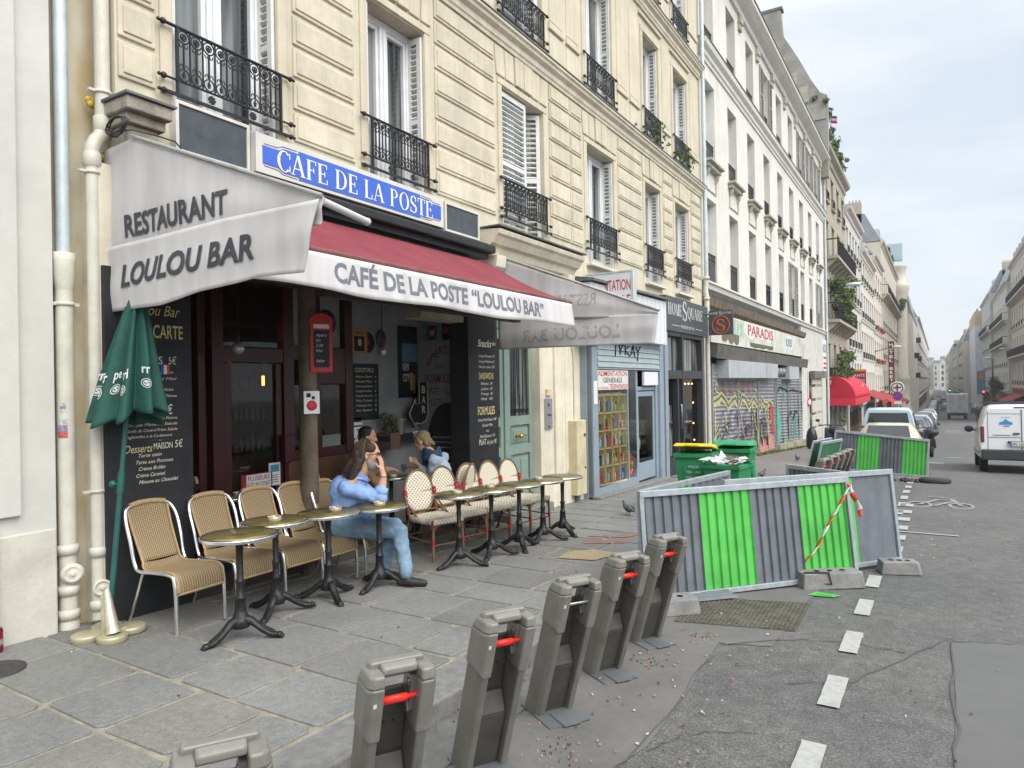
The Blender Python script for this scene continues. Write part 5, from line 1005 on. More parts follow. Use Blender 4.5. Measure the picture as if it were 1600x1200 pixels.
# party wall and chimney stack rising behind the white building's eaves
pw = M('party_wall', (.27, .255, .225), .95, var=.2, scale=1.5, stain=.25)
ch = thing('chimney_wall', 'tall stepped grey chimney wall standing above the white building', 'chimney', (FX-4, 34.5, 16))
m = MB(); P = [(-13, 13), (-4.95, 13), (-4.95, 17.5), (-5.3, 17.7), (-5.75, 18.5), (-6.4, 19.9), (-7.2, 21.4), (-7.3, 22.9), (-13, 22.9)]
m.prism(P, (0, 41.9, 0), X3, Z3, (0, .5, 0)); m.build('party_wall', pw, ch)
m = MB(); m.box(-13, 41.85, 22.9, -7.2, 42.45, 23.05); m.build('cap', lead, ch)
m = MB()
for k, (x0, z0) in enumerate(((-5.0, 16.2), (-5.9, 17.3), (-6.5, 18.2), (-7.1, 19.2), (-7.6, 20.2))): m.box(x0-1.2, 41.84-.03*(k % 2), z0, x0, 41.9, z0+.9)
m.build('patched_render', M('patch_render', (.36, .34, .29), .95, var=.2, scale=3, stain=.3), ch)
m = MB(); m.poly([(FX+.4, 18.66, 14.2), (FX+.4, 41.8, 14.2), (FX-4, 41.8, 15.6), (FX-4, 18.66, 15.6)]); m.poly([(FX-4, 18.66, 15.6), (FX-4, 41.8, 15.6), (FX-10, 41.8, 13.5), (FX-10, 18.66, 13.5)]); m.build('roof', M('zinc_roof', (.26, .28, .30), .5, .3, var=.12, scale=2), wb)
# ground floor of the white building: dead shop with peeling fascia, graffitied shutters
rs_ = M('render_shop', (.50, .49, .45), .9, var=.1, scale=3, stain=.2); rust = M('rusty_brown', (.15, .115, .085), .85, var=.35, scale=4, streak=.3)
m = MB(); m.box(FX-1, 18.7, -1.5, FX-.25, 42.4, 4.33); m.box(FX-.25, 18.7, -1.5, FX+.0, 19.1, 4.33); m.box(FX-.25, 34.4, -2, FX+.0, 36.4, 4.33); m.box(FX-.25, 36.4, 2.2, FX-.0, 42.4, 4.33); m.box(FX-.25, 40.9, -2, FX, 42.4, 2.2); m.build('ground_floor_wall', rs_, wb)
m = MB(); m.hexa([(FX-.02, 18.72, 3.72), (FX+.16, 18.72, 3.84), (FX+.16, 34.6, 3.78), (FX-.02, 34.6, 3.66)], [(FX-.02, 18.72, 4.10), (FX+.20, 18.72, 4.06), (FX+.20, 34.6, 3.98), (FX-.02, 34.6, 4.02)]); m.build('rusty_soffit', rust, wb)
m = MB(); m.box(FX-.25, 18.9, 2.86, FX+.14, 34.4, 3.70); fs = m.build('shop_fascia', M('fascia_peeling', (.50, .50, .45), .85, var=.15, scale=2, stain=.35), wb)
m = MB(); X = FX+.143
def paste(y0, y1, z0, z1, mat, k): 
    rr = random.Random(k); P = [(y0, z1), (y1, z1)]+[(y1-(y1-y0)*i/9, z0+rr.random()*.22*(z1-z0)+.25*(z1-z0)*(i % 3 == 0)) for i in range(10)]; m.mi = mat; m.prism(P, (X-.004+.0007*k, 0, 0), Y3, Z3, (.004, 0, 0))
paste(21.0, 22.6, 2.95, 3.66, 0, 1); paste(22.7, 27.4, 3.1, 3.68, 1, 2); paste(29.6, 31.3, 2.95, 3.6, 1, 3); paste(20.0, 22.0, 2.88, 3.2, 2, 4); paste(23.5, 27.2, 2.87, 3.05, 3, 5); m.build('torn_poster', [M('poster_teal', (.35, .45, .38), .8, var=.3, scale=5), M('poster_white', (.58, .57, .53), .8, var=.1), M('poster_brown', (.14, .12, .09), .9, var=.4, scale=9), M('moss_dark', (.10, .10, .055), .95, var=.4, scale=9)], fs)
m = MB(); X = FX+.152; m.mi = 0; m.text('PARADIS', (X, 23.2, 3.28), Y3, Z3, .34, 4.0, .01); m.mi = 1; m.text('IQUES', (X, 29.8, 3.2), Y3, Z3, .30, 1.3, .01); m.build('lettering', [M('letter_peeling_red', (.45, .06, .08), .8), M('letter_peeling_blue', (.08, .22, .38), .8)], fs)
m = MB(); m.hexa([(FX-.1, 19.0, 2.55), (FX+.24, 19.0, 2.42), (FX+.24, 34.4, 2.36), (FX-.1, 34.4, 2.5)], [(FX-.1, 19.0, 2.86), (FX+.30, 19.0, 2.80), (FX+.30, 34.4, 2.74), (FX-.1, 34.4, 2.8)]); m.build('shop_canopy', M('canopy_grime', (.10, .095, .085), .85, var=.3, scale=3), wb)
for a, b, zz0 in ((20.1, 25.2, 1.88), (25.28, 27.2, 1.88), (29.6, 31.8, 1.84)): m = MB(); m.box(FX-.05, a, zz0, FX+.30, b, zz0+.52); m.build('shutter_housing', M('housing_grey', (.34, .36, .38), .6, var=.08, scale=2, stain=.15), wb, bevel=.01)
m = MB()
for k in range(3): m.lathe([(.16, 0), (.18, .06), (.18, .2), (.1, .24)], (FX+.05, 27.6+k*.6, 2.1), 14, (1, .1, 0))
m.build('fan_unit', M('fan_grey', (.16, .165, .17), .5, .4), wb)
shm = M('shutter_metal', (.31, .315, .335), .45, .35, var=.12, scale=4, streak=.12)
def roller(y0, y1, top, name='roller_shutter'):
    m = MB(); zb0, zb1 = g(y0)+.04+.25*(y0 > 28), g(y1)+.04+.25*(y0 > 28); n = int((top-zb0)/.115)
    def P(y, z, o): return (FX-.06+o, y, z)
    for k in range(n):
        f0, f1 = k/n, (k+1)/n
        za0, za1 = zb0+(top-zb0)*f0, zb0+(top-zb0)*f1; zc0, zc1 = zb1+(top-zb1)*f0, zb1+(top-zb1)*f1; mid0, mid1 = za0+(za1-za0)*.6, zc0+(zc1-zc0)*.6
        m.poly([P(y0, za0, 0), P(y1, zc0, 0), P(y1, mid1, .035), P(y0, mid0, .035)]); m.poly([P(y0, mid0, .035), P(y1, mid1, .035), P(y1, zc1, 0), P(y0, za1, 0)])
    for y in (y0, (y0*2+y1)/3, (y0+2*y1)/3, y1): zb = g(y); m.box(FX-.06, y-.04, zb, FX+.0, y+.04, top)
    return m.build(name, shm, wb)
s1 = roller(19.5, 28.2, 2.3); s2 = roller(28.5, 36.0, 2.2)
spl = [M('spray_yellow', (.40, .40, .17), .8, var=.3, scale=5), M('spray_purple', (.11, .06, .12), .7, var=.2), M('spray_cyan', (.05, .40, .42), .7), M('spray_green', (.06, .38, .24), .7), M('spray_scarlet', (.45, .05, .03), .7), M('spray_black', (.02, .02, .02), .7), M('spray_pink', (.5, .22, .18), .7)]
m = MB(); GXs = FX-.02; rnd = random.Random(21); lay = [0]
def stroke(pts, w, mi):
    m.mi = mi; lay[0] += 1; off = .0012*(lay[0] % 20); prev = None
    for p, q in zip(pts, pts[1:]):
        p, q = Vector(p), Vector(q); d = q-p
        if d.length < 1e-5: continue
        n2 = Vector((-d.y, d.x)).normalized()*w/2; e = d.normalized()*w*.3
        m.poly([(GXs+off, *(p-n2-e)), (GXs+off, *(q-n2+e)), (GXs+off, *(q+n2+e)), (GXs+off, *(p+n2-e))]); off += .00015
def fill(P, mi): m.mi = mi; lay[0] += 1; m.poly([(GXs-.008+.0011*(lay[0] % 9), a, b) for a, b in P])
def wob(y0, z0, y1, z1, n, a): return [(y0+(y1-y0)*i/n+rnd.gauss(0, a*.4), z0+(z1-z0)*i/n+rnd.gauss(0, a)) for i in range(n+1)]
# bubble outline with yellow crest
crest = [(19.6+i*.42+rnd.gauss(0, .07), 1.05+.16*abs(sin(i*.9))+.28*rnd.random()-.02*i) for i in range(20)]
fill([(19.55, .75)]+[(a, b+.12) for a, b in crest]+[(27.9, .9)]+[(a, b-.12-.1*rnd.random()) for a, b in crest[::-1]], 0)
stroke(crest, .06, 1)
for i in range(9):
    y = 19.8+i*.95; stroke([(y+.33*cos(t), .62+.32*sin(t)-.06*i*.3) for t in [k*.4 for k in range(3, 15)]], .05, 1)
    stroke(wob(y+.4, .75, y+.3, g(y)+.35, 7, .05), .045, 5 if i % 2 else 1)
    if i % 2: stroke(wob(y, .9, y+.5, g(y)+.3, 6, .1), .06, 0)
for i in range(26): y = rnd.uniform(19.8, 27.5); z = rnd.uniform(-.2, .8)-.03*(y-19); stroke([(y+rnd.gauss(0, .22), z+rnd.gauss(0, .16)) for _ in range(5)], .04, rnd.choice((1, 1, 5, 5, 0)))
for y in (19.7, 24.3, 25.1, 26.8): stroke(wob(y, .95, y+.05, g(y)+.2, 9, .02), .10, 0)
fill([(19.75, .2), (20.3, .25), (20.35, -.35), (19.7, -.32)], 2); fill([(27.2, .95), (27.9, .8), (27.95, -.3), (27.5, -.2), (27.3, .3)], 4)
fill([(25, -.30), (27.9, -.25), (27.9, -.78), (25.6, -.75)], 6); fill([(22.0, -.28), (24.5, -.35), (25.2, -.6), (22.5, -.62)], 0)
for i in range(10): stroke(wob(24.4+i*.22, .6-.05*i, 24.7+i*.22, -.4, 4, .12), .07, 5)
for i in range(7): y = 19.9+i*.8; stroke([(y+.12*cos(t), 1.62+.13*sin(t)) for t in (0, 1.2, 2.4, 3.6, 4.6)]+[(y+.3, 1.45)], .045, 4 if i % 3 else 0)
for i in range(6): stroke(wob(22.6+i*.4, .25, 22.8+i*.4, -.15, 3, .12), .05, 1)
m.build('graffiti', spl, s1)
m = MB(); lay[0] = 0
fill([(28.6, .9), (29.1, .55), (29.5, .05), (29.2, -.4), (28.75, -.75), (28.6, -.9)], 3); fill([(30.9, .2), (31.3, .1), (31.2, -.5), (31.0, -.9), (30.9, -.4)], 3); fill([(32.2, .3), (32.7, .3), (32.6, -.8), (32.3, -.8)], 3); fill([(29.9, 1.5), (30.4, 1.6), (30.2, .85)], 3); fill([(29.7, -.9), (30.4, -1.0), (30.1, -.45)], 3); fill([(34.9, .1), (35.4, .2), (35.4, -.9), (35, -.8)], 4); fill([(35.45, .1), (35.7, .1), (35.7, -.95), (35.5, -.9)], 3)
stroke([(28.6, 1.3), (29.2, 1.55), (30, 1.45), (31, 1.35), (32, 1.4), (33.5, 1.3), (35, 1.2)], .08, 5)
for y in (29.5, 30.8, 31.4, 32.4, 33.3, 34.3): stroke(wob(y, 1.2, y+.2, -.7, 7, .06), .07, 5)
for y in (30.7, 32.0): stroke([(y, .1), (y+.6, .45), (y+1.0, .4)], .12, 5)
m.build('graffiti', spl, s2)
m = MB()
for k in range(9): m.mi = k % 4; z = 1.6-k*.25; m.box(FX+.0, 18.86, z, FX+.012, 19.1, z+.18)
m.build('pasted_sticker', [M('stk_black', (.03, .03, .04), .7, var=.4, scale=30), M('stk_white', (.5, .5, .5), .7, var=.4, scale=30), M('stk_red', (.3, .05, .05), .7, var=.4, scale=30), M('stk_yellow', (.45, .5, .05), .7, var=.4, scale=30)], wb)
m = MB(); m.hexa([(FX-.05, 28.3, -2), (FX+.18, 28.3, -2), (FX+.18, 36.5, -2.2), (FX-.05, 36.5, -2.2)], [(FX-.05, 28.3, g(28.3)+.26), (FX+.12, 28.3, g(28.3)+.26), (FX+.12, 36.5, g(36.5)+.36), (FX-.05, 36.5, g(36.5)+.36)]); m.build('plinth', M('mossy_plinth', (.30, .28, .20), .95, var=.25, scale=4, stain=.35), wb)
# door pilaster with number board and round sign
m = MB(); m.box(FX, 36.7, 1.9, FX+.22, 40.6, 2.25); m.build('door_hood', lead, wb)
m = MB()
for k in range(5): m.box(FX-.02, 37.2, g(38)+.2+k*.7, FX+.05, 40.3, g(38)+.2+k*.7+.55)
m.build('panelled_door', M('door_cream', (.48, .46, .40), .7, var=.1), wb, bevel=.01)
m = MB(); m.box(FX, 40.9, 2.3, FX+.08, 42.2, 4.0); o = tag(m.build('advert_panel', wht), 'white vertical advert panel with red and black print at the end of the white building', 'sign')
m = MB(); m.mi = 0; m.text('BOX', (FX+.082, 41.0, 3.3), Y3, Z3, .45, 1.1, .02); m.mi = 1
for z in (2.95, 2.65, 2.4): m.box(FX+.08, 41.0, z, FX+.084, 42.1, z+.12)
m.build('lettering', [blackl, redl], o)
m = MB(); m.lathe([(.2, 0), (.2, .03), (.15, .03)], (FX+.05, 36.0, .75), 20, (1, -.3, 0)); o = tag(m.build('round_sign', MATS['phone_red'] if 'phone_red' in MATS else redl), 'small round red sign on the pilaster right of the graffitied shutters', 'sign'); m = MB(); m.lathe([(.13, .031), (.01, .036)], (FX+.05, 36.0, .75), 18, (1, -.3, 0)); m.build('centre', wht, o)
# ---------------------------------------------------------------- houses further down the street
farglass = M('far_glass', (.05, .055, .06), .15, var=.3, scale=.5); farframe = M('far_frame', (.48, .48, .47), .6)
_wm = {}
def far_window(parent, X, y, z, w_, h, sgn, balc=None, name='window'):
    key = (round(w_, 2), round(h, 2), sgn)
    if key not in _wm:
        m = MB(); d = -.22*sgn
        for a, b, c, e in ((0, .07, 0, h), (w_-.07, w_, 0, h), (.07, w_-.07, h-.07, h), (.07, w_-.07, 0, .08), (w_/2-.05, w_/2+.05, .08, h-.07)): m.box(min(d, d+.05*sgn), a, c, max(d, d+.05*sgn), b, e)
        o = m.build('window', farframe, None); p = MB(); p.box(d-.02, 0.01, 0.01, d+.0, w_-.01, h-.01) ; q = p.build('pane', farglass, None); _wm[key] = (o.data, q.data); bpy.data.objects.remove(o); bpy.data.objects.remove(q)
    o = bpy.data.objects.new(name, _wm[key][0]); COL.objects.link(o); adopt(o, parent); o.location = (X, y, z); q = bpy.data.objects.new('pane', _wm[key][1]); COL.objects.link(q); q.parent = o
    return o
_bm = {}
def far_balcony(parent, X, y, z, w_, sgn, dep=.25):
    key = (round(w_, 1), sgn, dep)
    if key not in _bm:
        m = MB(); n = int(w_/.11); e = dep*sgn
        for k in range(n+1): yy = k*w_/n; m.box(e-.01, yy-.01, 0, e+.01, yy+.01, .95)
        m.box(e-.02, 0, .93, e+.02, w_, .97); m.box(e-.015, 0, .02, e+.015, w_, .05); m.box(min(0, e), -.01, .9, max(0, e), .01, .97); m.box(min(0, e), w_-.01, .9, max(0, e), w_+.01, .97)
        o = m.build('balcony_railing', iron, None); _bm[key] = o.data; bpy.data.objects.remove(o)
    o = bpy.data.objects.new('balcony_railing', _bm[key]); COL.objects.link(o); adopt(o, parent); o.location = (X, y, z); return o
leafm = [M('foliage_mid', (.06, .10, .025), .8, var=.35, scale=3), M('foliage_dark', (.03, .055, .018), .85, var=.3, scale=3), M('foliage_light', (.11, .15, .04), .8, var=.3, scale=3)]
def plant(name, label, c, r, n=500, leaf=.09, group=None, cat='plant', stem=True):
    rr = random.Random(int(c[1]*31+c[2]*7)); p = thing(name, label, cat, c, group); m = MB(); cl = [(Vector((rr.gauss(0, r[0]*.5), rr.gauss(0, r[1]*.5), rr.uniform(0, r[2]))), rr.uniform(.35, .8)*min(r[0], r[1])) for _ in range(22)]
    for k in range(n):
        q, s = rr.choice(cl); d = Vector((rr.gauss(0, 1), rr.gauss(0, 1), rr.gauss(0, 1))).normalized()*s*rr.random()**.4; o = Vector(c)+q+d
        a = Vector((rr.gauss(0, 1), rr.gauss(0, 1), rr.gauss(0, 1))).normalized(); b = a.orthogonal().normalized(); L_ = leaf*rr.uniform(.6, 1.3); m.mi = rr.choices((0, 1, 2), (5, 4, 2))[0]
        m.poly([o-a*L_, o+b*L_*.4, o+a*L_, o-b*L_*.4])
    m.build('foliage', leafm, p); m = MB()
    if stem:
        for q, s in cl[:7]: m.tube([Vector(c), Vector(c)+q*.5, Vector(c)+q], .012, 4)
        m.box(c[0]-.12, c[1]-r[1]*.6, c[2]-.2, c[0]+.12, c[1]+r[1]*.6, c[2]+.02); m.build('planter', M('planter_brown', (.12, .07, .05), .8), p)
    return p
def house(name, label, y0, y1, top, rows, bays, wm, X=FX, sgn=1, ww=1.1, shop=None, balc=(), roofh=0, roofm=None, cat='building', shop_col=None, dep=9, sill=True, chim=None, dorm=0, railrows=()):
    zb = g(y1)-1; h = thing(name, label, cat, (X, (y0+y1)/2, g((y0+y1)/2))); m = MB(); sp = (y1-y0)/bays
    holes = [(y0+sp*(k+.5)-ww/2, y0+sp*(k+.5)+ww/2, a, b) for k in range(bays) for a, b in rows]; gtop = rows[0][0]-.5
    wall(m, X, y0, y1, gtop, top, holes, .25, sgn); B = X-dep*sgn
    for yy, fl in ((y0, 1), (y1, 0)): q = [(X, yy, zb), (X, yy, top), (B, yy, top), (B, yy, zb)]; m.poly(q if (fl == 1) == (sgn > 0) else q[::-1])
    m.poly([(X, y0, top), (X, y1, top), (B, y1, top), (B, y0, top)])
    # piers of the shop floor
    m.box(min(X, X-.6*sgn), y0, zb, max(X, X-.6*sgn)-.001, y0+.5, gtop+.001); m.box(min(X, X-.6*sgn), y1-.5, zb, max(X, X-.6*sgn)-.001, y1, gtop+.001)
    m.build('wall', wm, h)
    def pf(P, mat, nm): mm = MB(); mm.prism([(X+o*sgn, z) for o, z in P], (0, y0, 0), X3, Z3, (0, y1-y0, 0)); return mm.build(nm, mat, h)
    pf([(-.02, top-.55), (.08, top-.5), (.12, top-.25), (.35, top-.1), (.4, top+.08), (-.02, top+.12)], wm, 'cornice'); pf([(-.02, gtop-.05), (.1, gtop), (.16, gtop+.15), (.18, gtop+.25), (-.02, gtop+.3)], wm, 'string_course')
    if len(rows) > 2: pf([(-.02, rows[2][0]-.45), (.07, rows[2][0]-.4), (.12, rows[2][0]-.25), (-.02, rows[2][0]-.2)], wm, 'string_course')
    m = MB()
    for a, b, c, d in holes:
        if sill: m.box(min(X, X+.14*sgn), a-.1, c-.12, max(X, X+.14*sgn), b+.1, c-.01)
        m.box(min(X-.01*sgn, X+.05*sgn), a-.1, d+.01, max(X-.01*sgn, X+.05*sgn), b+.1, d+.15)
    m.build('window_trim', wm, h)
    for k in range(bays):
        for j, (a, b) in enumerate(rows):
            far_window(h, X, holes[k*len(rows)+j][0], a, ww, b-a, sgn)
            if j not in balc: far_balcony(h, X, holes[k*len(rows)+j][0], a-.02, ww, sgn, .10).scale.z = .55
    for j in balc:
        z = rows[j][0]-.08; m = MB(); m.box(min(X, X+.7*sgn), y0+.3, z-.16, max(X, X+.7*sgn), y1-.3, z)
        for k in range(bays*2): yy = y0+.5+(y1-y0-1)*k/(bays*2-1); m.prism([(X, z-.16), (X+.6*sgn, z-.16), (X+.5*sgn, z-.3), (X+.1*sgn, z-.65), (X, z-.7)], (0, yy-.09, 0), X3, Z3, (0, .18, 0))
        m.build('balcony', wm, h); far_balcony(h, X, y0+.3, z, y1-y0-.6, sgn, .66)
    if roofh:
        m = MB(); zt = top+roofh; I = X-1.6*sgn
        q = [[(X+.02*sgn, y0, top+.1), (X+.02*sgn, y1, top+.1), (I, y1, zt), (I, y0, zt)], [(I, y0, zt), (I, y1, zt), (B, y1, zt+.6), (B, y0, zt+.6)], [(X, y0, top+.1), (I, y0, zt), (B, y0, zt+.6), (B, y0, top)], [(X, y1, top+.1), (B, y1, top), (B, y1, zt+.6), (I, y1, zt)]]
        for p in q: m.poly(p)
        rf = m.build('roof', roofm or MATS['zinc_roof'], h)
        m = MB()
        for yy in (y0+.3, y1-.3): m.box(min(I-.3*sgn, I-2*sgn), yy-.3, zt-1, max(I-.3*sgn, I-2*sgn), yy+.3, zt+1.4); [m.lathe([(.11, 0), (.09, .35)], (I-(.5+.35*q)*sgn, yy, zt+1.4), 8) for q in range(4)]
        m.build('chimney', M('chimney_plaster', (.36, .32, .26), .9, var=.15), rf)
        for k in range(dorm):
            yy = y0+(y1-y0)*(k+.5)/dorm; m = MB(); m.box(min(X-.25*sgn, X-1.5*sgn), yy-.6, top+.3, max(X-.25*sgn, X-1.5*sgn), yy+.6, top+1.9); dd = m.build('dormer', farframe, h); m = MB(); xx = X-.24*sgn; m.box(xx-.01, yy-.45, top+.5, xx+.01, yy+.45, top+1.7); m.build('pane', farglass, dd)
    if shop:
        zs = gtop-.05; m = MB(); x0, x1 = sorted((X-.5*sgn, X-.02*sgn)); m.box(x0, y0+.5, zs-.9, X+.06 if sgn > 0 else x1, y1-.5, zs-.02) if sgn > 0 else m.box(X-.06, y0+.5, zs-.9, x1, y1-.5, zs-.02)
        fa = m.build('shop_fascia', shop, h); m = MB(); n = max(2, int((y1-y0)/2.4)); xx = X-.18*sgn; m.box(xx-.02, y0+.5, zb, xx+.02, y1-.5, zs-.9); sgm = m.build('shop_window', farglass, h); m = MB()
        for k in range(n+1): yy = y0+.5+(y1-y0-1)*k/n; m.box(min(xx, xx+.12*sgn), yy-.06, zb, max(xx, xx+.12*sgn), yy+.06, zs-.9)
        m.box(min(xx, xx+.12*sgn), y0+.5, zb, max(xx, xx+.12*sgn), y1-.5, g(y1)+.5); m.build('shop_frame', shop, h)
    return h
W1 = M('house_tan', (.37, .335, .27), .9, var=.12, scale=1.5, streak=.2); W2 = M('house_pale', (.57, .55, .50), .9, var=.07, scale=1.5, streak=.1); W3 = M('house_grey', (.52, .51, .475), .9, var=.07, scale=1.5, streak=.1); W4 = M('house_cream', (.52, .485, .41), .9, var=.08, scale=1.5, streak=.1); W5 = M('house_pinkish', (.55, .51, .455), .9, var=.07, scale=1.5)
S1 = M('shop_brown', (.09, .055, .04), .6); S2 = M('shop_wine', (.16, .02, .03), .6); S3 = M('shop_teal', (.06, .10, .11), .6); S4 = M('shop_ivory', (.45, .42, .35), .7)
R5 = [(3.0, 4.9), (6.0, 8.2), (9.3, 11.3), (12.3, 14.0)]
hB = house('stone_house', 'narrow tan stone house with planted balconies beyond the white building', 42.7, 53.6, 15.1, [(2.0, 3.9), (5.3, 7.6), (8.9, 11.0), (12.2, 13.9)], 4, W1, shop=S4, balc=(1, 2), roofh=2.6, dorm=3)
house('plastered_house', 'plain grey plastered house with narrow windows, right of the tan stone house', 53.8, 64.2, 13.9, [(1.0, 3.0), (4.2, 6.4), (7.6, 9.6), (10.8, 12.6)], 5, W3, shop=S1, roofh=2.2, ww=.95)
house('plastered_house', 'cream plastered house with three string courses and wide eaves in the left row', 64.4, 77.6, 12.6, [(.2, 2.4), (3.6, 5.8), (7.0, 9.0), (10, 11.8)], 6, W2, shop=S3, roofh=3.0, dorm=4)
house('flowered_house', 'grey house with red flower boxes under its windows in the left row', 77.8, 90.0, 14.2, [(0, 2.2), (3.4, 5.6), (6.8, 9.0), (10.4, 12.6)], 4, W5, shop=S2, roofh=2.5)
m = MB(); rnd = random.Random(4)
for k in range(400):
    b_ = k % 8; y = 78.6+ (b_ % 4)*3.05+rnd.random()*1.6; z = (3.45 if b_ < 4 else 6.85)+rnd.random()*.3; m.mi = rnd.choice((0, 0, 1)); a = rnd.random()*6; m.poly([(FX+.2+rnd.random()*.2, y, z), (FX+.2+.12*cos(a), y+.12*sin(a), z+.08), (FX+.3, y+.05, z+.15)])
tag(m.build('flower_boxes', [M('geranium_red', (.30, .03, .04), .7), leafm[1]]), 'rows of red flowers on two storeys of the grey house down the left side', 'flowers')
hT = house('corner_house', 'tall cream corner house with a rounded pilaster and roof terrace', 90.2, 126, 17.6, [(.5, 2.8), (4.2, 6.6), (8.0, 10.4), (11.8, 14.0)], 10, W4, shop=S4, balc=(3,), roofh=3.4, dorm=6)
m = MB(); m.lathe([(1.5, -4), (1.5, -2.6), (1.3, -2.5), (1.25, 1.5), (1.35, 2.0), (1.1, 2.4), (1.1, 14.5), (1.3, 15.2), (1.5, 16.2), (1.5, 16.6), (1.0, 16.8), (1.0, 18.8), (1.2, 19.2), (1.2, 19.5)], (FX+.3, 125.2, 0), 24); m.build('corner_pilaster', W4, hT)
m = MB(); m.box(FX-1.5, 124.4, 20.4, FX+.9, 126, 23.0); m.build('roof_lantern', M('lantern_glass', (.35, .45, .48), .3), hT)
gH = thing('gabled_house', 'tall pale house with a bare sloping gable facing up the left side', 'building', (FX, 140, -4)); m = MB(); m.prism([(-16, -5), (-3.3, -5), (-3.3, 11.5), (-3.6, 12.4), (-4.65, 17.1), (-6, 19), (-16, 21)], (0, 128, 0), X3, Z3, (0, 30, 0)); m.build('wall', W2, gH)
m = MB(); m.prism([(-15.9, 21.0), (-6.0, 19.02), (-4.63, 17.1), (-3.58, 12.4), (-3.4, 12.4), (-4.4, 17.3), (-5.8, 19.4), (-15.9, 21.4)], (0, 127.8, 0), X3, Z3, (0, 30.4, 0)); m.build('roof', MATS['zinc_roof'], gH)
for k in range(8):
    for j in range(4): far_window(gH, -3.28, 129.5+k*3.4, -1+j*3.2, 1.1, 2.0, 1)
    if k % 2: m = MB(); m.box(-3.3, 129+k*3.4, 2+3.2*(k % 3), -2.6, 131+k*3.4, 2.9+3.2*(k % 3)); m.build('balcony', iron, gH)
for i, (a, b, t_, wm_, lab) in enumerate(((158, 205, 14, W3, 'distant grey house in the left row behind the tall gable'), (205, 262, 14, W5, 'distant beige house far down the left row'), (262, 340, 14, W2, 'farthest pale house of the left row'))):
    house('distant_house', lab, a, b, t_, [(-1.5, .7), (1.8, 4), (5.2, 7.4), (8.6, 10.8)], 12, wm_, X=-3.3, shop=(S1, S2, S4)[i], roofh=3.5, ww=1.2)
# right side of the street
house('corner_house', 'ornate pale house with heavy cornice cut off by the right edge', 88, 121.5, 17.3, [(.8, 3.2), (4.6, 7.0), (8.4, 10.8), (12.2, 15.0)], 10, W5, X=9, sgn=-1, shop=S2, balc=(1, 3), roofh=4, dorm=9)
house('balcony_house', 'white house with stacked balconies next to the ornate right-hand house', 122, 152, 15.5, [(0, 2.4), (3.4, 5.8), (6.8, 9.2), (10.2, 12.6)], 8, W2, X=8.6, sgn=-1, shop=S4, balc=(0, 2, 3), roofh=4.5)
house('narrow_house', 'narrow grey house with a dark mansard left of the balcony house', 152.4, 181, 17, [(-.5, 2), (3.2, 5.6), (6.8, 9.2), (10.4, 12.8)], 8, W3, X=8.2, sgn=-1, shop=S1, balc=(3,), roofh=4)
bl = thing('blank_wall_house', 'house showing a blank white gable with an orange top storey on the right', 'building', (9, 190, -4)); m = MB(); m.box(7.05, 183, -6, 16, 215, 13.3); m.build('wall', M('white_gable', (.60, .60, .63), .85, var=.08, scale=1.2, streak=.25), bl)
m = MB(); m.box(7.05, 183.1, 13.3, 16, 214, 16.4); m.build('top_storey', M('orange_gable', (.50, .38, .27), .9), bl); m = MB()
for k in range(6): m.lathe([(.2, 0), (.16, .7)], (7.6+k*.8, 185, 16.4), 8)
m.build('chimney_pot', M('pot_terracotta', (.30, .14, .08), .8), bl)
for k in range(7):
    for j in range(4): far_window(bl, 7.03, 185+k*4.1, -1+j*3.4, 1.3, 2.1, -1)
for i, (a, b, t_, wm_, xx, lab) in enumerate(((216, 262, 11.5, W4, 5.6, 'distant cream house with a curved roof in the right row'), (262, 330, 11.5, W3, 5.1, 'distant grey house far down the right row'), (330, 430, 11.5, W2, 3.6, 'farthest pale house of the right row'))):
    house('distant_house', lab, a, b, t_, [(-2, .4), (1.6, 4), (5.2, 7.6), (8.4, 10.6)], 14, wm_, X=xx, sgn=-1, shop=(S2, S1, S4)[i], roofh=4, ww=1.3)
# street bends away: houses closing the view
for i, (x0, y, w_, h, wm_, lab) in enumerate(((-13, 560, 10.4, 15, W4, 'beige house closing the view where the street bends'), (-2.4, 545, 3.6, 12.5, W3, 'narrow grey house in the bend, right of the beige one'), (1.4, 505, 2.4, 14, W2, 'slim pale house in the bend, third from the left'), (3.6, 470, 2.2, 12, W5, 'slim pinkish house in the bend'), (5.6, 445, 5, 15, W3, 'grey house in the bend nearest the right row'))):
    e = thing('closing_house', lab, 'building', (x0, y, -5)); m = MB(); m.box(x0, y, -7, x0+w_, y+20, h); m.build('wall', wm_, e); m = MB(); m.box(x0-.2, y-.3, h, x0+w_+.2, y+20, h+1.6); m.build('roof', MATS['zinc_roof'], e); m = MB()
    for k in range(max(1, int(w_/2.2))):
        for j in range(4): m.box(x0+.5+k*2.2, y-.06, -3+j*3.7, x0+1.5+k*2.2, y-.02, -.8+j*3.7)
    m.build('window', farglass, e)
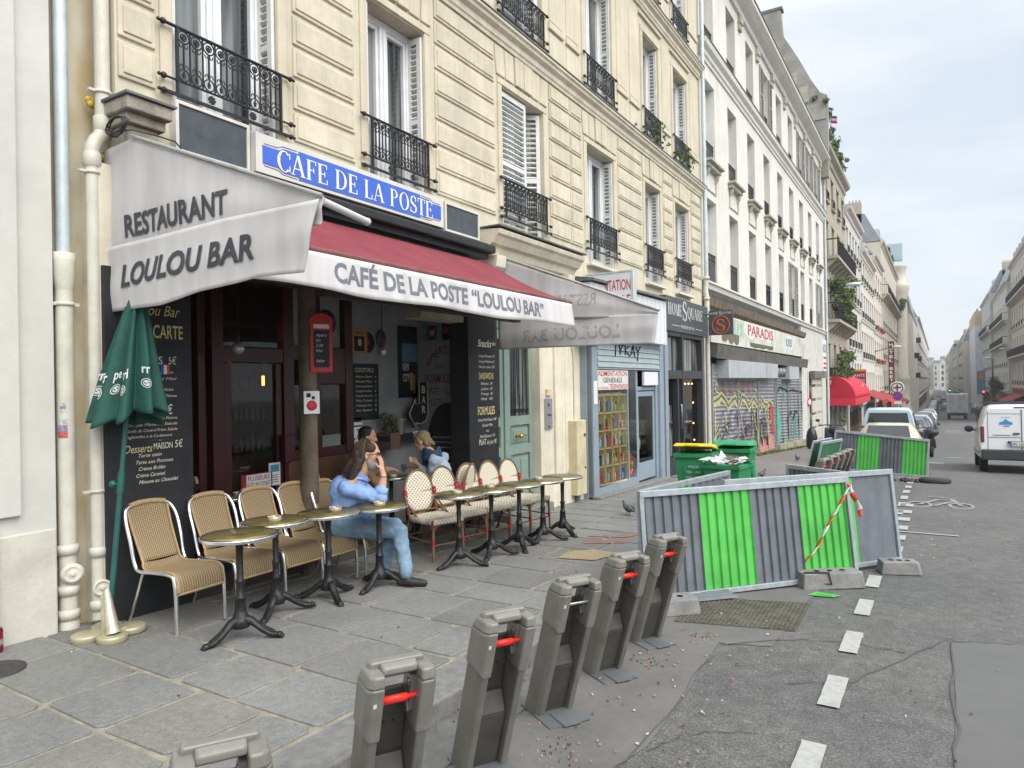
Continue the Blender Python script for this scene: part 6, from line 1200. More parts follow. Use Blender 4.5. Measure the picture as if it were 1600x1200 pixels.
# plants on balconies
plant('balcony_plant', 'dark green shrub on the lower balcony of the tan stone house', (FX+.45, 45.2, 5.5), (.5, 1.6, 2.6), 900, .15, 'plants on the tan house')
plant('balcony_plant', 'lighter bush at the end of the lower balcony of the tan stone house', (FX+.5, 49.6, 5.4), (.5, 1.4, 2.2), 700, .15, 'plants on the tan house')
plant('balcony_plant', 'bushy pale green plants over the shop below the tan house balcony', (FX+.6, 45.8, 1.9), (.5, 2.2, 1.5), 900, .13, 'plants on the tan house')
for k, (y, lab) in enumerate(((42.9, 'small tree at the near end of the tan house roof edge'), (46.5, 'spiky green plants trailing over the tan house cornice'), (50.5, 'green climbing plants at the far end of the tan house cornice'))): plant('roof_plant', lab, (FX+.1, y, 15.4), (.4, 1.5, 2.4 if k == 0 else 1.1), 600, .14, 'plants on the tan house')
plant('roof_plant', 'green bush on the roof terrace of the cream corner house', (FX-.4, 112, 17.8), (.7, 4, 1.8), 500, .3); plant('roof_plant', 'shrub hanging at the balcony end of the cream corner house', (FX+.9, 122, 12.5), (.5, 1.5, 1.4), 300, .25)
m = MB()
for k in range(3): m.mi = k; m.obox((FX+.5, 44.0+.06*k, 16.9-.12*k), (.14, .12, 0), (0, .01, 0), (0, .05, -.06))
m.mi = 3; m.tube([(FX+.3, 43.8, 16), (FX+.4, 43.9, 17.1)], .02, 5); tag(m.build('tricolour_flag', [MATS['flag_blue'], MATS['flag_white'], MATS['flag_red'], iron]), 'small blue white and red flag among the roof plants of the tan house', 'flag')
for k, (y, lab) in enumerate(((14.9, 'blue-green climbing plant on the upper window guard second from the drainpipe'), (16.95, 'blue-green climbing plant on the upper window guard nearest the drainpipe'))): plant('railing_plant', lab, (FX+.10, y, 7.12), (.10, .8, .5), 220, .045, 'plants on the cream building', stem=False)
# ---------------------------------------------------------------- terrace furniture
weave, n_, l_ = Mn('brown_wicker')
def special_weave():
    b = n_['Principled BSDF']; b.inputs['Roughness'].default_value = .6; tcn = n_.new('ShaderNodeTexCoord')
    def wave(d, sc, ph=0):
        w_ = n_.new('ShaderNodeTexWave'); w_.bands_direction = d; w_.inputs['Scale'].default_value = sc; w_.inputs['Distortion'].default_value = .6; w_.inputs['Phase Offset'].default_value = ph; l_(tcn.outputs['UV'], w_.inputs['Vector']); return w_.outputs['Fac']
    m = n_.new('ShaderNodeMath'); m.operation = 'MULTIPLY'; l_(wave('X', 1.9), m.inputs[0]); l_(wave('Y', 2.3), m.inputs[1])
    r = n_.new('ShaderNodeValToRGB'); l_(m.outputs[0], r.inputs['Fac']); e = r.color_ramp.elements; e[0].position = .08; e[0].color = (.15, .10, .055, 1); e[1].position = .45; e[1].color = (.44, .33, .185, 1); l_(r.outputs[0], b.inputs['Base Color'])
    bp = n_.new('ShaderNodeBump'); bp.inputs['Strength'].default_value = .6; bp.inputs['Distance'].default_value = .004; l_(m.outputs[0], bp.inputs['Height']); l_(bp.outputs[0], b.inputs['Normal'])
special_weave()
dots, n_, l_ = Mn('bistro_weave')
def special_dots():
    b = n_['Principled BSDF']; b.inputs['Roughness'].default_value = .5; tcn = n_.new('ShaderNodeTexCoord'); mp = n_.new('ShaderNodeMapping'); mp.inputs['Rotation'].default_value = (0, 0, radians(45)); mp.inputs['Scale'].default_value = (13, 13, 13); l_(tcn.outputs['UV'], mp.inputs['Vector'])
    sx = n_.new('ShaderNodeSeparateXYZ'); l_(mp.outputs[0], sx.inputs[0]); out_ = []
    for ax in ('X', 'Y'):
        f = n_.new('ShaderNodeMath'); f.operation = 'FRACT'; l_(sx.outputs[ax], f.inputs[0]); a = n_.new('ShaderNodeMath'); a.operation = 'SUBTRACT'; a.inputs[1].default_value = .5; l_(f.outputs[0], a.inputs[0]); c = n_.new('ShaderNodeMath'); c.operation = 'ABSOLUTE'; l_(a.outputs[0], c.inputs[0]); d = n_.new('ShaderNodeMath'); d.operation = 'LESS_THAN'; d.inputs[1].default_value = .20; l_(c.outputs[0], d.inputs[0]); out_.append(d.outputs[0])
    m = n_.new('ShaderNodeMath'); m.operation = 'MULTIPLY'; l_(out_[0], m.inputs[0]); l_(out_[1], m.inputs[1]); mm = n_.new('ShaderNodeMixRGB'); l_(m.outputs[0], mm.inputs['Fac']); mm.inputs['Color1'].default_value = (.66, .61, .48, 1); mm.inputs['Color2'].default_value = (.05, .035, .05, 1); l_(mm.outputs[0], b.inputs['Base Color'])
special_dots()
def uvgrid(name, mat, parent, fn, nu, nv, su=1, sv=1, solid=.012):
    m = MB(); m.grid(fn, nu, nv); o = m.build(name, mat, parent, solid=solid); me = o.data; uv = me.uv_layers.new(name='UVMap')
    for p in me.polygons:
        for li in p.loop_indices: vi = me.loops[li].vertex_index; uv.data[li].uv = ((vi//(nv+1))/nu*su, (vi % (nv+1))/nv*sv)
    return o
chrome = M('polished_aluminium', (.86, .87, .89), .22, 1.0, var=.05, scale=12); cane = M('cane_brown', (.17, .10, .052), .4, var=.25, scale=20); tan_ = M('wicker_edge', (.36, .25, .13), .55, var=.15, scale=40); redb = M('cane_binding_red', (.38, .02, .035), .4)
def smooth_poly(P, n=24):
    P = [Vector(p) for p in P]; Q = [P[0]*2-P[1]]+P+[P[-1]*2-P[-2]]; out_ = []
    for i in range(len(P)-1):
        for k in range(n//(len(P)-1)+1):
            t_ = k/(n//(len(P)-1)+1); a, b, c, d = Q[i:i+4]; out_.append(.5*((2*b)+(c-a)*t_+(2*a-5*b+4*c-d)*t_**2+(3*b-a-3*c+d)*t_**3))
    return out_+[P[-1]]
def wicker_chair():
    r = thing('wicker_chair', '', 'chair'); CW = .20
    m = MB()
    for s in (-1, 1):
        y = s*.225; m.tube(smooth_poly([(.255, y, 0), (.25, y, .2), (.235, y, .36), (.19, y, .415), (.0, y, .415), (-.17, y*1.0, .405), (-.235, y, .45), (-.28, y*1.03, .62), (-.33, y*1.03, .76), (-.37, y*.92, .84), (-.385, y*.72, .872)], 60), .0155, 10)
    m.build('side_frame', chrome, r)
    m = MB(); m.tube(smooth_poly([(-.385, -.162, .872), (-.392, -.08, .885), (-.394, 0, .888), (-.392, .08, .885), (-.385, .162, .872)], 20), .021, 10); m.build('top_roll', tan_, r)
    for s in (-1, 1): m = MB(); m.tube([(-.17, s*.2, .395), (-.25, s*.205, .2), (-.34, s*.21, 0)], .0115, 8); m.build('rear_leg', chrome, r)
    def back(u, v):
        z = .46+(.875-.46)*u; x = -.215-.18*u**1.15-.02*sin(pi*u); w_ = .165+.02*u; return (x, (v-.5)*2*w_, z)
    uvgrid('backrest', weave, r, back, 14, 10, 6.0, 2.6)
    SP = smooth_poly([(-.215, 0, .46), (-.19, 0, .425), (-.12, 0, .412), (.1, 0, .425), (.2, 0, .425), (.245, 0, .395), (.262, 0, .33), (.262, 0, .285)], 30)
    def seat(u, v):
        i = u*(len(SP)-1); k = min(int(i), len(SP)-2); p = SP[k].lerp(SP[k+1], i-k); wd = .165+.045*min(1, u*2.5); return (p.x, (v-.5)*2*wd, p.z-.012*sin(pi*v)*(1-u*.6))
    uvgrid('seat', weave, r, seat, 26, 10, 7.5, 2.6)
    m = MB()
    for s in (-1, 1): m.tube([(-.395+.0, s*.18, .86)]+[(-.215-.18*u**1.15-.02*sin(pi*u), s*(.167+.02*u), .46+.415*u) for u in (.9, .6, .3, 0)]+[(p.x, s*(.167+.045*min(1, i/(len(SP)-1)*2.5)), p.z) for i, p in list(enumerate(SP))[3::3]], .011, 6)
    m.tube([(.262, -.21, .285), (.262, .21, .285)], .011, 6); m.build('wicker_edge', tan_, r); return r
wc = wicker_chair()
NEAR = ['first', 'second', 'third', 'fourth', 'fifth']
for k, (x, y, rz) in enumerate(((-4.95, 3.20, 2), (-4.95, 3.72, 0), (-4.95, 4.20, -1), (-4.96, 4.64, 1), (-4.92, 5.03, 12))):
    lab = ('brown wicker chair nearest the green parasol', 'brown wicker chair second from the green parasol', 'brown wicker chair in the middle of its row of five', 'brown wicker chair next to the seated man, left of him', 'brown wicker chair the man in the blue shirt sits on')[k]
    gp = 'wicker chairs along the café front'
    if k == 0: wc.location = (x, y, g(y)+.006); wc.rotation_euler[2] = radians(rz); tag(wc, lab, 'chair', gp); wc.scale = (1, .90, 1)
    else: dup(wc, (x, y, g(y)+.006), radians(rz), lab, gp)
def bistro_chair():
    r = thing('rattan_chair', '', 'chair')
    hoop = [(-.27-.045*(sin(a)*.5+.5)*1.6, .19*cos(a), .665+.245*sin(a)) for a in [k*2*pi/28 for k in range(28)]]
    m = MB(); m.tube(hoop, .0135, 8, close=True); m.build('back_hoop', cane, r)
    def bk(u, v):
        a, rr = u*2*pi, v; return (-.27-.072*(rr*sin(a)*.5+.5), .178*rr*cos(a), .665+.232*rr*sin(a))
    m = MB(); m.grid(bk, 28, 6); o = m.build('back_panel', dots, r, solid=.008); me = o.data; uv = me.uv_layers.new(name='UVMap')
    for p in me.polygons:
        for li in p.loop_indices: v_ = me.vertices[me.loops[li].vertex_index].co; uv.data[li].uv = (v_.y*2.4, v_.z*2.4)
    for s in (-1, 1):
        m = MB(); m.tube([(-.36, s*.20, 0), (-.27, s*.19, .25), (-.225, s*.185, .43), (-.262, s*.195, .58), (-.29, s*.197, .68)], .0135, 8); m.build('rear_leg', cane, r)
        m = MB(); m.tube([(.225, s*.20, 0), (.215, s*.19, .42)], .0145, 8); m.build('front_leg', cane, r)
    def st(u, v):
        x = -.225+.455*u; e = 1 if .0 < u else 1; hw = .19+.028*sin(pi*min(1, u*1.1)); z = .438-.006*sin(pi*u)*sin(pi*v); return (x, (v-.5)*2*hw, z)
    def side(k):
        def fn(u, v):
            if k == 0: return (.235, (u-.5)*2*.195, .438-.05*v)
            s = -1 if k == 1 else 1; hw = .19+.028*sin(pi*min(1, u*1.1)); return (-.225+.455*u, s*(hw+.004), .438-.05*v)
        return fn
    m = MB(); m.grid(st, 14, 10); [m.grid(side(k), 14, 2) for k in range(3)]; o = m.build('seat', dots, r, solid=.01); me = o.data; uv = me.uv_layers.new(name='UVMap')
    for p in me.polygons:
        for li in p.loop_indices: v_ = me.vertices[me.loops[li].vertex_index].co; uv.data[li].uv = (v_.x*2.4+v_.z*2.4, v_.y*2.4)
    m = MB()
    for s in (-1, 1):
        m.tube([(.21, s*.195, .20), (-.26, s*.195, .21)], .009, 6); m.tube(smooth_poly([(.213, s*.195, .30), (.19, s*.195, .36), (.1, s*.195, .39)], 8), .008, 6); m.tube(smooth_poly([(-.22, s*.19, .28), (-.18, s*.19, .36), (-.08, s*.195, .39)], 8), .008, 6); m.tube([(-.29, s*.205, .66), (-.23, s*.21, .56), (-.05, s*.205, .44)], .0115, 6)
    m.tube([(.21, -.195, .17), (.21, .195, .17)], .009, 6); m.tube([(-.275, -.19, .22), (-.275, .19, .22)], .009, 6); m.tube([(-.245, -.185, .47), (-.245, .185, .47)], .01, 6)
    for s in (-1, 1): m.tube(smooth_poly([(.215, s*.19, .29), (.212, s*.15, .36), (.21, s*.05, .385)], 8), .008, 6)
    m.build('brace', cane, r); m = MB()
    for s in (-1, 1):
        m.tube([(.219, s*.196, .17), (.218, s*.194, .225)], .019, 8); m.tube([(.216, s*.192, .385), (.215, s*.191, .44)], .018, 8); m.tube([(-.28, s*.192, .19), (-.268, s*.191, .245)], .018, 8); m.tube([(-.283, s*.197, .62), (-.292, s*.197, .71)], .021, 8); m.tube([(-.24, s*.19, .45), (-.25, s*.19, .5)], .018, 8); m.tube([(-.285, s*.18, .655), (-.29, s*.21, .675)], .024, 8)
    m.build('red_binding', redb, r); return r
bc = bistro_chair()
for k, (x, y, rz) in enumerate(((-4.68, 6.02, -16), (-4.72, 6.54, -13), (-4.70, 7.03, -12), (-4.67, 7.47, -11), (-4.64, 7.91, -10))):
    lab = ('cream rattan chair with red bindings just right of the seated man', 'cream rattan chair second from the seated man, before the woman', 'cream rattan chair in the middle of its row of five', 'cream rattan chair fourth from the seated man', 'cream rattan chair nearest the green street door')[k]; gp = 'rattan bistro chairs along the café front'
    if k == 0: bc.location = (x, y, g(y)+.006); bc.rotation_euler[2] = radians(rz); tag(bc, lab, 'chair', gp)
    else: dup(bc, (x, y, g(y)+.006), radians(rz), lab, gp)
ttop, n_, l_ = Mn('brass_table_top')
def special_top():
    b = n_['Principled BSDF']; b.inputs['Roughness'].default_value = .28; b.inputs['Metallic'].default_value = .55; g_ = n_.new('ShaderNodeTexCoord'); t = n_.new('ShaderNodeTexNoise'); t.inputs['Scale'].default_value = 9; t.inputs['Detail'].default_value = 4; l_(g_.outputs['Object'], t.inputs['Vector'])
    r = n_.new('ShaderNodeValToRGB'); l_(t.outputs['Fac'], r.inputs['Fac']); e = r.color_ramp.elements; e[0].position = .35; e[0].color = (.15, .125, .045, 1); e[1].position = .68; e[1].color = (.33, .27, .115, 1); l_(r.outputs[0], b.inputs['Base Color'])
special_top()
cast = M('cast_iron_black', (.028, .028, .03), .42, .5, var=.3, scale=25, bump=.3, bscale=60)
def bistro_table(rad=.262):
    r = thing('bistro_table', '', 'table'); m = MB(); m.lathe([(.001, .722), (rad-.016, .722), (rad-.014, .732), (.001, .733)], n=40); m.build('table_top', ttop, r)
    m = MB(); m.lathe([(rad-.02, .705), (rad-.004, .706), (rad, .711), (rad-.002, .7145), (rad, .718), (rad-.002, .7215), (rad, .725), (rad-.002, .731), (rad-.014, .7335), (rad-.015, .722)], n=40); m.build('metal_rim', chrome, r)
    m = MB(); m.lathe([(.02, .70), (.10, .70), (.10, .69), (.03, .68), (.024, .60), (.023, .42), (.030, .41), (.032, .395), (.026, .38), (.027, .30), (.036, .29), (.036, .275), (.03, .27), (.036, .19), (.05, .16), (.066, .13), (.072, .10), (.06, .075)], n=16)
    for a in range(8): q = a*pi/4; m.tube([(.031*cos(q), .031*sin(q), .27), (.040*cos(q), .040*sin(q), .12)], .004, 4)
    m.build('column', cast, r)
    for k in range(3):
        a = radians(20+120*k); d = Vector((cos(a), sin(a), 0)); s = Vector((-sin(a), cos(a), 0)); m = MB()
        P = smooth_poly([d*.03+Z3*.13, d*.085+Z3*.115, d*.15+Z3*.065, d*.22+Z3*.028, d*.262+Z3*.022], 16); R = []
        for i, p in enumerate(P):
            f = i/(len(P)-1); hw, hh = .038-.012*f, .036-.016*f; R.append([p+s*hw*cos(t_)+Z3*hh*sin(t_) for t_ in [q*pi/4 for q in range(8)]])
        m.rings(R); m.ell(d*.275+Z3*.022, (.028, .028, .022), 10, 6)
        for q in (-1, 0, 1): m.ell(d*.297+s*q*.014+Z3*.012, (.012, .010, .012), 8, 5)
        m.tube([d*.06+s*.02+Z3*.13, d*.15+s*.017+Z3*.085, d*.24+s*.012+Z3*.045], .006, 5); m.tube([d*.06-s*.02+Z3*.13, d*.15-s*.017+Z3*.085, d*.24-s*.012+Z3*.045], .006, 5); m.build('foot', cast, r)
    return r
bt = bistro_table(); tabs = [(-4.24, 3.20, 10), (-4.50, 3.73, 40), (-4.45, 4.24, 75), (-4.34, 4.75, 20), (-4.21, 5.80, 0), (-4.16, 6.33, 30), (-4.12, 6.85, 55), (-4.10, 7.37, 15), (-4.10, 7.89, 70)]
tlab = ('round brass-topped table nearest the camera, before the first wicker chairs', 'round brass table with ashtray, second in the wicker chair row', 'round brass table with ashtray left of the seated man', "round brass table under the seated man's elbow", 'round brass table with ashtray, first in the rattan chair row', 'round brass table with ashtray, second in the rattan chair row', 'round brass table in the middle of the rattan chair row', 'round brass table with ashtray, fourth in the rattan chair row', 'round brass table at the far end, nearest the stone pier')
for k, (x, y, a) in enumerate(tabs):
    gp = 'round bistro tables along the café front'
    if k == 0: bt.location = (x, y, g(y)+.006); bt.rotation_euler[2] = radians(a); tag(bt, tlab[k], 'table', gp)
    else: dup(bt, (x, y, g(y)+.006), radians(a), tlab[k], gp)
ash = M('ashtray_glass', (.36, .33, .24), .25, .2, var=.1)
def ashtray():
    m = MB(); m.lathe([(.001, 0), (.048, 0), (.052, .006), (.052, .036), (.046, .038), (.042, .032), (.04, .012), (.001, .010)], n=24)
    for k in range(3): a = k*2.1; m.tube([(.03*cos(a), .03*sin(a), .034), (.055*cos(a), .055*sin(a), .038)], .006, 5)
    return m.build('ashtray', ash)
a0 = ashtray()
for j, (k, ox, oy, lab) in enumerate(((1, .02, -.02, 'round pale ashtray on the second brass table from the camera'), (2, .03, .06, 'round pale ashtray on the brass table left of the seated man'), (3, .01, -.0, "round pale ashtray on the table at the man's elbow"), (4, .0, -.02, 'round pale ashtray on the table before the first rattan chair'), (5, -.04, .05, 'round pale ashtray on the second table of the rattan row'), (7, -.04, -.02, 'round pale ashtray on the fourth table of the rattan row'))):
    o = a0 if j == 0 else a0.copy()
    if j: COL.objects.link(o)
    tag(o, lab, 'ashtray', 'ashtrays on the bistro tables'); o.location = (tabs[k][0]+ox, tabs[k][1]+oy, g(tabs[k][1])+.006+.733)
# two tables inside the terrace
for (x, y, lab) in ((-5.92, 6.72, 'brass table inside the terrace between the woman and the dark-haired person'), (-6.02, 4.50, 'brass table inside the terrace behind the black menu board')): dup(bt, (x, y, g(y)+.014), .4, lab, 'round bistro tables along the café front')
for j, (x, y, lab) in enumerate(((-5.80, 6.62, 'small ashtray on the terrace table beside the woman'), (-5.95, 4.50, 'metal saucer on the inner table behind the menu board'))): o = a0.copy(); COL.objects.link(o); tag(o, lab, 'ashtray'); o.location = (x, y, g(y)+.748)
cg = M('drinking_glass', (.5, .52, .52), .05, .0, var=0, alpha=1); b_ = cg.node_tree.nodes['Principled BSDF']; b_.inputs['Transmission Weight'].default_value = .9
m = MB(); m.lathe([(.001, 0), (.028, 0), (.03, .002), (.006, .008), (.005, .06), (.03, .09), (.034, .13), (.03, .15), (.028, .15), (.031, .13), (.001, .09)], (-5.73, 6.74, g(6.7)+.748), 16); tag(m.build('stem_glass', cg), 'small stem glass standing on the terrace table before the woman', 'glass')
# folded green parasol with its cast base
green = M('parasol_green', (.008, .062, .047), .75, var=.18, scale=8, bump=.1); gpole = M('pole_green', (.02, .10, .085), .4, .2, var=.1); pw_ = M('print_white', (.55, .58, .56), .8)
pr = thing('folded_parasol', 'folded dark green parasol with white lettering standing before the black menu board', 'parasol', (-5.03, 2.76, g(2.76)))
b0 = Vector((-5.09, 2.74, g(2.77)+.05)); t0 = Vector((-5.13, 3.02, 2.60)); ax = (t0-b0)/(t0-b0).length
m = MB(); m.tube([b0-ax*.02, b0+ax*1.0], .019, 10); m.tube([b0+ax*.96, b0+ax*1.12], .025, 10); m.tube([b0+ax*1.1, t0], .017, 10); m.ell(b0+ax*1.03+Vector((-.05, -.03, 0)), .028, 10, 6); m.tube([b0+ax*1.03, b0+ax*1.03+Vector((-.05, -.03, 0))], .012, 6); m.build('pole', gpole, pr)
NP = 8
def cloth(u, v):
    ang = u*2*pi; f = v; s = f**.9; R0 = .02+.225*s; fold = .5+.5*cos(NP*ang+.6*sin(ang*2)); rr = R0*(.52+.52*fold)+.01*sin(3*ang+4*f)*f; z = -.98*f-.05*f*(.5+.5*cos(NP*ang))*sin(pi*f*.5)+.04*f*sin(ang*2+1); c = t0-ax*.04+ax*z
    return c+Vector((cos(ang)*rr*1.25+.02*f, sin(ang)*rr*1.05, .03*cos(ang)*f))
m = MB(); m.grid(cloth, 128, 30); cl_ = m.build('canopy', green, pr, solid=.004)
m = MB()
def onc(u, v, off=.010): p = Vector(cloth(u, v)); c = t0-ax*.04+ax*((p-t0).dot(ax)); d = (p-c); return p+d.normalized()*off
for kk, (u0, s) in enumerate(((.635, 'rri'), (.745, 'err'), (.87, 'rri'), (.985, 'rr'), (.80, 'pe'))):
    w_ = .033*len(s)/2.4
    m.text(s, (0, 0, 0), X3, Z3, 1, 1, .02, 0, fn=lambda a, b, u0=u0, w_=w_: onc(u0-w_/2+w_*a, .70-.068*b))
    for q in range(2):
        rr = (1, .62)[q]; n = 22
        for k in range(n):
            a, b = 2*pi*k/n, 2*pi*(k+1)/n; i = rr-.14; m.poly([onc(u0+.016*r_*cos(t_), .775+.035*r_*sin(t_)) for r_, t_ in ((rr, a), (rr, b), (i, b), (i, a))])
    m.text('S', (0, 0, 0), X3, Z3, 1, 1, .03, 0, fn=lambda a, b, u0=u0: onc(u0-.006+.012*a, .79-.03*b))
m.build('lettering', pw_, pr)
gold = M('gold_base_paint', (.40, .37, .25), .4, .35, var=.12, scale=8); pb = thing('parasol_base', 'gold painted clover-shaped cast parasol base with an upright tube', 'parasol base', (-5.04, 2.76, g(2.76)))
m = MB(); z0 = g(2.76)+.005
for dx, dy in ((-.05, -.13), (.13, -.05), (.05, .13), (-.13, .05)): m.lathe([(.095, 0), (.10, .01), (.098, .040), (.085, .047), (.01, .047)], (-5.09+dx, 2.745+dy, z0), 24)
m.box(-5.175, 2.66, z0, -5.005, 2.83, z0+.054); m.build('base_plate', gold, pb, bevel=.006)
m = MB(); m.lathe([(.034, .05), (.034, .30), (.03, .30)], (-5.08, 2.72, z0), 14); m.tube([(-4.955, 2.70, z0+.05), (-5.055, 2.71, z0+.34)], [.05, .022], 12); m.build('upright_tube', M('worn_silver_gold', (.55, .52, .40), .3, .6, var=.2, scale=20), pb)
can_ = thing('drink_can', 'dark red drink can standing on the pavement against the left wall', 'can', (-5.36, 2.16, g(2.16))); cx, cy = -5.385, 2.17; z0 = g(cy)+.004
m = MB(); m.lathe([(.027, 0), (.033, .012), (.033, .145), (.027, .16), (.026, .165)], (cx, cy, z0), 20); m.build('body', M('can_red', (.25, .02, .03), .3, .5, var=.3, scale=30), can_); m = MB(); m.lathe([(.0335, .05), (.0336, .09)], (cx, cy, z0), 20); m.build('band', M('can_band', (.35, .30, .28), .4, .4, var=.5, scale=60), can_); m = MB(); m.lathe([(.026, .163), (.024, .166), (.001, .163)], (cx, cy, z0), 18); m.build('lid', steel, can_)
m = MB(); m.lathe([(.07, 0), (.10, .2), (.105, .21), (.095, .2), (.01, .02)], (BX+.14, 7.22, 1.135), 20); tag(m.build('ice_bucket', steel), 'shiny steel bucket on the dark ledge beside the bar arrow sign', 'bucket')
plant('potted_plant', 'dark green pot plant on the ledge at the back of the terrace', (BX+.15, 7.0, 1.15), (.10, .16, .26), 160, .03)
# ---------------------------------------------------------------- people
CLOUD = bpy.data.textures.new('folds', 'CLOUDS'); CLOUD.noise_scale = .085; CLOUD.noise_depth = 1
def fused(name, m, mat, parent, voxel=.011, smooth=5):
    o = m.build(name, mat, None); md = o.modifiers.new('r', 'REMESH'); md.mode = 'VOXEL'; md.voxel_size = voxel; md.use_smooth_shade = True; s = o.modifiers.new('s', 'SMOOTH'); s.iterations = smooth; s.factor = .5
    if name in ('shirt', 'jeans', 'jacket', 'scarf', 'trousers', 'jumper') and voxel < .015: dm = o.modifiers.new('d', 'DISPLACE'); dm.texture = CLOUD; dm.texture_coords = 'GLOBAL'; dm.strength = .030; dm.mid_level = .5
    dg = bpy.context.evaluated_depsgraph_get(); dg.update(); me = bpy.data.meshes.new_from_object(o.evaluated_get(dg)); old = o.data; o.modifiers.clear(); o.data = me; me.materials.clear(); me.materials.append(mat); bpy.data.meshes.remove(old); me.name = name
    adopt(o, parent); return o
skin = M('skin', (.50, .29, .20), .5, var=.08, scale=25); skin2 = M('skin_pale', (.54, .33, .235), .5, var=.08, scale=25)
shirt = M('blue_shirt', (.23, .36, .66), .85, var=.06, scale=10, bump=.5, bscale=16); jeans = M('washed_jeans', (.155, .24, .325), .9, var=.16, scale=9, bump=.4, bscale=22); shoe = M('black_shoe', (.018, .018, .02), .5); hairb = M('dark_brown_hair', (.045, .028, .02), .55, var=.35, scale=45, bump=.6, bscale=90); beardm = M('grey_beard', (.27, .25, .235), .9, var=.3, scale=60, bump=.6, bscale=120)
V_ = Vector
def frame(o, fwd, tilt=0):    # local x forward, y left, z up, pitched forward by tilt
    f = V_((fwd[0], fwd[1], 0)).normalized(); z = V_((0, 0, 1)); l = z.cross(f); c, s = cos(tilt), sin(tilt); f2 = f*c-z*s; z2 = z*c+f*s
    return Matrix(((f2.x, l.x, z2.x, o[0]), (f2.y, l.y, z2.y, o[1]), (f2.z, l.z, z2.z, o[2]), (0, 0, 0, 1)))
def head(m, T, chin=1.0):
    k = m.T; m.T = T
    m.ell((-.012, 0, .035), (.098, .074, .090), 18, 12); m.ell((.030, 0, -.035), (.062, .057, .080), 16, 10); m.ell((.070, 0, -.088), (.022*chin, .026, .02), 10, 8)
    m.cap2((.086, 0, .018), (.108, 0, -.022), .009, .014, 8); m.ell((.086, 0, -.056), (.012, .024, .010), 10, 6); m.ell((.080, 0, .035), (.016, .05, .012), 10, 6)
    for s in (-1, 1): m.ell((.055, s*.042, -.018), (.028, .022, .026), 10, 6); m.ell((-.004, s*.076, -.008), (.020, .009, .030), 10, 6)
    m.T = k
def eyes(T, parent):
    m = MB(); m.T = T
    for s in (-1, 1): m.mi = 0; m.ell((.080, s*.030, .010), .0095, 8, 6); m.mi = 1; m.ell((.087, s*.031, .010), .005, 8, 6); m.mi = 2; m.tube([(.086, s*.017, .030), (.090, s*.032, .034), (.080, s*.047, .030)], .0035, 5)
    m.build('eyes', [wht, dark, hairb], parent)
def fingers(m, palm, n, up, side, L=.075, curl=.5, thumb=1):      # palm centre, palm normal n, finger direction up, side = towards the index finger
    n, up, side = V_(n).normalized(), V_(up).normalized(), V_(side).normalized()
    m.ell(V_(palm), (.02, .02, .02)); m.cap2(V_(palm)-up*.03-side*.016, V_(palm)+up*.03-side*.022, .017, .014, 8); m.cap2(V_(palm)-up*.03+side*.012, V_(palm)+up*.035+side*.022, .017, .014, 8); m.cap2(V_(palm)-up*.02, V_(palm)+up*.036, .018, .014, 8)
    for q, (o, l) in enumerate(((.028, .92), (.0095, 1.0), (-.0095, .95), (-.027, .75))):
        a = V_(palm)+up*.042+side*o; b = a+(up*cos(curl*.5)+n*sin(curl*.5)+side*o*1.5)*L*l*.42; c = b+(up*cos(curl*1.5)+n*sin(curl*1.5))*L*l*.34; d = c+(up*cos(curl*2.3)+n*sin(curl*2.3))*L*l*.24
        m.cap2(a, b, .0092, .0088, 8); m.cap2(b, c, .0088, .0082, 8); m.cap2(c, d, .0082, .0072, 8)
    a = V_(palm)-up*.022+side*.026; b = a+(side*.8+up*.5+n*.3).normalized()*.034*thumb; c = b+(up*.8+side*.25+n*.4).normalized()*.034; m.cap2(a, b, .0125, .0105, 8); m.cap2(b, c, .0105, .0085, 8)
def chain(m, P, R, n=12):
    for a, b, r0, r1 in zip(P, P[1:], R, R[1:]): m.cap2(a, b, r0, r1, n)
# --- the man at the table
FW = V_((.853, .521, 0)); LF = V_((-.521, .853, 0))
def far_(p, k): c = V_((0, 0, 1.75)); return c+(V_(p)-c)*k
mp_ = thing('person', 'man with long dark hair, beard and blue shirt sitting with his hand at his mouth', 'person', (-4.9, 4.8, 0))
pel, chest, neckb, hd = V_((-4.93, 4.80, .475)), V_((-4.835, 4.815, .76)), V_((-4.75, 4.85, .925)), V_((-4.665, 4.895, 1.125))
shR, elR, wrR = V_((-4.735, 4.665, .835)), V_((-4.475, 4.835, .738)), V_((-4.455, 4.865, .935)); hand = V_((-4.515, 4.905, 1.035))
shL, elL, wrL = V_((-4.925, 4.985, .80)), V_((-4.76, 5.12, .68)), V_((-4.64, 4.98, .75))
kR, aR, tR = far_((-4.192, 4.769, .475), 1.035), far_((-4.062, 4.697, .13), 1.035), far_((-3.926, 4.757, .05), 1.035); aR.z = .08; tR.z = -.005; kL, aL, tL = V_((-4.47, 5.02, .45)), V_((-4.56, 4.96, .06)), V_((-4.36, 5.02, -.01))
TH = frame(hd, (FW.x, FW.y), .10) @ Matrix.Scale(1.1, 4)
m = MB(); head(m, TH); chain(m, [hd-FW*.02+V_((0, 0, -.06)), neckb], [.062, .07]); m.cap2(chest, neckb, .10, .06); m.cap2(pel, chest, .10, .12)
chain(m, [elR, elR.lerp(wrR, .5), wrR], [.043, .043, .031]); chain(m, [shR, elR], [.05, .043]); m.cap2(neckb, shR, .05, .05); m.cap2(neckb, shL, .05, .05); chain(m, [shL, elL, wrL], [.05, .043, .03])
hn = (hd+FW*.09-V_((0, 0, .05))-hand).normalized(); m.cap2(wrR, hand-V_((0, 0, .03)), .030, .026); fingers(m, hand, -FW*.75+LF*.45, V_((-.12, .05, .9)), -LF*.9-FW*.3, .072, .75)
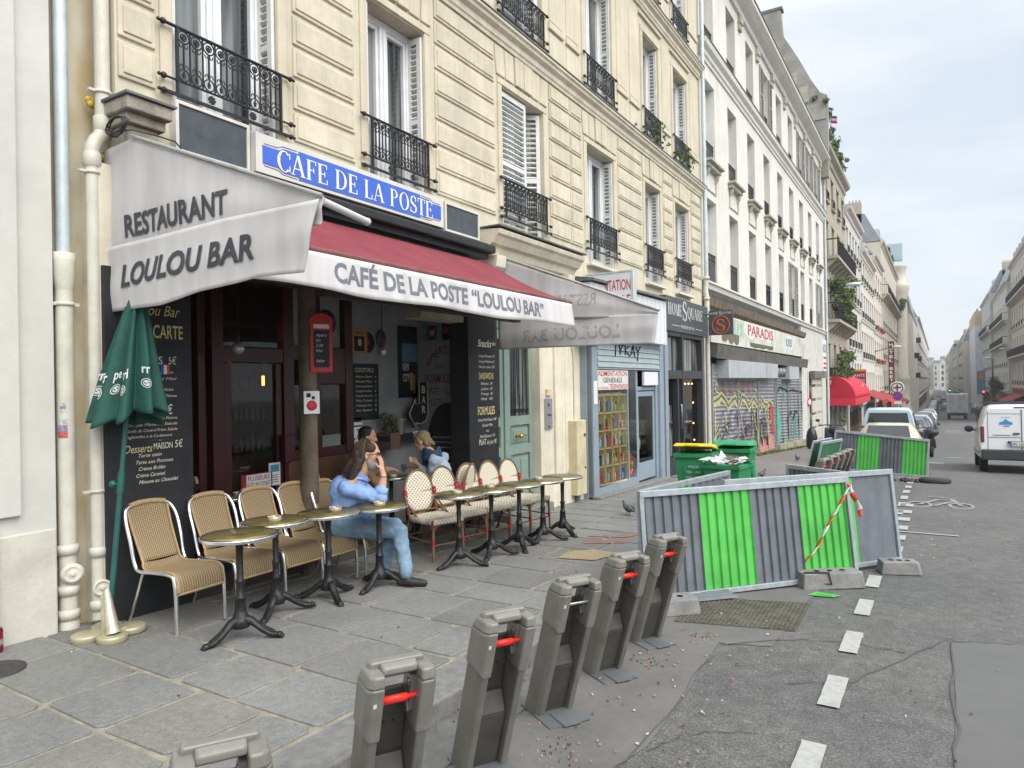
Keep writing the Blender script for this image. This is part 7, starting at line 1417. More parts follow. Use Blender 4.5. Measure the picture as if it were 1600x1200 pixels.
m.cap2(wrL, wrL-LF*.03, .028, .024); fingers(m, wrL-LF*.05, V_((0, 0, -1)), -LF, FW, .07, .8); fused('body', m, skin, mp_, .0075, 4); eyes(TH, mp_)
m = MB(); m.cap2(pel+V_((0, 0, .0)), chest, .165, .158); m.ell(pel.lerp(chest, .35)+FW*.07, (.16, .16, .15)); m.cap2(chest, neckb-V_((0, 0, .04)), .15, .085); m.cap2(chest+V_((0, 0, .05)), shR, .10, .076); m.cap2(chest+V_((0, 0, .05)), shL, .11, .085); m.ell(chest-FW*.06+V_((0, 0, .03)), (.13, .15, .15))
eC = elR.lerp(wrR, .42); chain(m, [shR, shR.lerp(elR, .5), elR], [.076, .070, .064]); chain(m, [elR, eC], [.064, .055]); chain(m, [shL, elL, elL.lerp(wrL, .45)], [.08, .066, .055]); m.ell(pel+FW*.11-V_((0, 0, .02)), (.10, .13, .09))
m.cap2(pel+FW*.10, pel+FW*.2-V_((0, 0, .06))-LF*.02, .07, .035); fused('shirt', m, shirt, mp_, .012, 5)
m = MB(); d = (wrR-elR).normalized(); m.tube([eC-d*.045, eC-d*.04, eC+d*.012, eC+d*.016], [.052, .062, .061, .05], 16); m.build('cuff', shirt, mp_)
m = MB()
for s in (-1, 1): m.poly([neckb+FW*.05+V_((0, 0, .015)), neckb+FW*.02+LF*s*.075+V_((0, 0, .055)), neckb-FW*.07+LF*s*.05+V_((0, 0, .06)), neckb-FW*.06+LF*s*.09-V_((0, 0, .005)), neckb+FW*.05+LF*s*.095-V_((0, 0, .02)), neckb+FW*.10+LF*s*.03-V_((0, 0, .05))])
m.build('collar', shirt, mp_, solid=.008, bevel=.003)
hR, hL = pel-LF*.10-V_((0, 0, .02)), pel+LF*.10-V_((0, 0, .02))
m = MB(); m.ell(pel-V_((0, 0, .03)), (.16, .17, .11)); m.cap2(hR, hL, .11, .11); chain(m, [hR, hR.lerp(kR, .55), kR], [.112, .095, .078]); chain(m, [hL, hL.lerp(kL, .55), kL], [.112, .095, .078]); chain(m, [kR, kR.lerp(aR, .5), aR], [.076, .072, .066]); chain(m, [kL, kL.lerp(aL, .5), aL], [.076, .07, .064]); fused('jeans', m, jeans, mp_, .012, 4)
for a, t_ in ((aR, tR), (aL, tL)):
    d = (t_-a); d.z = 0; d.normalize(); b = V_((a.x, a.y, g(a.y)+.045)); m = MB(); chain(m, [b-d*.05, b+d*.06-V_((0, 0, .005)), b+d*.17-V_((0, 0, .012))], [.042, .044, .032]); m.cap2(b+V_((0, 0, .04)), b, .045, .042); fused('shoe', m, shoe, mp_, .008, 3)
m = MB(); m.T = TH; m.ell((-.035, 0, .055), (.088, .082, .080), 16, 10); m.ell((-.06, 0, -.02), (.06, .083, .10), 14, 9)
for s in (-1, 1):
    m.ell((.01, s*.052, .07), (.06, .032, .05)); 
    for q, (x0, x1, z1, r) in enumerate(((-.03, -.045, -.11, .022), (-.055, -.075, -.14, .028), (-.085, -.105, -.17, .030))): m.cap2((x0, s*.072, .02), (x1, s*(.085 if q < 2 else .05), z1), r, r*.7, 8); m.cap2((x1, s*.08, z1), (x1-.03, s*.075, z1-.06), r*.7, .008, 8)
m.cap2((-.09, 0, 0), (-.13, 0, -.22), .065, .05); [m.cap2((-.06, q*.07, -.05), (-.12, q*.10, -.24), .04, .02) for q in (-1, 1)]; m.cap2((-.13, .02, -.22), (-.16, .01, -.29), .03, .01); fused('hair', m, hairb, mp_, .008, 3)
m = MB(); m.T = TH; rnd = random.Random(6)
for k in range(110): a = rnd.uniform(1.55, 4.73); r_ = rnd.uniform(.97, 1.1); x, y = .092*cos(a)*r_-.03, .086*sin(a)*r_; e = rnd.uniform(.13, .24); m.tube([(x*.5-.01, y*.55, .135), (x*.95, y*1.0, .08), (x*1.05-.01, y*1.05, -.03), (x*1.15-.03, y*1.1+rnd.gauss(0, .012), -e*.6), (x*1.2-.05+rnd.gauss(0, .02), y*1.12+rnd.gauss(0, .02), -e)], [.004, .0045, .0045, .004, .0015], 4)
m.build('hair_strand', M('hair_strand', (.055, .035, .025), .45, var=.4, scale=30, island=.5), mp_)
m = MB(); m.T = TH; m.ell((.045, 0, -.078), (.060, .064, .056), 14, 9); m.ell((.02, 0, -.055), (.045, .066, .05), 14, 9); m.cap2((.06, 0, -.10), (.055, 0, -.135), .035, .018); fused('beard', m, beardm, mp_, .008, 2)
m = MB(); m.T = TH
for s in (-1, 1): m.tube([(.094+.004*cos(a), s*.033+.024*cos(a), .008+.019*sin(a)) for a in [k*pi/8 for k in range(16)]], .004, 5, close=True); m.tube([(.092, s*.057, .018), (.05, s*.079, .016), (.0, s*.082, .010)], .0035, 5)
m.tube([(.100, -.010, .014), (.103, 0, .018), (.100, .010, .014)], .003, 5); m.build('glasses', blk, mp_)
m = MB(); q = wrR; m.tube([q+V_((.033*cos(a), .033*sin(a), .002)) for a in [k*pi/7 for k in range(14)]], .003, 4, close=True); m.build('bracelet', dark, mp_)
mp_.location.x += .05; mp_.location.y += .03
# --- the woman leaning over the inner table
WF = V_((-.80, -.28, 0)).normalized(); WL = V_((0, 0, 1)).cross(WF); wp2 = thing('person', 'blonde woman in pale blue jacket and patterned scarf leaning over the terrace table', 'person', (-5.25, 6.87, 0))
pel, chest, neckb, hd = V_((-5.23, 6.88, .40)), V_((-5.26, 6.86, .76)), V_((-5.34, 6.82, .945)), V_((-5.445, 6.765, 1.09)); TH = frame(hd, (WF.x, WF.y), .42)
sh1, sh2 = chest+V_((0, 0, .12))-WL*(-.17)-WF*-.02, chest+V_((0, 0, .12))-WL*.17; near = sh1 if sh1.y < sh2.y else sh2; other = sh2 if near is sh1 else sh1
el1, wr1 = V_((-5.30, 6.73, .66)), V_((-5.46, 6.72, .80)); h1 = V_((-5.515, 6.71, .835)); el2, wr2 = other+V_((-.1, .02, -.24)), V_((-5.62, 6.85, .76))
m = MB(); head(m, TH, .8); chain(m, [hd-WF*.02+V_((0, 0, -.05)), neckb], [.05, .055]); m.cap2(chest, neckb, .09, .05); m.cap2(pel, chest, .09, .09); m.cap2(neckb, near, .045, .045); m.cap2(neckb, other, .045, .045); chain(m, [near, el1, wr1], [.045, .038, .026]); chain(m, [other, el2, wr2], [.045, .038, .026]); m.cap2(wr1, h1, .025, .022); fingers(m, h1, WL, WF*.8+V_((0, 0, .5)), V_((0, 0, 1)), .062, .7); m.cap2(wr2, wr2+WF*.04, .025, .02); fingers(m, wr2+WF*.05, V_((0, 0, -1)), WF, WL, .06, .5)
fused('body', m, skin2, wp2, .0085, 3); eyes(TH, wp2)
jack = M('pale_blue_jacket', (.34, .42, .52), .85, var=.1, scale=10, bump=.3, bscale=25); scarfm = M('navy_scarf', (.03, .06, .12), .85, var=.6, scale=35, bump=.4)
m = MB(); m.cap2(pel, chest, .155, .14); m.cap2(chest, neckb-V_((0, 0, .05)), .13, .07); m.cap2(chest+V_((0, 0, .06)), near, .09, .068); m.cap2(chest+V_((0, 0, .06)), other, .09, .068); chain(m, [near, el1, el1.lerp(wr1, .8)], [.066, .055, .043]); chain(m, [other, el2, el2.lerp(wr2, .8)], [.066, .055, .043]); m.cap2(pel, pel-V_((0, 0, .16)), .16, .13); fused('jacket', m, jack, wp2, .012, 4)
m = MB()
for k in range(3): m.tube([neckb+V_((.085*cos(a)*(1+.1*k), .085*sin(a)*(1+.1*k), .03-.035*k+.02*sin(a*2+k))) for a in [q*pi/8 for q in range(16)]], .034, 8, close=True)
m.cap2(neckb+WF*.08, chest+WF*.17-V_((0, 0, .08)), .05, .06); m.cap2(neckb-WL*.08, chest-WL*.13+WF*.03, .045, .05); fused('scarf', m, scarfm, wp2, .010, 3)
kk = [pel+WF*.40+WL*s*.09+V_((0, 0, .03)) for s in (-1, 1)]
m = MB()
for s, k_ in zip((-1, 1), kk): chain(m, [pel+WL*s*.09, k_, k_+V_((.02, 0, -.42))], [.10, .065, .05])
fused('trousers', m, M('dark_trousers', (.03, .032, .04), .9), wp2, .012, 3)
for s, k_ in zip((-1, 1), kk): m = MB(); b = k_+V_((.02, 0, -.48)); b.z = g(6.8)+.05; chain(m, [b, b+WF*.15], [.04, .03]); fused('shoe', m, shoe, wp2, .01, 2)
m = MB(); m.T = TH; m.ell((-.03, 0, .05), (.095, .088, .085), 16, 10); m.ell((-.055, 0, -.02), (.062, .085, .08), 14, 9); m.ell((.045, 0, .085), (.05, .06, .035)); m.cap2((-.09, .02, -.03), (-.12, .0, -.085), .045, .02); m.cap2((-.08, -.05, -.03), (-.10, -.06, -.09), .03, .012)
for s in (-1, 1): m.cap2((.02, s*.07, .05), (.015, s*.078, -.03), .022, .012)
fused('hair', m, M('blonde_hair', (.25, .18, .10), .6, var=.35, scale=45, bump=.6, bscale=90), wp2, .008, 2)
m = MB(); m.T = TH; 
for s in (-1, 1): m.tube([(.03+.012*cos(a), s*.035+.026*cos(a)*.6, .128+.02*sin(a)) for a in [k*pi/6 for k in range(12)]], .006, 5, close=True)
m.tube([(.0, -.09, .03), (.03, -.06, .115), (.03, .06, .115), (.0, .09, .03)], .004, 5); m.build('sunglasses', M('sunglass_frame', (.45, .42, .38), .3, .4), wp2)
# --- person opposite her, mostly hidden behind the man
TF = V_((.80, .60, 0)); tp = thing('person', 'dark-haired person in a brown jacket half hidden behind the man', 'person', (-5.85, 6.1, 0)); hd = V_((-5.80, 6.185, 1.175)); pel, chest, neckb = V_((-5.98, 6.04, .44)), V_((-5.90, 6.09, .78)), V_((-5.84, 6.15, .99)); TH = frame(hd, (TF.x, TF.y), .15); TLf = V_((-.6, .8, 0))
m = MB(); head(m, TH); m.cap2(hd-V_((0, 0, .06)), neckb, .055, .06); m.cap2(pel, neckb, .1, .07); sh = [neckb+TLf*s*.18-V_((0, 0, .1)) for s in (-1, 1)]; wr = [V_((-5.66, 6.33, .78)), V_((-5.82, 6.46, .78))]
el = [sh[i]+V_((.12, .1, -.25)) for i in (0, 1)]
for i in (0, 1): chain(m, [neckb, sh[i], el[i], wr[i]], [.05, .05, .04, .028]); fingers(m, wr[i]+TF*.06, V_((0, 0, -1)), TF, TLf*(1 if i == 0 else -1), .065, .4)
fused('body', m, skin, tp, .009, 3); eyes(TH, tp); m = MB(); m.cap2(pel, chest, .15, .15); m.cap2(chest, neckb-V_((0, 0, .05)), .14, .08)
for i in (0, 1): m.cap2(chest+V_((0, 0, .08)), sh[i], .09, .075); chain(m, [sh[i], el[i], el[i].lerp(wr[i], .85)], [.072, .058, .045])
fused('jacket', m, M('brown_jacket', (.20, .115, .05), .8, var=.15), tp, .013, 4); m = MB(); 
for s in (-1, 1): k_ = pel+TF*.30+TLf*s*.12; chain(m, [pel+TLf*s*.1, k_, V_((k_.x+.03, k_.y, g(6)+.1))], [.1, .07, .055]); m.cap2((k_.x+.03, k_.y, g(6)+.06), V_((k_.x+.03, k_.y, g(6)+.05))+TF*.15, .045, .03)
fused('trousers', m, MATS['dark_trousers'], tp, .014, 3); m = MB(); m.T = TH; m.ell((-.03, 0, .05), (.095, .086, .088), 16, 10); m.ell((-.055, 0, -.01), (.062, .084, .085), 14, 9); fused('hair', m, M('black_hair', (.015, .012, .011), .5, var=.3, scale=45, bump=.5, bscale=90), tp, .009, 2)
# --- person behind the menu board
DF = V_((-.75, .66, 0)); DL = V_((-.66, -.75, 0)); dp_ = thing('person', 'person in black clothes mostly hidden behind the tall black menu board', 'person', (-6.1, 3.83, 0)); pel, chest, neckb, hd = V_((-6.04, 3.81, 0.46)), V_((-6.08, 3.84, 0.80)), V_((-6.10, 3.85, 1.00)), V_((-6.12, 3.86, 1.19)); TH = frame(hd, (DF.x, DF.y), .1); sh = [neckb+DL*s*.16-V_((0, 0, .1)) for s in (-1, 1)]; el = [V_((-6.02, 4.00, 0.83)), sh[1]+V_((-.1, .1, -.26))]; wr = [V_((-6.22, 4.21, 0.82)), V_((-6.40, 4.07, 0.78))]
m = MB(); head(m, TH); m.cap2(hd-V_((0, 0, .06)), neckb, .055, .06); m.cap2(pel, neckb, .1, .07)
for i in (0, 1): chain(m, [neckb, sh[i], el[i], wr[i]], [.05, .05, .04, .03]); fingers(m, wr[i]+DF*.06+V_((0, 0, .02)), DL*(1 if i == 0 else -1), DF*.8+V_((0, 0, .5)), V_((0, 0, 1)), .065, .7)
fused('body', m, skin, dp_, .009, 3); eyes(TH, dp_); m = MB(); m.cap2(pel, chest, .14, .14); m.cap2(chest, neckb-V_((0, 0, .04)), .13, .08)
for i in (0, 1): m.cap2(chest+V_((0, 0, .08)), sh[i], .09, .075); chain(m, [sh[i], el[i], el[i].lerp(wr[i], .8)], [.072, .06, .048])
fused('jumper', m, M('black_jumper', (.012, .012, .014), .9), dp_, .013, 4); m = MB()
for s in (-1, 1): k_ = pel+DF*.4+DL*s*.1; chain(m, [pel+DL*s*.1, k_, V_((k_.x, k_.y, g(4)+.08))], [.1, .07, .055]); m.cap2((k_.x, k_.y, g(4)+.05), V_((k_.x, k_.y, g(4)+.05))+DF*.15, .045, .03)
fused('trousers', m, MATS['dark_trousers'], dp_, .014, 3); m = MB(); m.T = TH; m.ell((-.03, 0, .05), (.095, .086, .088), 14, 9); m.ell((-.055, 0, -.01), (.062, .084, .085), 12, 8); fused('hair', m, MATS['black_hair'], dp_, .01, 2)
dup(wc, (-6.02, 3.80, g(3.8)+.014), radians(138), 'brown wicker chair behind the menu board, under the person in black', 'wicker chairs along the café front'); dup(bc, (-5.22, 6.93, g(6.9)+.01), radians(197), 'cream rattan chair under the blonde woman', 'rattan bistro chairs along the café front'); dup(bc, (-6.0, 6.03, g(6)+.014), radians(37), 'cream rattan chair under the dark-haired person', 'rattan bistro chairs along the café front')
# ---------------------------------------------------------------- bicycle docks
dk = M('dock_taupe', (.15, .145, .128), .45, var=.10, scale=9, bump=.08, bscale=300, stain=.28, streak=.10); dkd = M('dock_dark', (.055, .053, .047), .5, var=.2, scale=8); dkt = M('dock_cap', (.19, .185, .165), .4, var=.10, scale=12, stain=.2); redbar = M('dock_red_bar', (.75, .03, .02), .35); platem = M('dock_plate', (.13, .14, .145), .6, .2, stain=.3)
def dock(bar='red'):
    r = thing('bicycle_dock', '', 'bicycle dock'); LM = Matrix.Identity(4); LM[0][2] = .42       # lean by shearing with height
    OUT = lambda y0, y1: [(-.085, y0), (.055, y0), (.085, (y0*2+y1)/3 if abs(y0) > abs(y1) else y0), (.085, y1 if abs(y0) > abs(y1) else (y0+2*y1)/3), (.055, y1), (-.085, y1)]
    for s in (-1, 1):
        m = MB(); m.T = LM; a, b = (.070, .125); y0, y1 = (s*b, s*a) if s < 0 else (a, b)
        P = [(-.075, y0), (.05, y0), (.078, y0+.018), (.078, y1-.004), (-.075, y1)] if s < 0 else [(-.075, y0), (.078, y0+.004), (.078, y1-.018), (.05, y1), (-.075, y1)]
        m.hexa([(x*1.04, y, 0) for x, y in P], [(x, y, .62) for x, y in P]); m.build('pillar', dk, r, bevel=.008)
        m = MB(); m.T = LM; e = .007; Q = [(x+(e if x > 0 else -e), y+(e if y > (y0+y1)/2 else -e)) for x, y in P]
        m.hexa([(x, y, .575-(.04 if x > .06 else 0)) for x, y in Q], [(x*.98, y, .765) for x, y in Q]); T = [(x*.80, y+(-s*.012 if abs(y) > .1 else 0)) for x, y in Q]; m.hexa([(x*.98, y, .765) for x, y in Q], [(x, y, .812) for x, y in T]); m.build('pillar_cap', dkt, r, bevel=.010, seg=3)
    m = MB(); m.T = LM; m.hexa([(-.082, -.118, .765), (-.01, -.118, .765), (-.01, .118, .765), (-.082, .118, .765)], [(-.066, -.10, .835), (-.02, -.10, .835), (-.02, .10, .835), (-.066, .10, .835)]); m.hexa([(-.02, -.07, .80), (.03, -.07, .79), (.03, .07, .79), (-.02, .07, .80)], [(-.02, -.07, .833), (.02, -.06, .82), (.02, .06, .82), (-.02, .07, .833)]); m.build('head', dkt, r, bevel=.010, seg=3)
    m = MB(); m.T = LM; m.box(-.075, -.07, 0, -.045, .07, .70); m.hexa([(-.045, -.068, 0), (.045, -.068, 0), (.045, .068, 0), (-.045, .068, 0)], [(-.045, -.068, .30), (.045, -.068, .30), (.045, .068, .30), (-.045, .068, .30)]); m.hexa([(-.045, -.068, .30), (.045, -.068, .30), (.045, .068, .30), (-.045, .068, .30)], [(-.045, -.068, .40), (-.03, -.068, .40), (-.03, .068, .40), (-.045, .068, .40)]); m.build('back_panel', dkd, r, bevel=.01)
    m = MB(); m.T = LM; m.lathe([(.001, 0), (.018, .001), (.018, .10), (.012, .105), (.010, .14)], (.035, -.07, .69), 12, (0, 1, 0)) if bar == 'red' else m.tube([(.035, -.07, .69), (.035, .07, .69)], .010, 8); m.build('lock_bar', redbar if bar == 'red' else steel, r)
    m = MB(); m.T = LM; m.box(-.06, .045, .62, .03, .068, .77); m.tube([(.02, .04, .66), (.03, .045, .62)], .006, 6); m.ell((-.01, .045, .73), (.02, .008, .02)); m.build('lock_housing', M('dock_steel', (.22, .22, .21), .35, .6), r)
    m = MB(); m.T = LM; m.ell((.079, .098, .70), (.004, .012, .014), 10, 6); m.ell((-.043, .02, .55), (.004, .006, .006), 6, 4); m.ell((-.043, -.02, .55), (.004, .006, .006), 6, 4); m.build('screw', dark, r); m = MB(); m.T = LM; m.obox((.083, -.10, .70), (.001, 0, 0), (0, .006, 0), (0, 0, .009)); m.build('number_plate', wht, r); m = MB(); m.box(-.11, -.13, 0, .24, .13, .006); m.box(.10, -.05, .006, .26, .06, .012); m.build('base_plate', platem, r); return r
ANG = atan2(-.539, .842); d0 = dock(); db = dock('plain')
DL = ('grey bicycle dock with red bar, only its head showing at the bottom edge', 'grey bicycle dock with red bar nearest the camera with its whole front showing', 'grey bicycle dock with red bar, second of the row standing whole in view', 'grey bicycle dock with a plain steel bar instead of a red one', 'grey bicycle dock with red bar just before the last near one', 'grey bicycle dock with red bar, last near one before the green and grey barrier')
for k, (x, y) in enumerate(((-1.99, 1.40), (-1.98, 2.13), (-1.96, 2.84), (-1.96, 3.56), (-1.95, 4.27), (-1.94, 5.00))):
    q = (x, y, gr(y)+.012); gp = 'bicycle docks along the kerb'
    if k == 0: d0.location = q; d0.rotation_euler[2] = ANG; tag(d0, DL[0], 'bicycle dock', gp)
    elif k == 3: db.location = q; db.rotation_euler[2] = ANG; tag(db, DL[3], 'bicycle dock', gp)
    else: dup(d0, q, ANG, DL[k], gp)
for k in range(5): dup(d0, (-1.93+.02*k, 13.0+.73*k, gr(13+.73*k)+.02), ANG, ('distant dock nearest the front barriers', 'second of the distant bicycle docks behind the barriers', 'middle one of the distant bicycle docks behind the barriers', 'fourth of the distant bicycle docks behind the barriers', 'distant dock nearest the far barrier')[k], gp)
# ---------------------------------------------------------------- barriers
bgn = M('barrier_green', (.09, .44, .085), .55, var=.09, scale=5, stain=.22, streak=.10); bgy = M('barrier_grey', (.135, .15, .17), .55, var=.12, scale=5, stain=.25, streak=.14); galv = M('galvanised', (.40, .44, .48), .45, .5, var=.15, scale=12); bdg = M('barrier_old_green', (.03, .13, .06), .6, var=.2)
def barrier(label, A, B, TA, TB, stripes='ygyg', rib=True, flip=1, mats=None, name='barrier', frame_=True, front_rail=True):
    A, B, TA, TB = map(Vector, (A, B, TA, TB)); u = (B-A); W = u.length; u.normalize(); up = ((TA-A)+(TB-B))/2; up.normalize(); n = u.cross(up).normalized()*flip
    r = thing(name, label, 'barrier', tuple((A+B)/2), 'construction barriers round the road works')
    P = lambda s, t: A.lerp(B, s).lerp(TA.lerp(TB, s), t); mats = mats or {'y': bgy, 'g': bgn, 'd': bdg}; per = [(k, MB()) for k in stripes]
    N = len(stripes)
    for i, ch in enumerate(stripes):
        s0, s1 = .025+(.95)*i/N, .025+.95*(i+1)/N; m = per[i][1]; n_rib = 6 if rib else 1; pts = []
        for k in range(n_rib):
            a, b = s0+(s1-s0)*k/n_rib, s0+(s1-s0)*(k+1)/n_rib; q = b-a
            pts += [(a, 0), (a+q*.56, 0), (a+q*.68, -.022), (a+q*.90, -.022)] if rib else [(a, 0)]
        pts.append((s1, 0)); lo, hi = .045, .96
        for (a, da), (b, dbb) in zip(pts, pts[1:]):
            for sg in ((1,) if rib else (1,)): q = [P(a, lo)+n*da, P(b, lo)+n*dbb, P(b, hi)+n*dbb, P(a, hi)+n*da]; m.poly(q); m.poly([p-n*.003 for p in q][::-1])
    for k, m in per: m.build('corrugated_panel' if rib else 'flat_panel', mats[k], r)
    m = MB(); t = .05
    for p, q, w_ in ((P(0, .02), P(1, .02), .045), (P(0, .98), P(1, .98), .055)): m.beam(p, q, .045, w_, up=up)
    for s in (0.008, .992): m.beam(P(s, .02), P(s, .98), .042, .036, up=n)
    m.build('frame', galv, r, bevel=.003); return r
barrier('front barrier of grey and bright green corrugated stripes facing the camera', (-2.25, 5.90, -.19), (-.72, 7.77, -.215), (-2.29, 5.87, .79), (-.80, 7.72, .78), 'ygyg')
barrier('smooth-backed barrier, mostly grey with one green stripe, right behind the front one', (-1.75, 6.86, -.22), (-.38, 8.74, -.235), (-1.80, 6.84, .80), (-.46, 8.69, .765), 'ggyy'.replace('ggyy', 'gygy')[:2]+'gy', rib=False)
barrier('dark-looking barrier with dull rail forming the far side of the enclosure', (-1.74, 9.84, -.32), (-.47, 8.86, -.27), (-1.74, 9.84, .645), (-.47, 8.86, .645), 'ygy', flip=-1)
barrier('barrier seen edge-on with its steel rail running towards the green bins', (-2.33, 6.0, -.18), (-2.12, 8.32, -.24), (-2.33, 5.97, .78), (-2.12, 8.32, .71), 'gy', flip=-1)
barrier('far barrier of grey and green stripes in front of the parked cars', (-2.27, 18.78, -.43), (-.24, 18.5, -.50), (-2.19, 18.82, .53), (-.19, 18.53, .36), 'ygyg')
barrier('old dark green barrier leaning over beside the far barrier', (-2.50, 15.9, -.44), (-2.35, 17.2, -.48), (-2.28, 15.95, .47), (-2.08, 17.2, .46), 'd', rib=False)
barrier('second leaning barrier with dark green back against the old green one', (-2.30, 15.9, -.44), (-2.08, 17.2, -.48), (-2.12, 15.95, .45), (-1.86, 17.2, .44), 'd', rib=False)
m = MB(); A = Vector((-1.95, 6.0, gr(6)+.02)); m.T = Matrix.Translation(A) @ Matrix.Rotation(.8, 4, 'Z')
for k in range(6): m.hexa([(0, k*.07, 0), (.55, k*.07, 0), (.55, k*.07+.05, 0), (0, k*.07+.05, 0)], [(0, k*.07+.01, .025), (.55, k*.07+.01, .025), (.55, k*.07+.04, .025), (0, k*.07+.04, .025)]); m.box(0, k*.07+.05, 0, .55, k*.07+.07, .006)
tag(m.build('fallen_sheet', bgy), 'grey corrugated sheet lying flat under the front barrier', 'sheet')
conc = M('concrete_block', (.19, .19, .185), .9, var=.2, scale=9, bump=.3, bscale=60, stain=.25); rubber = M('black_rubber', (.03, .03, .032), .7)
for k, (x, y, a, L_, W_, H_, lab) in enumerate(((-1.98, 5.72, .75, .26, .12, .13, "concrete block under the front barrier's left end"), (-.93, 7.35, .62, .32, .12, .15, 'long concrete block under the right end of the front barrier'), (-.38, 8.30, .35, .20, .11, .13, 'concrete block under the corner of the smooth-backed barrier'))):
    r = thing('concrete_block', lab, 'block', (x, y, gr(y)), 'ballast blocks under the barriers'); m = MB(); m.T = Matrix.Translation((x, y, gr(y)+.006)) @ Matrix.Rotation(a, 4, 'Z'); T0 = m.T
    m.hexa([(-L_, -W_, 0), (L_-.03, -W_, 0), (L_, -W_+.05, 0), (L_, W_, 0), (-L_, W_, 0)], [(-L_+.02, -W_+.015, H_), (L_-.06, -W_+.015, H_), (L_-.03, -W_+.05, H_), (L_-.03, W_-.015, H_), (-L_+.02, W_-.015, H_)]); m.build('block', conc, r, bevel=.01)
    m = MB(); m.T = T0
    for q in (-.4, .0, .4): m.lathe([(.028, H_-.002), (.028, H_+.003), (.02, H_-.0), (.001, H_)], (q*L_, 0, 0), 12)
    m.build('socket', rubber, r)
m = MB(); m.tube([(-1.12, 7.13, gr(7)+.02), (-1.12, 7.13, gr(7)+.15), (-.92, 7.22, gr(7)+.16), (-.90, 7.23, gr(7)+.05), (-1.02, 7.17, gr(7)+.05)], .012, 6); tag(m.build('steel_bracket', rubber), 'bent dark steel bracket poking out below the right end of the front barrier', 'bracket')
m = MB(); m.lathe([(.22, 0), (.24, .02), (.24, .09), (.2, .11), (.01, .11)], (0, 0, 0), 24, None, 1.3, .8); o = m.build('ballast_block', rubber); o.location = (-.1, 18.35, gr(18.4)+.006); tag(o, 'flat black rubber block under the right end of the far barrier', 'block')
m = MB(); rnd = random.Random(1)
for k in range(26): m.mi = k % 2; c = Vector((-.62+rnd.gauss(0, .12), 18.4+rnd.gauss(0, .1), gr(18.4)+.03)); m.ell(c, (rnd.uniform(.02, .07), .04, rnd.uniform(.02, .06)), 6, 4)
tag(m.build('rubble_heap', [M('rubble_brown', (.12, .07, .05), .95), M('rubble_dark', (.05, .045, .04), .95)]), 'small heap of brown rubble beside the rubber block of the far barrier', 'rubble')
# striped warning tape
tw, tr_ = M('tape_white', (.60, .60, .58), .4), M('tape_red', (.62, .07, .03), .4); m = MB()
def ribbon(P, wd, n=26):
    Q = smooth_poly(P, n); k = 0
    for i, (p, q) in enumerate(zip(Q, Q[1:])):
        a = .9*sin(i*.55); s = Vector((.6*cos(a), .6*sin(a)*.4-.2, .35))*wd; b = .9*sin((i+1)*.55); s2 = Vector((.6*cos(b), .6*sin(b)*.4-.2, .35))*wd; m.mi = (i//4) % 2; m.poly([p-s, q-s2, q+s2, p+s], True)
ribbon([(-.775, 7.645, .70), (-.85, 7.50, .53), (-.95, 7.40, .33), (-1.03, 7.30, .14), (-1.13, 7.26, .0)], .042, 30); ribbon([(-.775, 7.645, .70), (-.74, 7.63, .62), (-.69, 7.62, .52), (-.67, 7.60, .42)], .042, 12); m.ell((-.775, 7.64, .71), .02, 8, 6)
tag(m.build('warning_tape', [tw, tr_], solid=.002), 'red and white warning tape tied to the front barrier corner and hanging down', 'tape')
m = MB(); m.poly([(x, y, gr(y)+.012) for x, y in ((-1.06, 6.88), (-.84, 6.92), (-.80, 7.02), (-1.0, 7.05))]); m.poly([(x, y, gr(y)+.016) for x, y in ((-1.0, 6.95), (-.86, 6.93), (-.82, 6.98), (-.93, 7.02))]); tag(m.build('green_scrap', bgn, solid=.003), 'bright green scrap lying on the road under the front barrier', 'scrap')
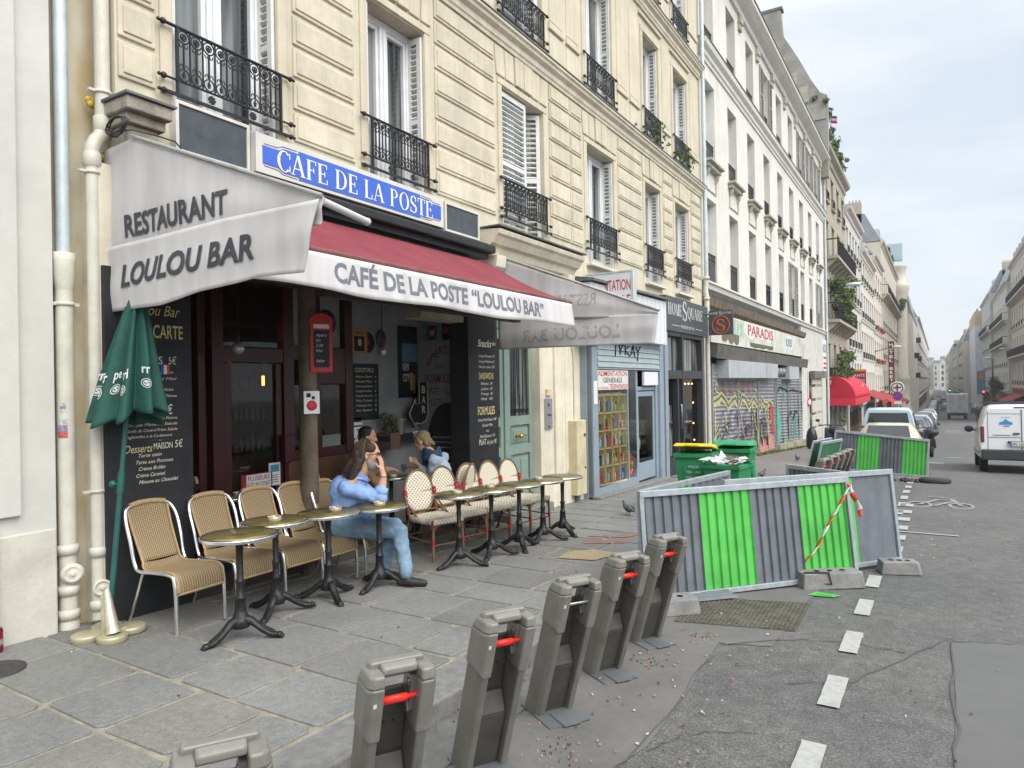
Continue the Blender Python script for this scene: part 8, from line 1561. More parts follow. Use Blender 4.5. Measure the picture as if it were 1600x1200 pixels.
# ---------------------------------------------------------------- wheelie bins, pigeons
bin_g = M('bin_green', (.018, .20, .075), .45, var=.08, scale=6, stain=.12); bin_l = M('bin_lid_green', (.02, .26, .10), .4, var=.08); bin_y = M('bin_lid_yellow', (.55, .42, .015), .45, var=.06); wprint = M('bin_print', (.45, .55, .48), .7)
def wheelie(name, label, x, y, a, lid, ang, hh=.98):
    z0 = g(y)+.006; r = thing(name, label, 'bin', (x, y, z0)); T0 = Matrix.Translation((x, y, z0)) @ Matrix.Rotation(a, 4, 'Z')
    m = MB(); m.T = T0; m.hexa([(-.20, -.22, .05), (.20, -.22, .05), (.20, .22, .05), (-.20, .22, .05)], [(-.26, -.30, hh-.06), (.26, -.30, hh-.06), (.26, .27, hh-.06), (-.26, .27, hh-.06)]); m.box(-.285, -.33, hh-.07, .285, .30, hh-.01)
    for q in (-.12, 0, .12): m.box(-.02+q, -.29, .5, .02+q, -.275, hh-.1)
    m.tube([(-.24, .34, hh-.03), (.24, .34, hh-.03)], .016, 8); m.build('body', bin_g, r, bevel=.012)
    m = MB(); m.T = T0; 
    for s in (-1, 1): m.lathe([(.05, -.02), (.10, -.02), (.10, .02), (.05, .02)], (s*.22, .24, .10), 16, (1, 0, 0))
    m.build('wheel', rubber, r)
    m = MB(); m.T = T0 @ Matrix.Translation((0, .30, hh)) @ Matrix.Rotation(ang, 4, 'X'); m.hexa([(-.29, -.66, 0), (.29, -.66, 0), (.29, .02, 0), (-.29, .02, 0)], [(-.25, -.60, .05), (.25, -.60, .05), (.26, -.02, .075), (-.26, -.02, .075)]); m.box(-.1, -.70, -.005, .1, -.64, .03); m.build('lid', lid, r, bevel=.015)
    m = MB(); m.T = T0; f = lambda a_, b_: (a_, -.2915+.08*(hh-.25-b_)*-.0-.006*0-.0, b_)
    for k, (t_, w_) in enumerate((('VILLE', .16), ('EMBALLAGES', .26), ('PAPIERS', .2))): m.text(t_, (-w_/2, -.300+.012*k, hh-.22-.08*k), X3, (0, .11, .99), .035, w_)
    m.build('lettering', wprint, r); return r
wheelie('wheelie_bin', 'green wheeled bin with a yellow lid standing ajar', -3.14, 10.45, .12, bin_y, radians(-9), .93); wheelie('wheelie_bin', 'green wheeled bin overflowing with clear plastic, at the right of the bins', -2.62, 10.25, -.1, bin_l, radians(-250), .80); wheelie('wheelie_bin', 'green wheeled bin with closed green lid standing behind the other two', -2.72, 11.1, .05, bin_l, radians(-4), .98)
m = MB(); rnd = random.Random(5); pl = M('clear_plastic', (.55, .58, .58), .25, var=.3, scale=20)
for k in range(60):
    c = Vector((-2.62+rnd.uniform(-.28, .26), 10.2+rnd.uniform(-.25, .25), g(10.2)+.80+rnd.uniform(0, .09))); a = Vector((rnd.gauss(0, 1), rnd.gauss(0, 1), rnd.gauss(0, .35))).normalized()*rnd.uniform(.05, .14); b = a.cross(Z3).normalized()*rnd.uniform(.03, .07); m.mi = 0 if k % 6 else 1; m.poly([c-a, c+b-Vector((0, 0, .02)), c+a, c-b+Vector((0, 0, .02))], True)
tag(m.build('plastic_rubbish', [pl, M('rubbish_red', (.35, .06, .07), .5)]), 'crumpled clear plastic rubbish heaped on the right-hand green bin', 'rubbish')
pgm = M('pigeon_grey', (.07, .075, .085), .6, var=.4, scale=40); pgn = M('pigeon_neck', (.04, .06, .06), .4)
def pigeon(label, x, y, a):
    z = g(y)+.008; r = thing('pigeon', label, 'pigeon', (x, y, z), 'pigeons on the pavement'); T0 = Matrix.Translation((x, y, z)) @ Matrix.Rotation(a, 4, 'Z'); m = MB(); m.T = T0; m.ell((0, 0, .10), (.095, .05, .055), 14, 9, Matrix.Rotation(-.25, 3, 'Y')); m.cap2((-.06, 0, .095), (-.16, 0, .075), .035, .014, 10); m.cap2((.07, 0, .12), (.105, 0, .18), .035, .02, 10); m.ell((.112, 0, .19), (.025, .019, .02)); m.cap2((.13, 0, .188), (.15, 0, .182), .006, .003, 6); o = fused('body', m, pgm, r, .006, 2); m = MB(); m.T = T0
    for s in (-1, 1): m.tube([(.0, s*.02, .06), (.005, s*.022, .005)], .005, 5); m.tube([(-.01, s*.022, .004), (.035, s*.024, .004)], .004, 4)
    m.build('leg', M('pigeon_leg', (.25, .07, .06), .6), r); m = MB(); m.T = T0
    for s in (-1, 1): m.ell((-.03, s*.045, .11), (.085, .012, .035), 12, 6, Matrix.Rotation(-.15, 3, 'Y'))
    m.build('wing', M('pigeon_wing', (.11, .115, .125), .6, var=.5, scale=30), r)
pigeon('pigeon pecking just left of the front barrier', -3.95, 9.7, 2.6); pigeon('small pigeon on the pavement right of the green bins', -3.35, 16.0, 1.2); pigeon('tiny distant pigeon beside the far barrier', -3.0, 27.0, .3); pigeon('distant pigeon left of the leaning dark green barriers', -3.6, 22, 2)
m = MB(); m.tube([(-3.83, 9.9, g(9.9)), (-3.83, 9.9, g(9.9)+.19), (-3.80, 9.9, g(9.9)+.22), (-3.70, 9.93, g(9.9)+.22), (-3.67, 9.93, g(9.9)+.19), (-3.67, 9.93, g(9.9))], .012, 8); tag(m.build('metal_hoop', galv), 'small steel hoop set in the pavement left of the front barrier', 'hoop')
# ---------------------------------------------------------------- vehicles
tyre = M('tyre', (.02, .02, .021), .8); rim = M('wheel_rim', (.35, .35, .36), .35, .7); carglass = M('car_glass', (.02, .025, .028), .05, var=.1, spec=.7); plast = M('bumper_plastic', (.035, .037, .04), .6); tail = M('tail_light', (.13, .010, .012), .2, coat=.5); platew = M('number_plate', (.55, .55, .53), .5); chr2 = M('plate_blue', (.03, .08, .4), .5)
def paint_(name, c): return M('paint_'+name, c, .3, var=.03, scale=2, coat=.6, stain=.06)
def ring(st):    # (y, zbot, zbelt, ztop, wsill, wbelt, wroof)
    y, zb, zm, zt, w0, w1, w2 = st; r = min(.10, (zt-zm)*.4); P = [(w0*.94, zb), (w0, zb+.10), (w1, (zb+zm)/2+.05), (w1*.99, zm), (w2+(w1-w2)*.35, zm+(zt-zm)*.62), (w2, zt-r), (w2-r*.7, zt-.012), (w2*.4, zt)]
    return [(x, y, z) for x, z in P]+[(-x, y, z) for x, z in P[::-1]]
def car(name, label, cat, x, y, pm, ST, wheels=(.75, 3.35), rw=.30, belts=None, rear=None, group='cars parked along the left kerb', lamps=None, rz=0., boxy=False, plate='AB 123 CD', sidewin=True, extras=None, sz=1):
    z0 = gr(y+2)+.006; slope = (gr(y+4)-gr(y))/4; r = thing(name, label, cat, (x, y, z0), group); T0 = Matrix.Translation((x, y, gr(y)+.006)) @ Matrix.Rotation(rz, 4, 'Z') @ Matrix.Rotation(math.atan(slope), 4, 'X') @ Matrix.Scale(sz, 4, Z3)
    m = MB(); m.T = T0; m.rings([ring(s) for s in ST]); m.build('body', pm, r)
    def sidex(yy, z):
        for a, b in zip(ST, ST[1:]):
            if a[0] <= yy <= b[0]: t_ = (yy-a[0])/max(1e-6, b[0]-a[0]); s = [p+(q-p)*t_ for p, q in zip(a, b)]; break
        else: s = ST[0]
        zm, zt, w1, w2 = s[2], s[3], s[5], s[6]; f = min(1, max(0, (z-zm)/max(.05, zt-zm))); return (w1*.99+(w2+(w1-w2)*.35-w1*.99)*min(1, f/.62)) if f < .62 else (w2+(w1-w2)*.35)+(w2-(w2+(w1-w2)*.35))*min(1, (f-.62)/.3)
    if sidewin:
        m = MB(); m.T = T0
        for s in (-1, 1):
            for (ya, yb, yc, yd, za, zb) in belts: P = [(ya, za), (yb, za), (yc, zb), (yd, zb)]; q = [(s*(sidex(yy, z)+.008), yy, z) for yy, z in P]; m.poly(q if s > 0 else q[::-1])
        m.build('side_window', carglass, r)
    if rear: 
        m = MB(); m.T = T0; w0, w1, za, ya, zb, yb = rear; N = 6
        m.poly([(-w0, ya-.022, za), (w0, ya-.022, za), (w1, yb-.022, zb), (-w1, yb-.022, zb)]); m.build('rear_window', carglass, r)
    w_ = ST[len(ST)//2][4]
    for yy in wheels:
        for s in (-1, 1): m = MB(); m.T = T0; m.lathe([(rw*.62, -.09), (rw*.95, -.09), (rw, -.07), (rw, .07), (rw*.95, .09), (rw*.62, .09)], (s*(w_-.10), yy, rw), 22, (1, 0, 0)); wh = m.build('wheel', tyre, r); m = MB(); m.T = T0; m.lathe([(.01, .05), (rw*.3, .06), (rw*.62, .075), (rw*.62, -.05)], (s*(w_-.10), yy, rw), 16, (s, 0, 0)); m.build('rim', rim, wh)
    m = MB(); m.T = T0; zb = ST[0][1]; m.box(-w_*.97, -.06, zb-.02, w_*.97, .12, zb+.26); m.build('bumper', plast, r, bevel=.04)
    for s in (-1, 1):
        if lamps: m = MB(); m.T = T0; a, b, c, d = lamps; m.box(min(s*a, s*b), -.022 if not boxy else -.03, c, max(s*a, s*b), .12, d); m.build('tail_light', tail, r, bevel=.02)
    m = MB(); m.T = T0; pz = zb+(.30 if not boxy else .36); m.box(-.26, -.075, pz, .26, -.03, pz+.11); p_ = m.build('number_plate', platew, r); m = MB(); m.T = T0; m.mi = 0; m.box(-.26, -.079, pz, -.22, -.0755, pz+.11); m.mi = 1; m.text(plate, (-.20, -.077, pz+.02), X3, Z3, .07, .40, .01); m.build('plate_lettering', [chr2, dark], p_)
    if extras: extras(r, T0)
    return r
HATCH = [(0, .30, .80, .88, .70, .74, .66), (.03, .28, .88, .98, .78, .80, .66), (.33, .28, .95, 1.36, .80, .82, .62), (.7, .26, .95, 1.43, .80, .83, .60), (1.9, .26, .93, 1.42, .80, .83, .60), (2.35, .26, .92, 1.32, .80, .83, .60), (2.95, .26, .88, .97, .80, .82, .70), (3.6, .28, .78, .84, .77, .79, .70), (3.85, .32, .60, .68, .68, .70, .62)]
HB = [(.75, 1.55, 1.55, .85, .97, 1.30), (1.62, 2.75, 2.3, 1.62, .96, 1.30)]
BOXY = [(0, .30, 1.0, 1.70, .80, .82, .68), (.05, .28, 1.0, 1.76, .82, .84, .68), (.6, .28, 1.0, 1.80, .83, .85, .68), (2.3, .28, 1.0, 1.80, .83, .85, .68), (2.7, .28, 1.0, 1.68, .83, .85, .68), (3.35, .28, .98, 1.08, .83, .84, .72), (3.95, .30, .80, .90, .80, .82, .70), (4.1, .34, .6, .70, .72, .74, .6)]
def wiper(r, T0): m = MB(); m.T = T0; m.tube([(0, -.03, .98), (.25, .02, 1.05)], .008, 5); m.build('wiper', dark, r)
car('parked_van', 'light blue family van with a large rear window, parked behind the far barrier', 'car', -1.50, 27.2, paint_('sky_blue', (.40, .52, .56)), BOXY, belts=[(.35, 1.35, 1.35, .40, 1.05, 1.60), (1.42, 2.2, 2.2, 1.42, 1.05, 1.60), (2.27, 3.1, 2.65, 2.27, 1.05, 1.58)], rear=(.66, .58, 1.08, .0, 1.60, .02), lamps=(.70, .82, .75, 1.15), wheels=(.7, 3.35), boxy=True, extras=wiper)
car('parked_car', 'small cream hatchback just behind the far barrier', 'car', -1.24, 22.2, paint_('cream', (.42, .41, .29)), HATCH, belts=HB, rear=(.56, .50, 1.0, .045, 1.34, .305), lamps=(.60, .76, .72, .88), extras=wiper, sz=.90)
CL = (('parked_car', (-1.25, 33.2), 'black', (.02, .022, .025), 'black hatchback parked next after the light blue van'), ('parked_car', (-1.2, 38.2), 'dark_grey', (.06, .065, .07), 'dark grey hatchback second after the light blue van'), ('parked_car', (-1.15, 43.3), 'navy', (.02, .03, .07), 'navy hatchback third after the light blue van'), ('parked_car', (-1.15, 48.6), 'silver', (.35, .36, .37), 'silver hatchback halfway along the parked row'), ('parked_car', (-1.1, 54.2), 'black', None, 'black hatchback before the first red awnings in the parked row'))
PC = []
for nm, (x, y), cn, c, lab in CL: PC.append(car(nm, lab, 'car', x, y, MATS.get('paint_'+cn) or paint_(cn, c), HATCH, belts=HB, rear=(.56, .50, 1.0, .045, 1.34, .305), lamps=(.60, .76, .72, .88)))
for k in range(22): y = 60+5.7*k; dup(PC[(k*3+k//4) % 5], (-1.1+.012*k+.1*sin(k*2), y, gr(y+2)+.006), None, 'small car in the distant queue parked along the left kerb', 'queue of distant parked cars')
for x, y, cn, c, lab in ((-.2, 205, 'red', (.40, .03, .03), 'small red car far down the street'), (1.2, 150, 'teal', (.06, .22, .34), 'blue car driving ahead of the box truck'), (1.5, 260, 'white', (.55, .55, .55), 'white car far away near the bend'), (-1.0, 240, 'dark_grey', None, 'dark car far away on the left near the bend'), (5.6, 74, 'silver', None, 'silver car parked on the right beyond the white van'), (5.6, 98, 'white', None, 'white car parked on the right near the truck'), (5.3, 135, 'dark_grey', None, 'dark grey car parked on the right past the truck')):
    car('distant_car', lab, 'car', x, y, MATS.get('paint_'+cn) or paint_(cn, c), HATCH, belts=HB, rear=(.56, .50, 1.0, .045, 1.34, .305), lamps=(.60, .76, .72, .88), group='cars in the distance')
# white delivery van
VAN = [(0, .36, 1.05, 1.68, .86, .88, .74), (.06, .34, 1.05, 1.76, .89, .905, .75), (.5, .32, 1.05, 1.81, .90, .915, .74), (2.3, .32, 1.05, 1.81, .90, .915, .74), (2.75, .32, 1.04, 1.70, .90, .915, .74), (3.4, .32, 1.0, 1.12, .90, .905, .76), (4.0, .34, .85, .93, .87, .88, .74), (4.2, .38, .62, .72, .76, .78, .64)]
vw = paint_('van_white', (.66, .67, .69))
def vanx(r, T0):
    m = MB(); m.T = T0; m.box(-.012, -.008, .55, .012, .0, 1.66); m.box(-.72, -.0085, .93, -.02, -.002, .942); m.box(-.72, -.0085, 1.55, -.02, -.002, 1.557); m.box(-.725, -.0085, .55, -.715, -.002, 1.60); m.box(.715, -.0085, .55, .725, -.002, 1.60); m.build('door_seam', M('seam_dark', (.12, .12, .125), .6), r)
    m = MB(); m.T = T0; m.box(-.18, -.05, 1.02, -.045, -.0, 1.06); m.build('door_handle', plast, r, bevel=.01); m = MB(); m.T = T0; m.box(-.3, -.045, .80, .3, -.0, .845); m.build('plate_lamp', plast, r, bevel=.01); m = MB(); m.T = T0; m.box(-.16, -.0, 1.70, .16, .06, 1.73); m.build('brake_light', tail, r)
    m = MB(); m.T = T0
    for yy in (.5, 1.35, 2.2): m.box(-.72, yy-.03, 1.85, .72, yy+.03, 1.89); [m.box(s*.68-.03, yy-.03, 1.78, s*.68+.03, yy+.03, 1.86) for s in (-1, 1)]
    for s in (-1, 1): m.box(s*.74-.02, .3, 1.87, s*.74+.02, 2.4, 1.91)
    m.build('roof_rack', plast, r); m = MB(); m.T = T0; m.poly([(-.47, -.012, 1.27), (-.19, -.012, 1.27), (-.19, -.012, 1.33), (-.27, -.012, 1.36), (-.33, -.012, 1.42), (-.40, -.012, 1.35), (-.47, -.012, 1.33)]); m.mi = 1; m.box(-.38, -.013, 1.22, -.25, -.011, 1.24); m.mi = 2; m.box(-.43, -.013, 1.46, -.24, -.011, 1.475); m.mi = 3; m.box(-.62, -.013, .985, -.25, -.011, 1.0); m.build('decal', [M('decal_blue', (.04, .25, .55), .5), M('decal_red', (.5, .05, .05), .5), M('decal_pale', (.45, .45, .5), .5), plast], r)
    for s in (-1, 1): m = MB(); m.T = T0; m.ell((s*1.05, 2.95, 1.12), (.12, .06, .10), 12, 8); m.tube([(s*.88, 2.95, 1.08), (s*1.0, 2.95, 1.10)], .03, 6); m.build('wing_mirror', plast, r)
    m = MB(); m.T = T0; m.box(-.905, .35, .48, .905, 3.7, .56); m.build('side_strip', plast, r)
car('delivery_van', 'white delivery van with roof bars and blue decal driving away at the right', 'van', 1.81, 22.1, vw, VAN, belts=[(2.1, 3.05, 2.72, 2.1, 1.10, 1.60)], lamps=(.80, .885, .80, 1.22), wheels=(.75, 3.45), rw=.31, group=None, boxy=True, plate='BG 162 MM', extras=vanx)
# box truck
tx, ty = 2.0, 104; zt = gr(ty); tr2 = thing('box_truck', 'pale box truck driving away in the middle of the street', 'truck', (tx, ty, zt)); m = MB(); m.box(tx-1.15, ty, zt+.85, tx+1.15, ty+5, zt+3.2); m.build('cargo_box', M('truck_box', (.42, .45, .45), .6, var=.2, scale=2, stain=.2), tr2, bevel=.03); m = MB(); m.box(tx-.015, ty-.03, zt+.9, tx+.015, ty-.01, zt+3.1); [m.tube([(tx+q, ty-.03, zt+.9), (tx+q, ty-.03, zt+3.1)], .02, 5) for q in (-.7, -.35, .35, .7)]; m.build('door_bar', steel, tr2)
m = MB(); m.box(tx-1.05, ty, zt+.5, tx+1.05, ty+6.5, zt+.85); m.build('chassis', plast, tr2); m = MB(); m.box(tx-1, ty+5.1, zt+.7, tx+1, ty+6.8, zt+2.4); m.build('cab', vw, tr2, bevel=.1)
for s in (-1, 1):
    for yy in (1.2, 5.8): m = MB(); m.lathe([(.2, -.14), (.42, -.14), (.42, .14), (.2, .14)], (tx+s*.9, ty+yy, zt+.43), 16, (1, 0, 0)); m.build('wheel', tyre, tr2)
    m = MB(); m.box(tx+s*.9-.12, ty-.04, zt+.6, tx+s*.9+.12, ty, zt+.72); m.build('tail_light', tail, tr2)
def scooter(label, x, y, rz, pm, case=True):
    z = gr(y)+.006 if x > KX else g(y)+.006; r = thing('motor_scooter', label, 'scooter', (x, y, z)); T0 = Matrix.Translation((x, y, z)) @ Matrix.Rotation(rz, 4, 'Z')
    for yy in (.15, 1.4): m = MB(); m.T = T0; m.lathe([(.14, -.05), (.22, -.06), (.24, 0), (.22, .06), (.14, .05)], (0, yy, .24), 18, (1, 0, 0)); m.build('wheel', tyre, r)
    m = MB(); m.T = T0; m.hexa([(-.16, .0, .35), (.16, .0, .35), (.18, .75, .25), (-.18, .75, .25)], [(-.12, -.05, .70), (.12, -.05, .70), (.14, .70, .68), (-.14, .70, .68)]); m.box(-.17, .7, .22, .17, 1.15, .32); m.hexa([(-.2, 1.1, .25), (.2, 1.1, .25), (.2, 1.2, .25), (-.2, 1.2, .25)], [(-.17, 1.2, .95), (.17, 1.2, .95), (.15, 1.28, .95), (-.15, 1.28, .95)]); m.build('body', pm, r, bevel=.03); m = MB(); m.T = T0; m.ell((0, .35, .74), (.15, .40, .07)); m.build('seat', rubber, r); m = MB(); m.T = T0; m.tube([(-.34, 1.12, 1.0), (-.15, 1.2, 1.02), (.15, 1.2, 1.02), (.34, 1.12, 1.0)], .018, 6); m.tube([(0, 1.4, .3), (0, 1.22, 1.0)], .03, 6); m.build('handlebar', plast, r); m = MB(); m.T = T0; [m.ell((s*.36, 1.2, 1.16), (.07, .02, .045)) for s in (-1, 1)]; [m.tube([(s*.28, 1.15, 1.0), (s*.36, 1.2, 1.15)], .008, 5) for s in (-1, 1)]; m.build('mirror', plast, r); m = MB(); m.T = T0; m.box(-.06, -.09, .58, .06, -.03, .66); m.build('tail_light', tail, r)
    if case: m = MB(); m.T = T0; m.ell((0, -.08, .92), (.24, .22, .15), 14, 9); m.build('top_case', blk, r)
scooter('black scooter with a rounded top case behind the left end of the far barrier', -2.55, 22.2, .25, paint_('scooter_black', (.02, .02, .022))); scooter('dark scooter between the parked cars and the road', -.25, 29.8, .1, MATS['paint_scooter_black']); scooter('black scooter parked upright right of the box truck', 4.0, 84, 0, MATS['paint_scooter_black'])
m = MB(); m.lathe([(.20, 0), (.27, .15), (.28, .5), (.22, .75), (.12, .86), (.05, .9)], (-4.58, 31.6, g(31.6)+.005), 16, None, .8, .8); tag(m.build('rubbish_bag', M('bag_black', (.018, .018, .02), .3, bump=.6, bscale=9)), 'tall black rubbish bag leaning at the foot of the graffitied wall', 'bag')
# ---------------------------------------------------------------- awnings, signs and lamps down the street
ared = M('awning_bright_red', (.50, .02, .045), .7, var=.06, scale=3)
r = thing('dome_awning', 'rounded bright red awning over the shop at the start of the tan stone house', 'awning', (FX, 46, 1)); zc_ = g(46)
m = MB(); N = 10; y0, y1, z0, z1, D = 43.2, 53.0, .75, 2.05, 1.4
def dome(u, v): a = v*pi/2; return (FX+D*sin(a), y0+(y1-y0)*u+.35*(1-sin(a))*(1 if u < .5 else -1)*abs(2*u-1), z0+(z1-z0)*cos(a)+.0)
m.grid(dome, 16, 12)
for yy, s in ((y0, 1), (y1, -1)): P = [(FX+D*sin(k*pi/16), yy+.35*(1-sin(k*pi/16))*s, z0+(z1-z0)*cos(k*pi/16)) for k in range(9)]; m.poly(P+[(FX, yy+.35*s, z0)])
m.build('canopy', ared, r, solid=.01); m = MB(); m.box(FX+D-.01, y0, z0-.4, FX+D+.01, y1, z0); m.box(FX, y0-.01, z0-.4, FX+D, y0+.01, z0); m.build('valance', ared, r); m = MB(); m.ell((FX+1.2, 50, 1.3), (.06, .3, .25)); m.build('emblem', M('emblem_yellow', (.5, .35, .05), .6), r)
for i, (a, b, X, s, lab) in enumerate(((55, 61, FX, 1, 'sloping red awning next after the rounded red one'), (66, 76, FX, 1, 'long red awning in the middle of the left row'), (80, 88, FX, 1, 'small distant red awning below the flower boxes'), (96, 106, FX, 1, 'dark red awning below the cream corner house'), (105, 118, 9, -1, 'large red awning on the right pavement'), (124, 136, 8.6, -1, 'red awning below the balcony house on the right'))):
    r = thing('shop_awning', lab, 'awning', (X, a, g(a)+2.5), 'red shop awnings down the street'); zz = g(b)+2.35; m = MB(); m.hexa([(X, a, zz+.9), (X+2.0*s, a, zz), (X+2.0*s, b, zz), (X, b, zz+.9)], [(X, a, zz+.95), (X+2.0*s, a, zz+.05), (X+2.0*s, b, zz+.05), (X, b, zz+.95)]); m.build('canopy', M('awning_deep_red', (.26, .025, .025), .8), r); m = MB(); m.box(min(X+1.99*s, X+2.02*s), a, zz-.3, max(X+1.99*s, X+2.02*s), b, zz+.04); m.build('valance', ared if i % 2 else MATS['awning_deep_red'], r)
r = thing('projecting_sign', 'orange and wine shop sign sticking out above the rounded red awning', 'sign', (-4.4, 54, 2.2)); m = MB(); m.box(-5.2, 53.9, 1.5, -4.25, 54.05, 2.35); m.build('light_box', M('sign_wine', (.22, .02, .05), .5), r); m = MB(); m.box(-5.22, 53.88, 2.35, -4.23, 54.07, 2.5); m.build('top_band', M('sign_orange', (.6, .2, .03), .5), r); m = MB(); m.text('SANTE', (-5.12, 53.89, 1.98), X3, Z3, .22, .8); m.text('BEAUTE', (-5.12, 53.89, 1.62), X3, Z3, .2, .8); m.build('lettering', wht, r)
r = thing('vertical_sign', 'tall narrow wine-coloured hotel sign with pale letters on the left row', 'sign', (-4.6, 92, 3)); m = MB(); m.box(-4.9, 91.9, -.6, -4.3, 92.1, 6.2); m.build('panel', M('sign_dark_wine', (.10, .012, .025), .5), r); m = MB()
for k, ch in enumerate('HOTEL BRETAGNE'): m.text(ch, (-4.78, 91.89, 5.65-k*.46), X3, Z3, .32, .34, .02)
m.build('lettering', MATS['ivory_letter'], r)
r = thing('clock_sign', 'round white sign with a dark hand emblem sticking out over the left pavement', 'sign', (-3.6, 84, 1.2)); m = MB(); m.lathe([(.62, -.06), (.65, 0), (.62, .06)], (-3.7, 84, .9), 24, (0, 1, 0)); m.build('disc', wht, r); m = MB(); m.tube([(-3.7+.52*cos(k*pi/10), 83.92, .9+.52*sin(k*pi/10)) for k in range(20)], .05, 5, close=True); m.beam((-3.7, 83.92, .55), (-3.7, 83.92, 1.25), .08, .12, up=(1, 0, 0)); m.beam((-4.05, 83.92, .9), (-3.35, 83.92, .95), .08, .12); m.build('emblem', dark, r); m = MB(); m.tube([(-5.3, 84, .9), (-4.3, 84, .9)], .03, 6); m.build('bracket', iron, r)
r = thing('road_sign', 'round blue and red no-parking sign on a pole by the parked cars', 'sign', (-2.75, 63, g(63))); z = g(63); m = MB(); m.tube([(-2.75, 63, z), (-2.75, 63, z+2.9)], .035, 8); m.build('pole', galv, r); m = MB(); m.lathe([(.36, -.02), (.36, .0), (.30, .005)], (-2.75, 62.96, z+2.6), 24, (0, -1, 0)); m.build('rim', M('sign_rim_red', (.5, .03, .04), .5), r); m = MB(); m.lathe([(.30, 0), (.001, .004)], (-2.75, 62.95, z+2.6), 24, (0, -1, 0)); m.build('face', M('sign_face_blue', (.03, .06, .35), .5), r); m = MB(); m.beam((-2.97, 62.94, z+2.4), (-2.53, 62.94, z+2.8), .02, .07); m.build('slash', MATS['sign_rim_red'], r); m = MB(); m.box(-3.0, 62.96, z+1.95, -2.5, 62.99, z+2.15); m.build('plate', wht, r)
def wall_lamp(label, y, z, X=FX, s=1, L_=1.6):
    r = thing('wall_lamp', label, 'street lamp', (X, y, z)); m = MB(); m.tube([(X, y, z), (X+s*L_*.5, y, z+.25), (X+s*L_, y, z+.4)], .035, 6); m.box(X-.05, y-.1, z-.2, X+.05, y+.1, z+.2); m.build('arm', iron, r); m = MB(); m.ell((X+s*(L_+.3), y, z+.42), (.42, .18, .12), 14, 8); m.build('lamp_head', zinc, r)
wall_lamp('grey street lamp on a wall arm among the tan house plants', 43.3, 6.7, L_=1.1); wall_lamp('street lamp on a wall arm before the vertical hotel sign', 79, 4.6); wall_lamp('street lamp on a wall arm on the ornate right-hand house', 108, 5, 9, -1)
r = thing('street_lamp', 'slim dark lamp post on the right pavement', 'street lamp', (6.9, 126, gr(126))); m = MB(); m.tube([(6.9, 126, g(126)), (6.9, 126, g(126)+8.5)], [.12, .06], 8); m.build('pole', iron, r); m = MB(); m.ell((6.5, 126, g(126)+8.5), (.6, .2, .15)); m.build('lamp_head', zinc, r)
def signal(label, x, y, col, e):
    r = thing('traffic_light', label, 'traffic light', (x, y, g(y))); z = g(y); m = MB(); m.tube([(x, y, z), (x, y, z+3.3)], .07, 8); m.build('pole', iron, r); m = MB(); m.box(x-.2, y-.15, z+2.6, x+.2, y+.15, z+3.6); m.build('housing', blk, r, bevel=.03); m = MB(); m.lathe([(.15, 0), (.001, .04)], (x, y-.16, z+(3.35 if col[0] > .5 else 2.8)), 14, (0, -1, 0)); m.build('lit_lens', M('lens_'+e, col, emit=col, es=6), r)
signal('traffic light showing red on the right of the street', 6.75, 148, (1, .05, .02), 'red'); signal('traffic light showing green far down the street', 3.4, 290, (.05, 1, .35), 'green')
r = thing('pharmacy_sign', 'small lit green and orange shop sign far down the left side', 'sign', (-4.0, 170, 0)); m = MB(); m.box(-4.3, 169.9, .2, -3.6, 170.1, .9); m.build('panel', M('neon_green', (.1, .6, .15), emit=(.1, .8, .2), es=.5), r); m = MB(); m.box(-4.4, 169.88, .9, -3.5, 170.12, 1.5); m.build('top_band', M('neon_orange', (.9, .4, .05), emit=(.9, .4, .05), es=.6), r)
m = MB(); m.box(6.7, 170, -1.5, 8.1, 170.3, 3.2); o = tag(m.build('billboard', M('billboard_blue', (.10, .20, .34), .5, var=.3)), 'blue and orange advertising panel beside the white gable on the right', 'billboard'); m = MB(); m.box(6.9, 169.9, 1.6, 7.9, 170, 2.8); m.build('advert', M('advert_orange', (.5, .16, .05), .5, var=.4), o)
r = thing('street_tree', 'dark leafy street tree before the balcony house on the right', 'tree', (7.3, 128, g(128))); m = MB(); m.tube([(7.3, 128, g(128)), (7.25, 128, g(128)+2.2), (7.3, 128, g(128)+4.5)], [.14, .11, .06], 8); [m.tube([(7.27, 128, g(128)+2+.4*k), (7.27+.8*cos(k*2), 128+.8*sin(k*2), g(128)+3.4+.4*k)], [.06, .02], 5) for k in range(5)]; m.build('trunk', M('bark', (.07, .05, .035), .9), r); m = MB(); rnd = random.Random(3); cl = [(Vector((7.3+rnd.gauss(0, .6), 128+rnd.gauss(0, .7), g(128)+4.3+rnd.gauss(0, .8))), rnd.uniform(.4, .8)) for _ in range(12)]
for k in range(1500): c, s = rnd.choice(cl); o = c+Vector((rnd.gauss(0, 1), rnd.gauss(0, 1), rnd.gauss(0, 1))).normalized()*s*rnd.random()**.4; a = Vector((rnd.gauss(0, 1), rnd.gauss(0, 1), rnd.gauss(0, 1))).normalized(); b = a.orthogonal(); m.mi = rnd.choice((0, 1, 1)); m.poly([o-a*.12, o+b*.06, o+a*.12, o-b*.06])
m.build('crown', leafm, r)
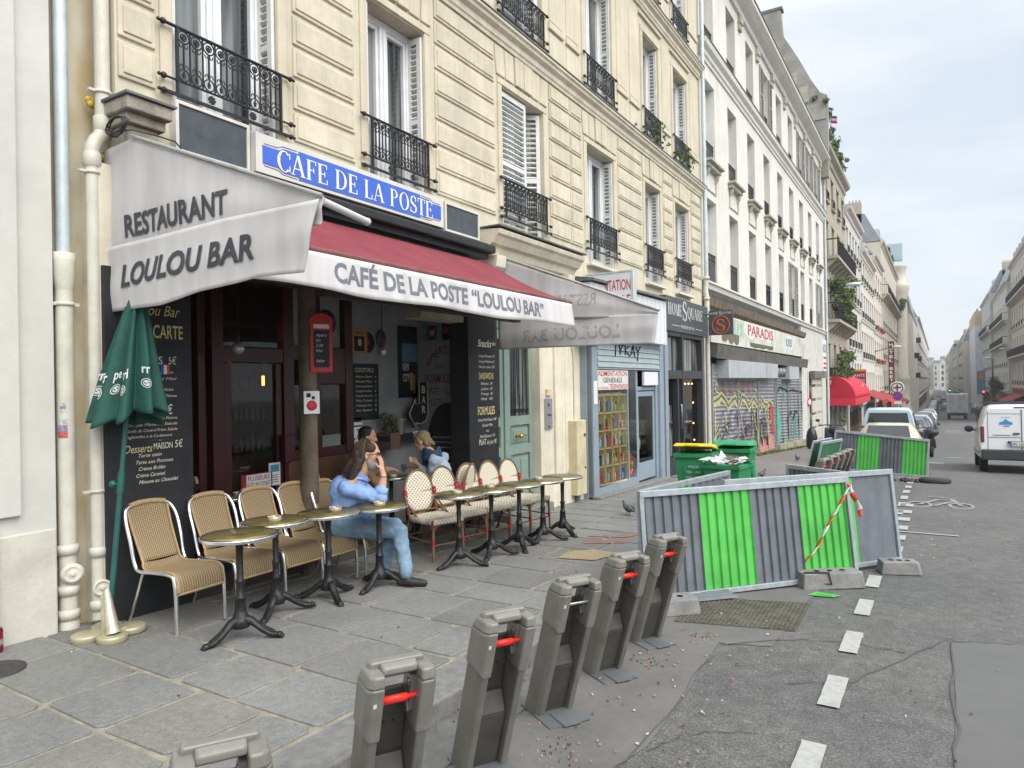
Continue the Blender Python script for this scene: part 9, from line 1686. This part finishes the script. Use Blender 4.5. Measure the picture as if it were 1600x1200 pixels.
# passers-by in the distance
def walker(label, x, y, face, cm, pmat, h=1.72):
    z = (g(y) if x < KX or x > 6.6 else gr(y))+.006; r = thing('person', label, 'person', (x, y, z)); s = h/1.72; T0 = Matrix.Translation((x, y, z)) @ Matrix.Rotation(face, 4, 'Z') @ Matrix.Scale(s, 4)
    m = MB(); m.T = T0; m.ell((0, .0, 1.60), (.078, .10, .12)); m.cap2((0, .09, 1.585), (0, .115, 1.57), .014, .012, 6); m.cap2((0, 0, 1.5), (0, -.01, 1.40), .055, .06); m.cap2((0, 0, 1.0), (0, 0, 1.38), .11, .12)
    for q in (-1, 1): chain(m, [(q*.18, 0, 1.36), (q*.23, -.03+.06*q, 1.08), (q*.22, .08+.08*q, .86)], [.05, .042, .03]); m.cap2((q*.22, .09+.08*q, .84), (q*.21, .11+.08*q, .77), .03, .02)
    fused('body', m, skin, r, .02, 2); m = MB(); m.T = T0; m.cap2((0, 0, .95), (0, 0, 1.36), .15, .15); m.cap2((-.14, 0, 1.38), (.14, 0, 1.38), .075, .075)
    for q in (-1, 1): chain(m, [(q*.17, 0, 1.38), (q*.23, -.03+.06*q, 1.08), (q*.22, .06+.07*q, .90)], [.075, .06, .045])
    fused('jacket', m, cm, r, .02, 2); m = MB(); m.T = T0
    for q in (-1, 1): chain(m, [(q*.09, 0, .92), (q*.10, .10*q+.05, .48), (q*.10, .22*q, .08)], [.10, .07, .05]); m.cap2((q*.1, .22*q, .04), (q*.1, .22*q+.16, .035), .045, .035)
    fused('trousers', m, pmat, r, .02, 2); m = MB(); m.T = T0; m.ell((0, -.025, 1.635), (.088, .10, .105)); m.build('hair', hairb, r)
dkc = M('coat_dark', (.03, .032, .04), .9); gyc = M('coat_grey', (.15, .15, .16), .9)
walker('distant person in dark clothes standing right of the box truck', 3.6, 92, 0, dkc, MATS['dark_trousers']); walker('distant person in grey on the right pavement', 7.4, 96, .2, gyc, MATS['dark_trousers']); walker('distant person walking under the left awnings', -3.9, 58, 3.1, dkc, jeans); walker('distant person in a pale top on the left pavement by the awnings', -4.2, 68, 0, M('coat_pale', (.4, .38, .35), .9), MATS['dark_trousers']); walker('distant person crossing near the far end of the left pavement', -3.4, 83, .3, gyc, jeans)
# ---------------------------------------------------------------- light haze down the street
hz = bpy.data.materials.new('haze'); hz.use_nodes = True; n_ = hz.node_tree.nodes; n_.clear(); o_ = n_.new('ShaderNodeOutputMaterial'); v_ = n_.new('ShaderNodeVolumePrincipled'); v_.inputs['Color'].default_value = (.985, .99, 1, 1); v_.inputs['Density'].default_value = .0006; v_.inputs['Anisotropy'].default_value = .2; hz.node_tree.links.new(v_.outputs[0], o_.inputs['Volume'])
m = MB(); m.box(-420, -80, -8, 420, 1520, 30); o = struct(m.build('haze', hz), 'stuff')
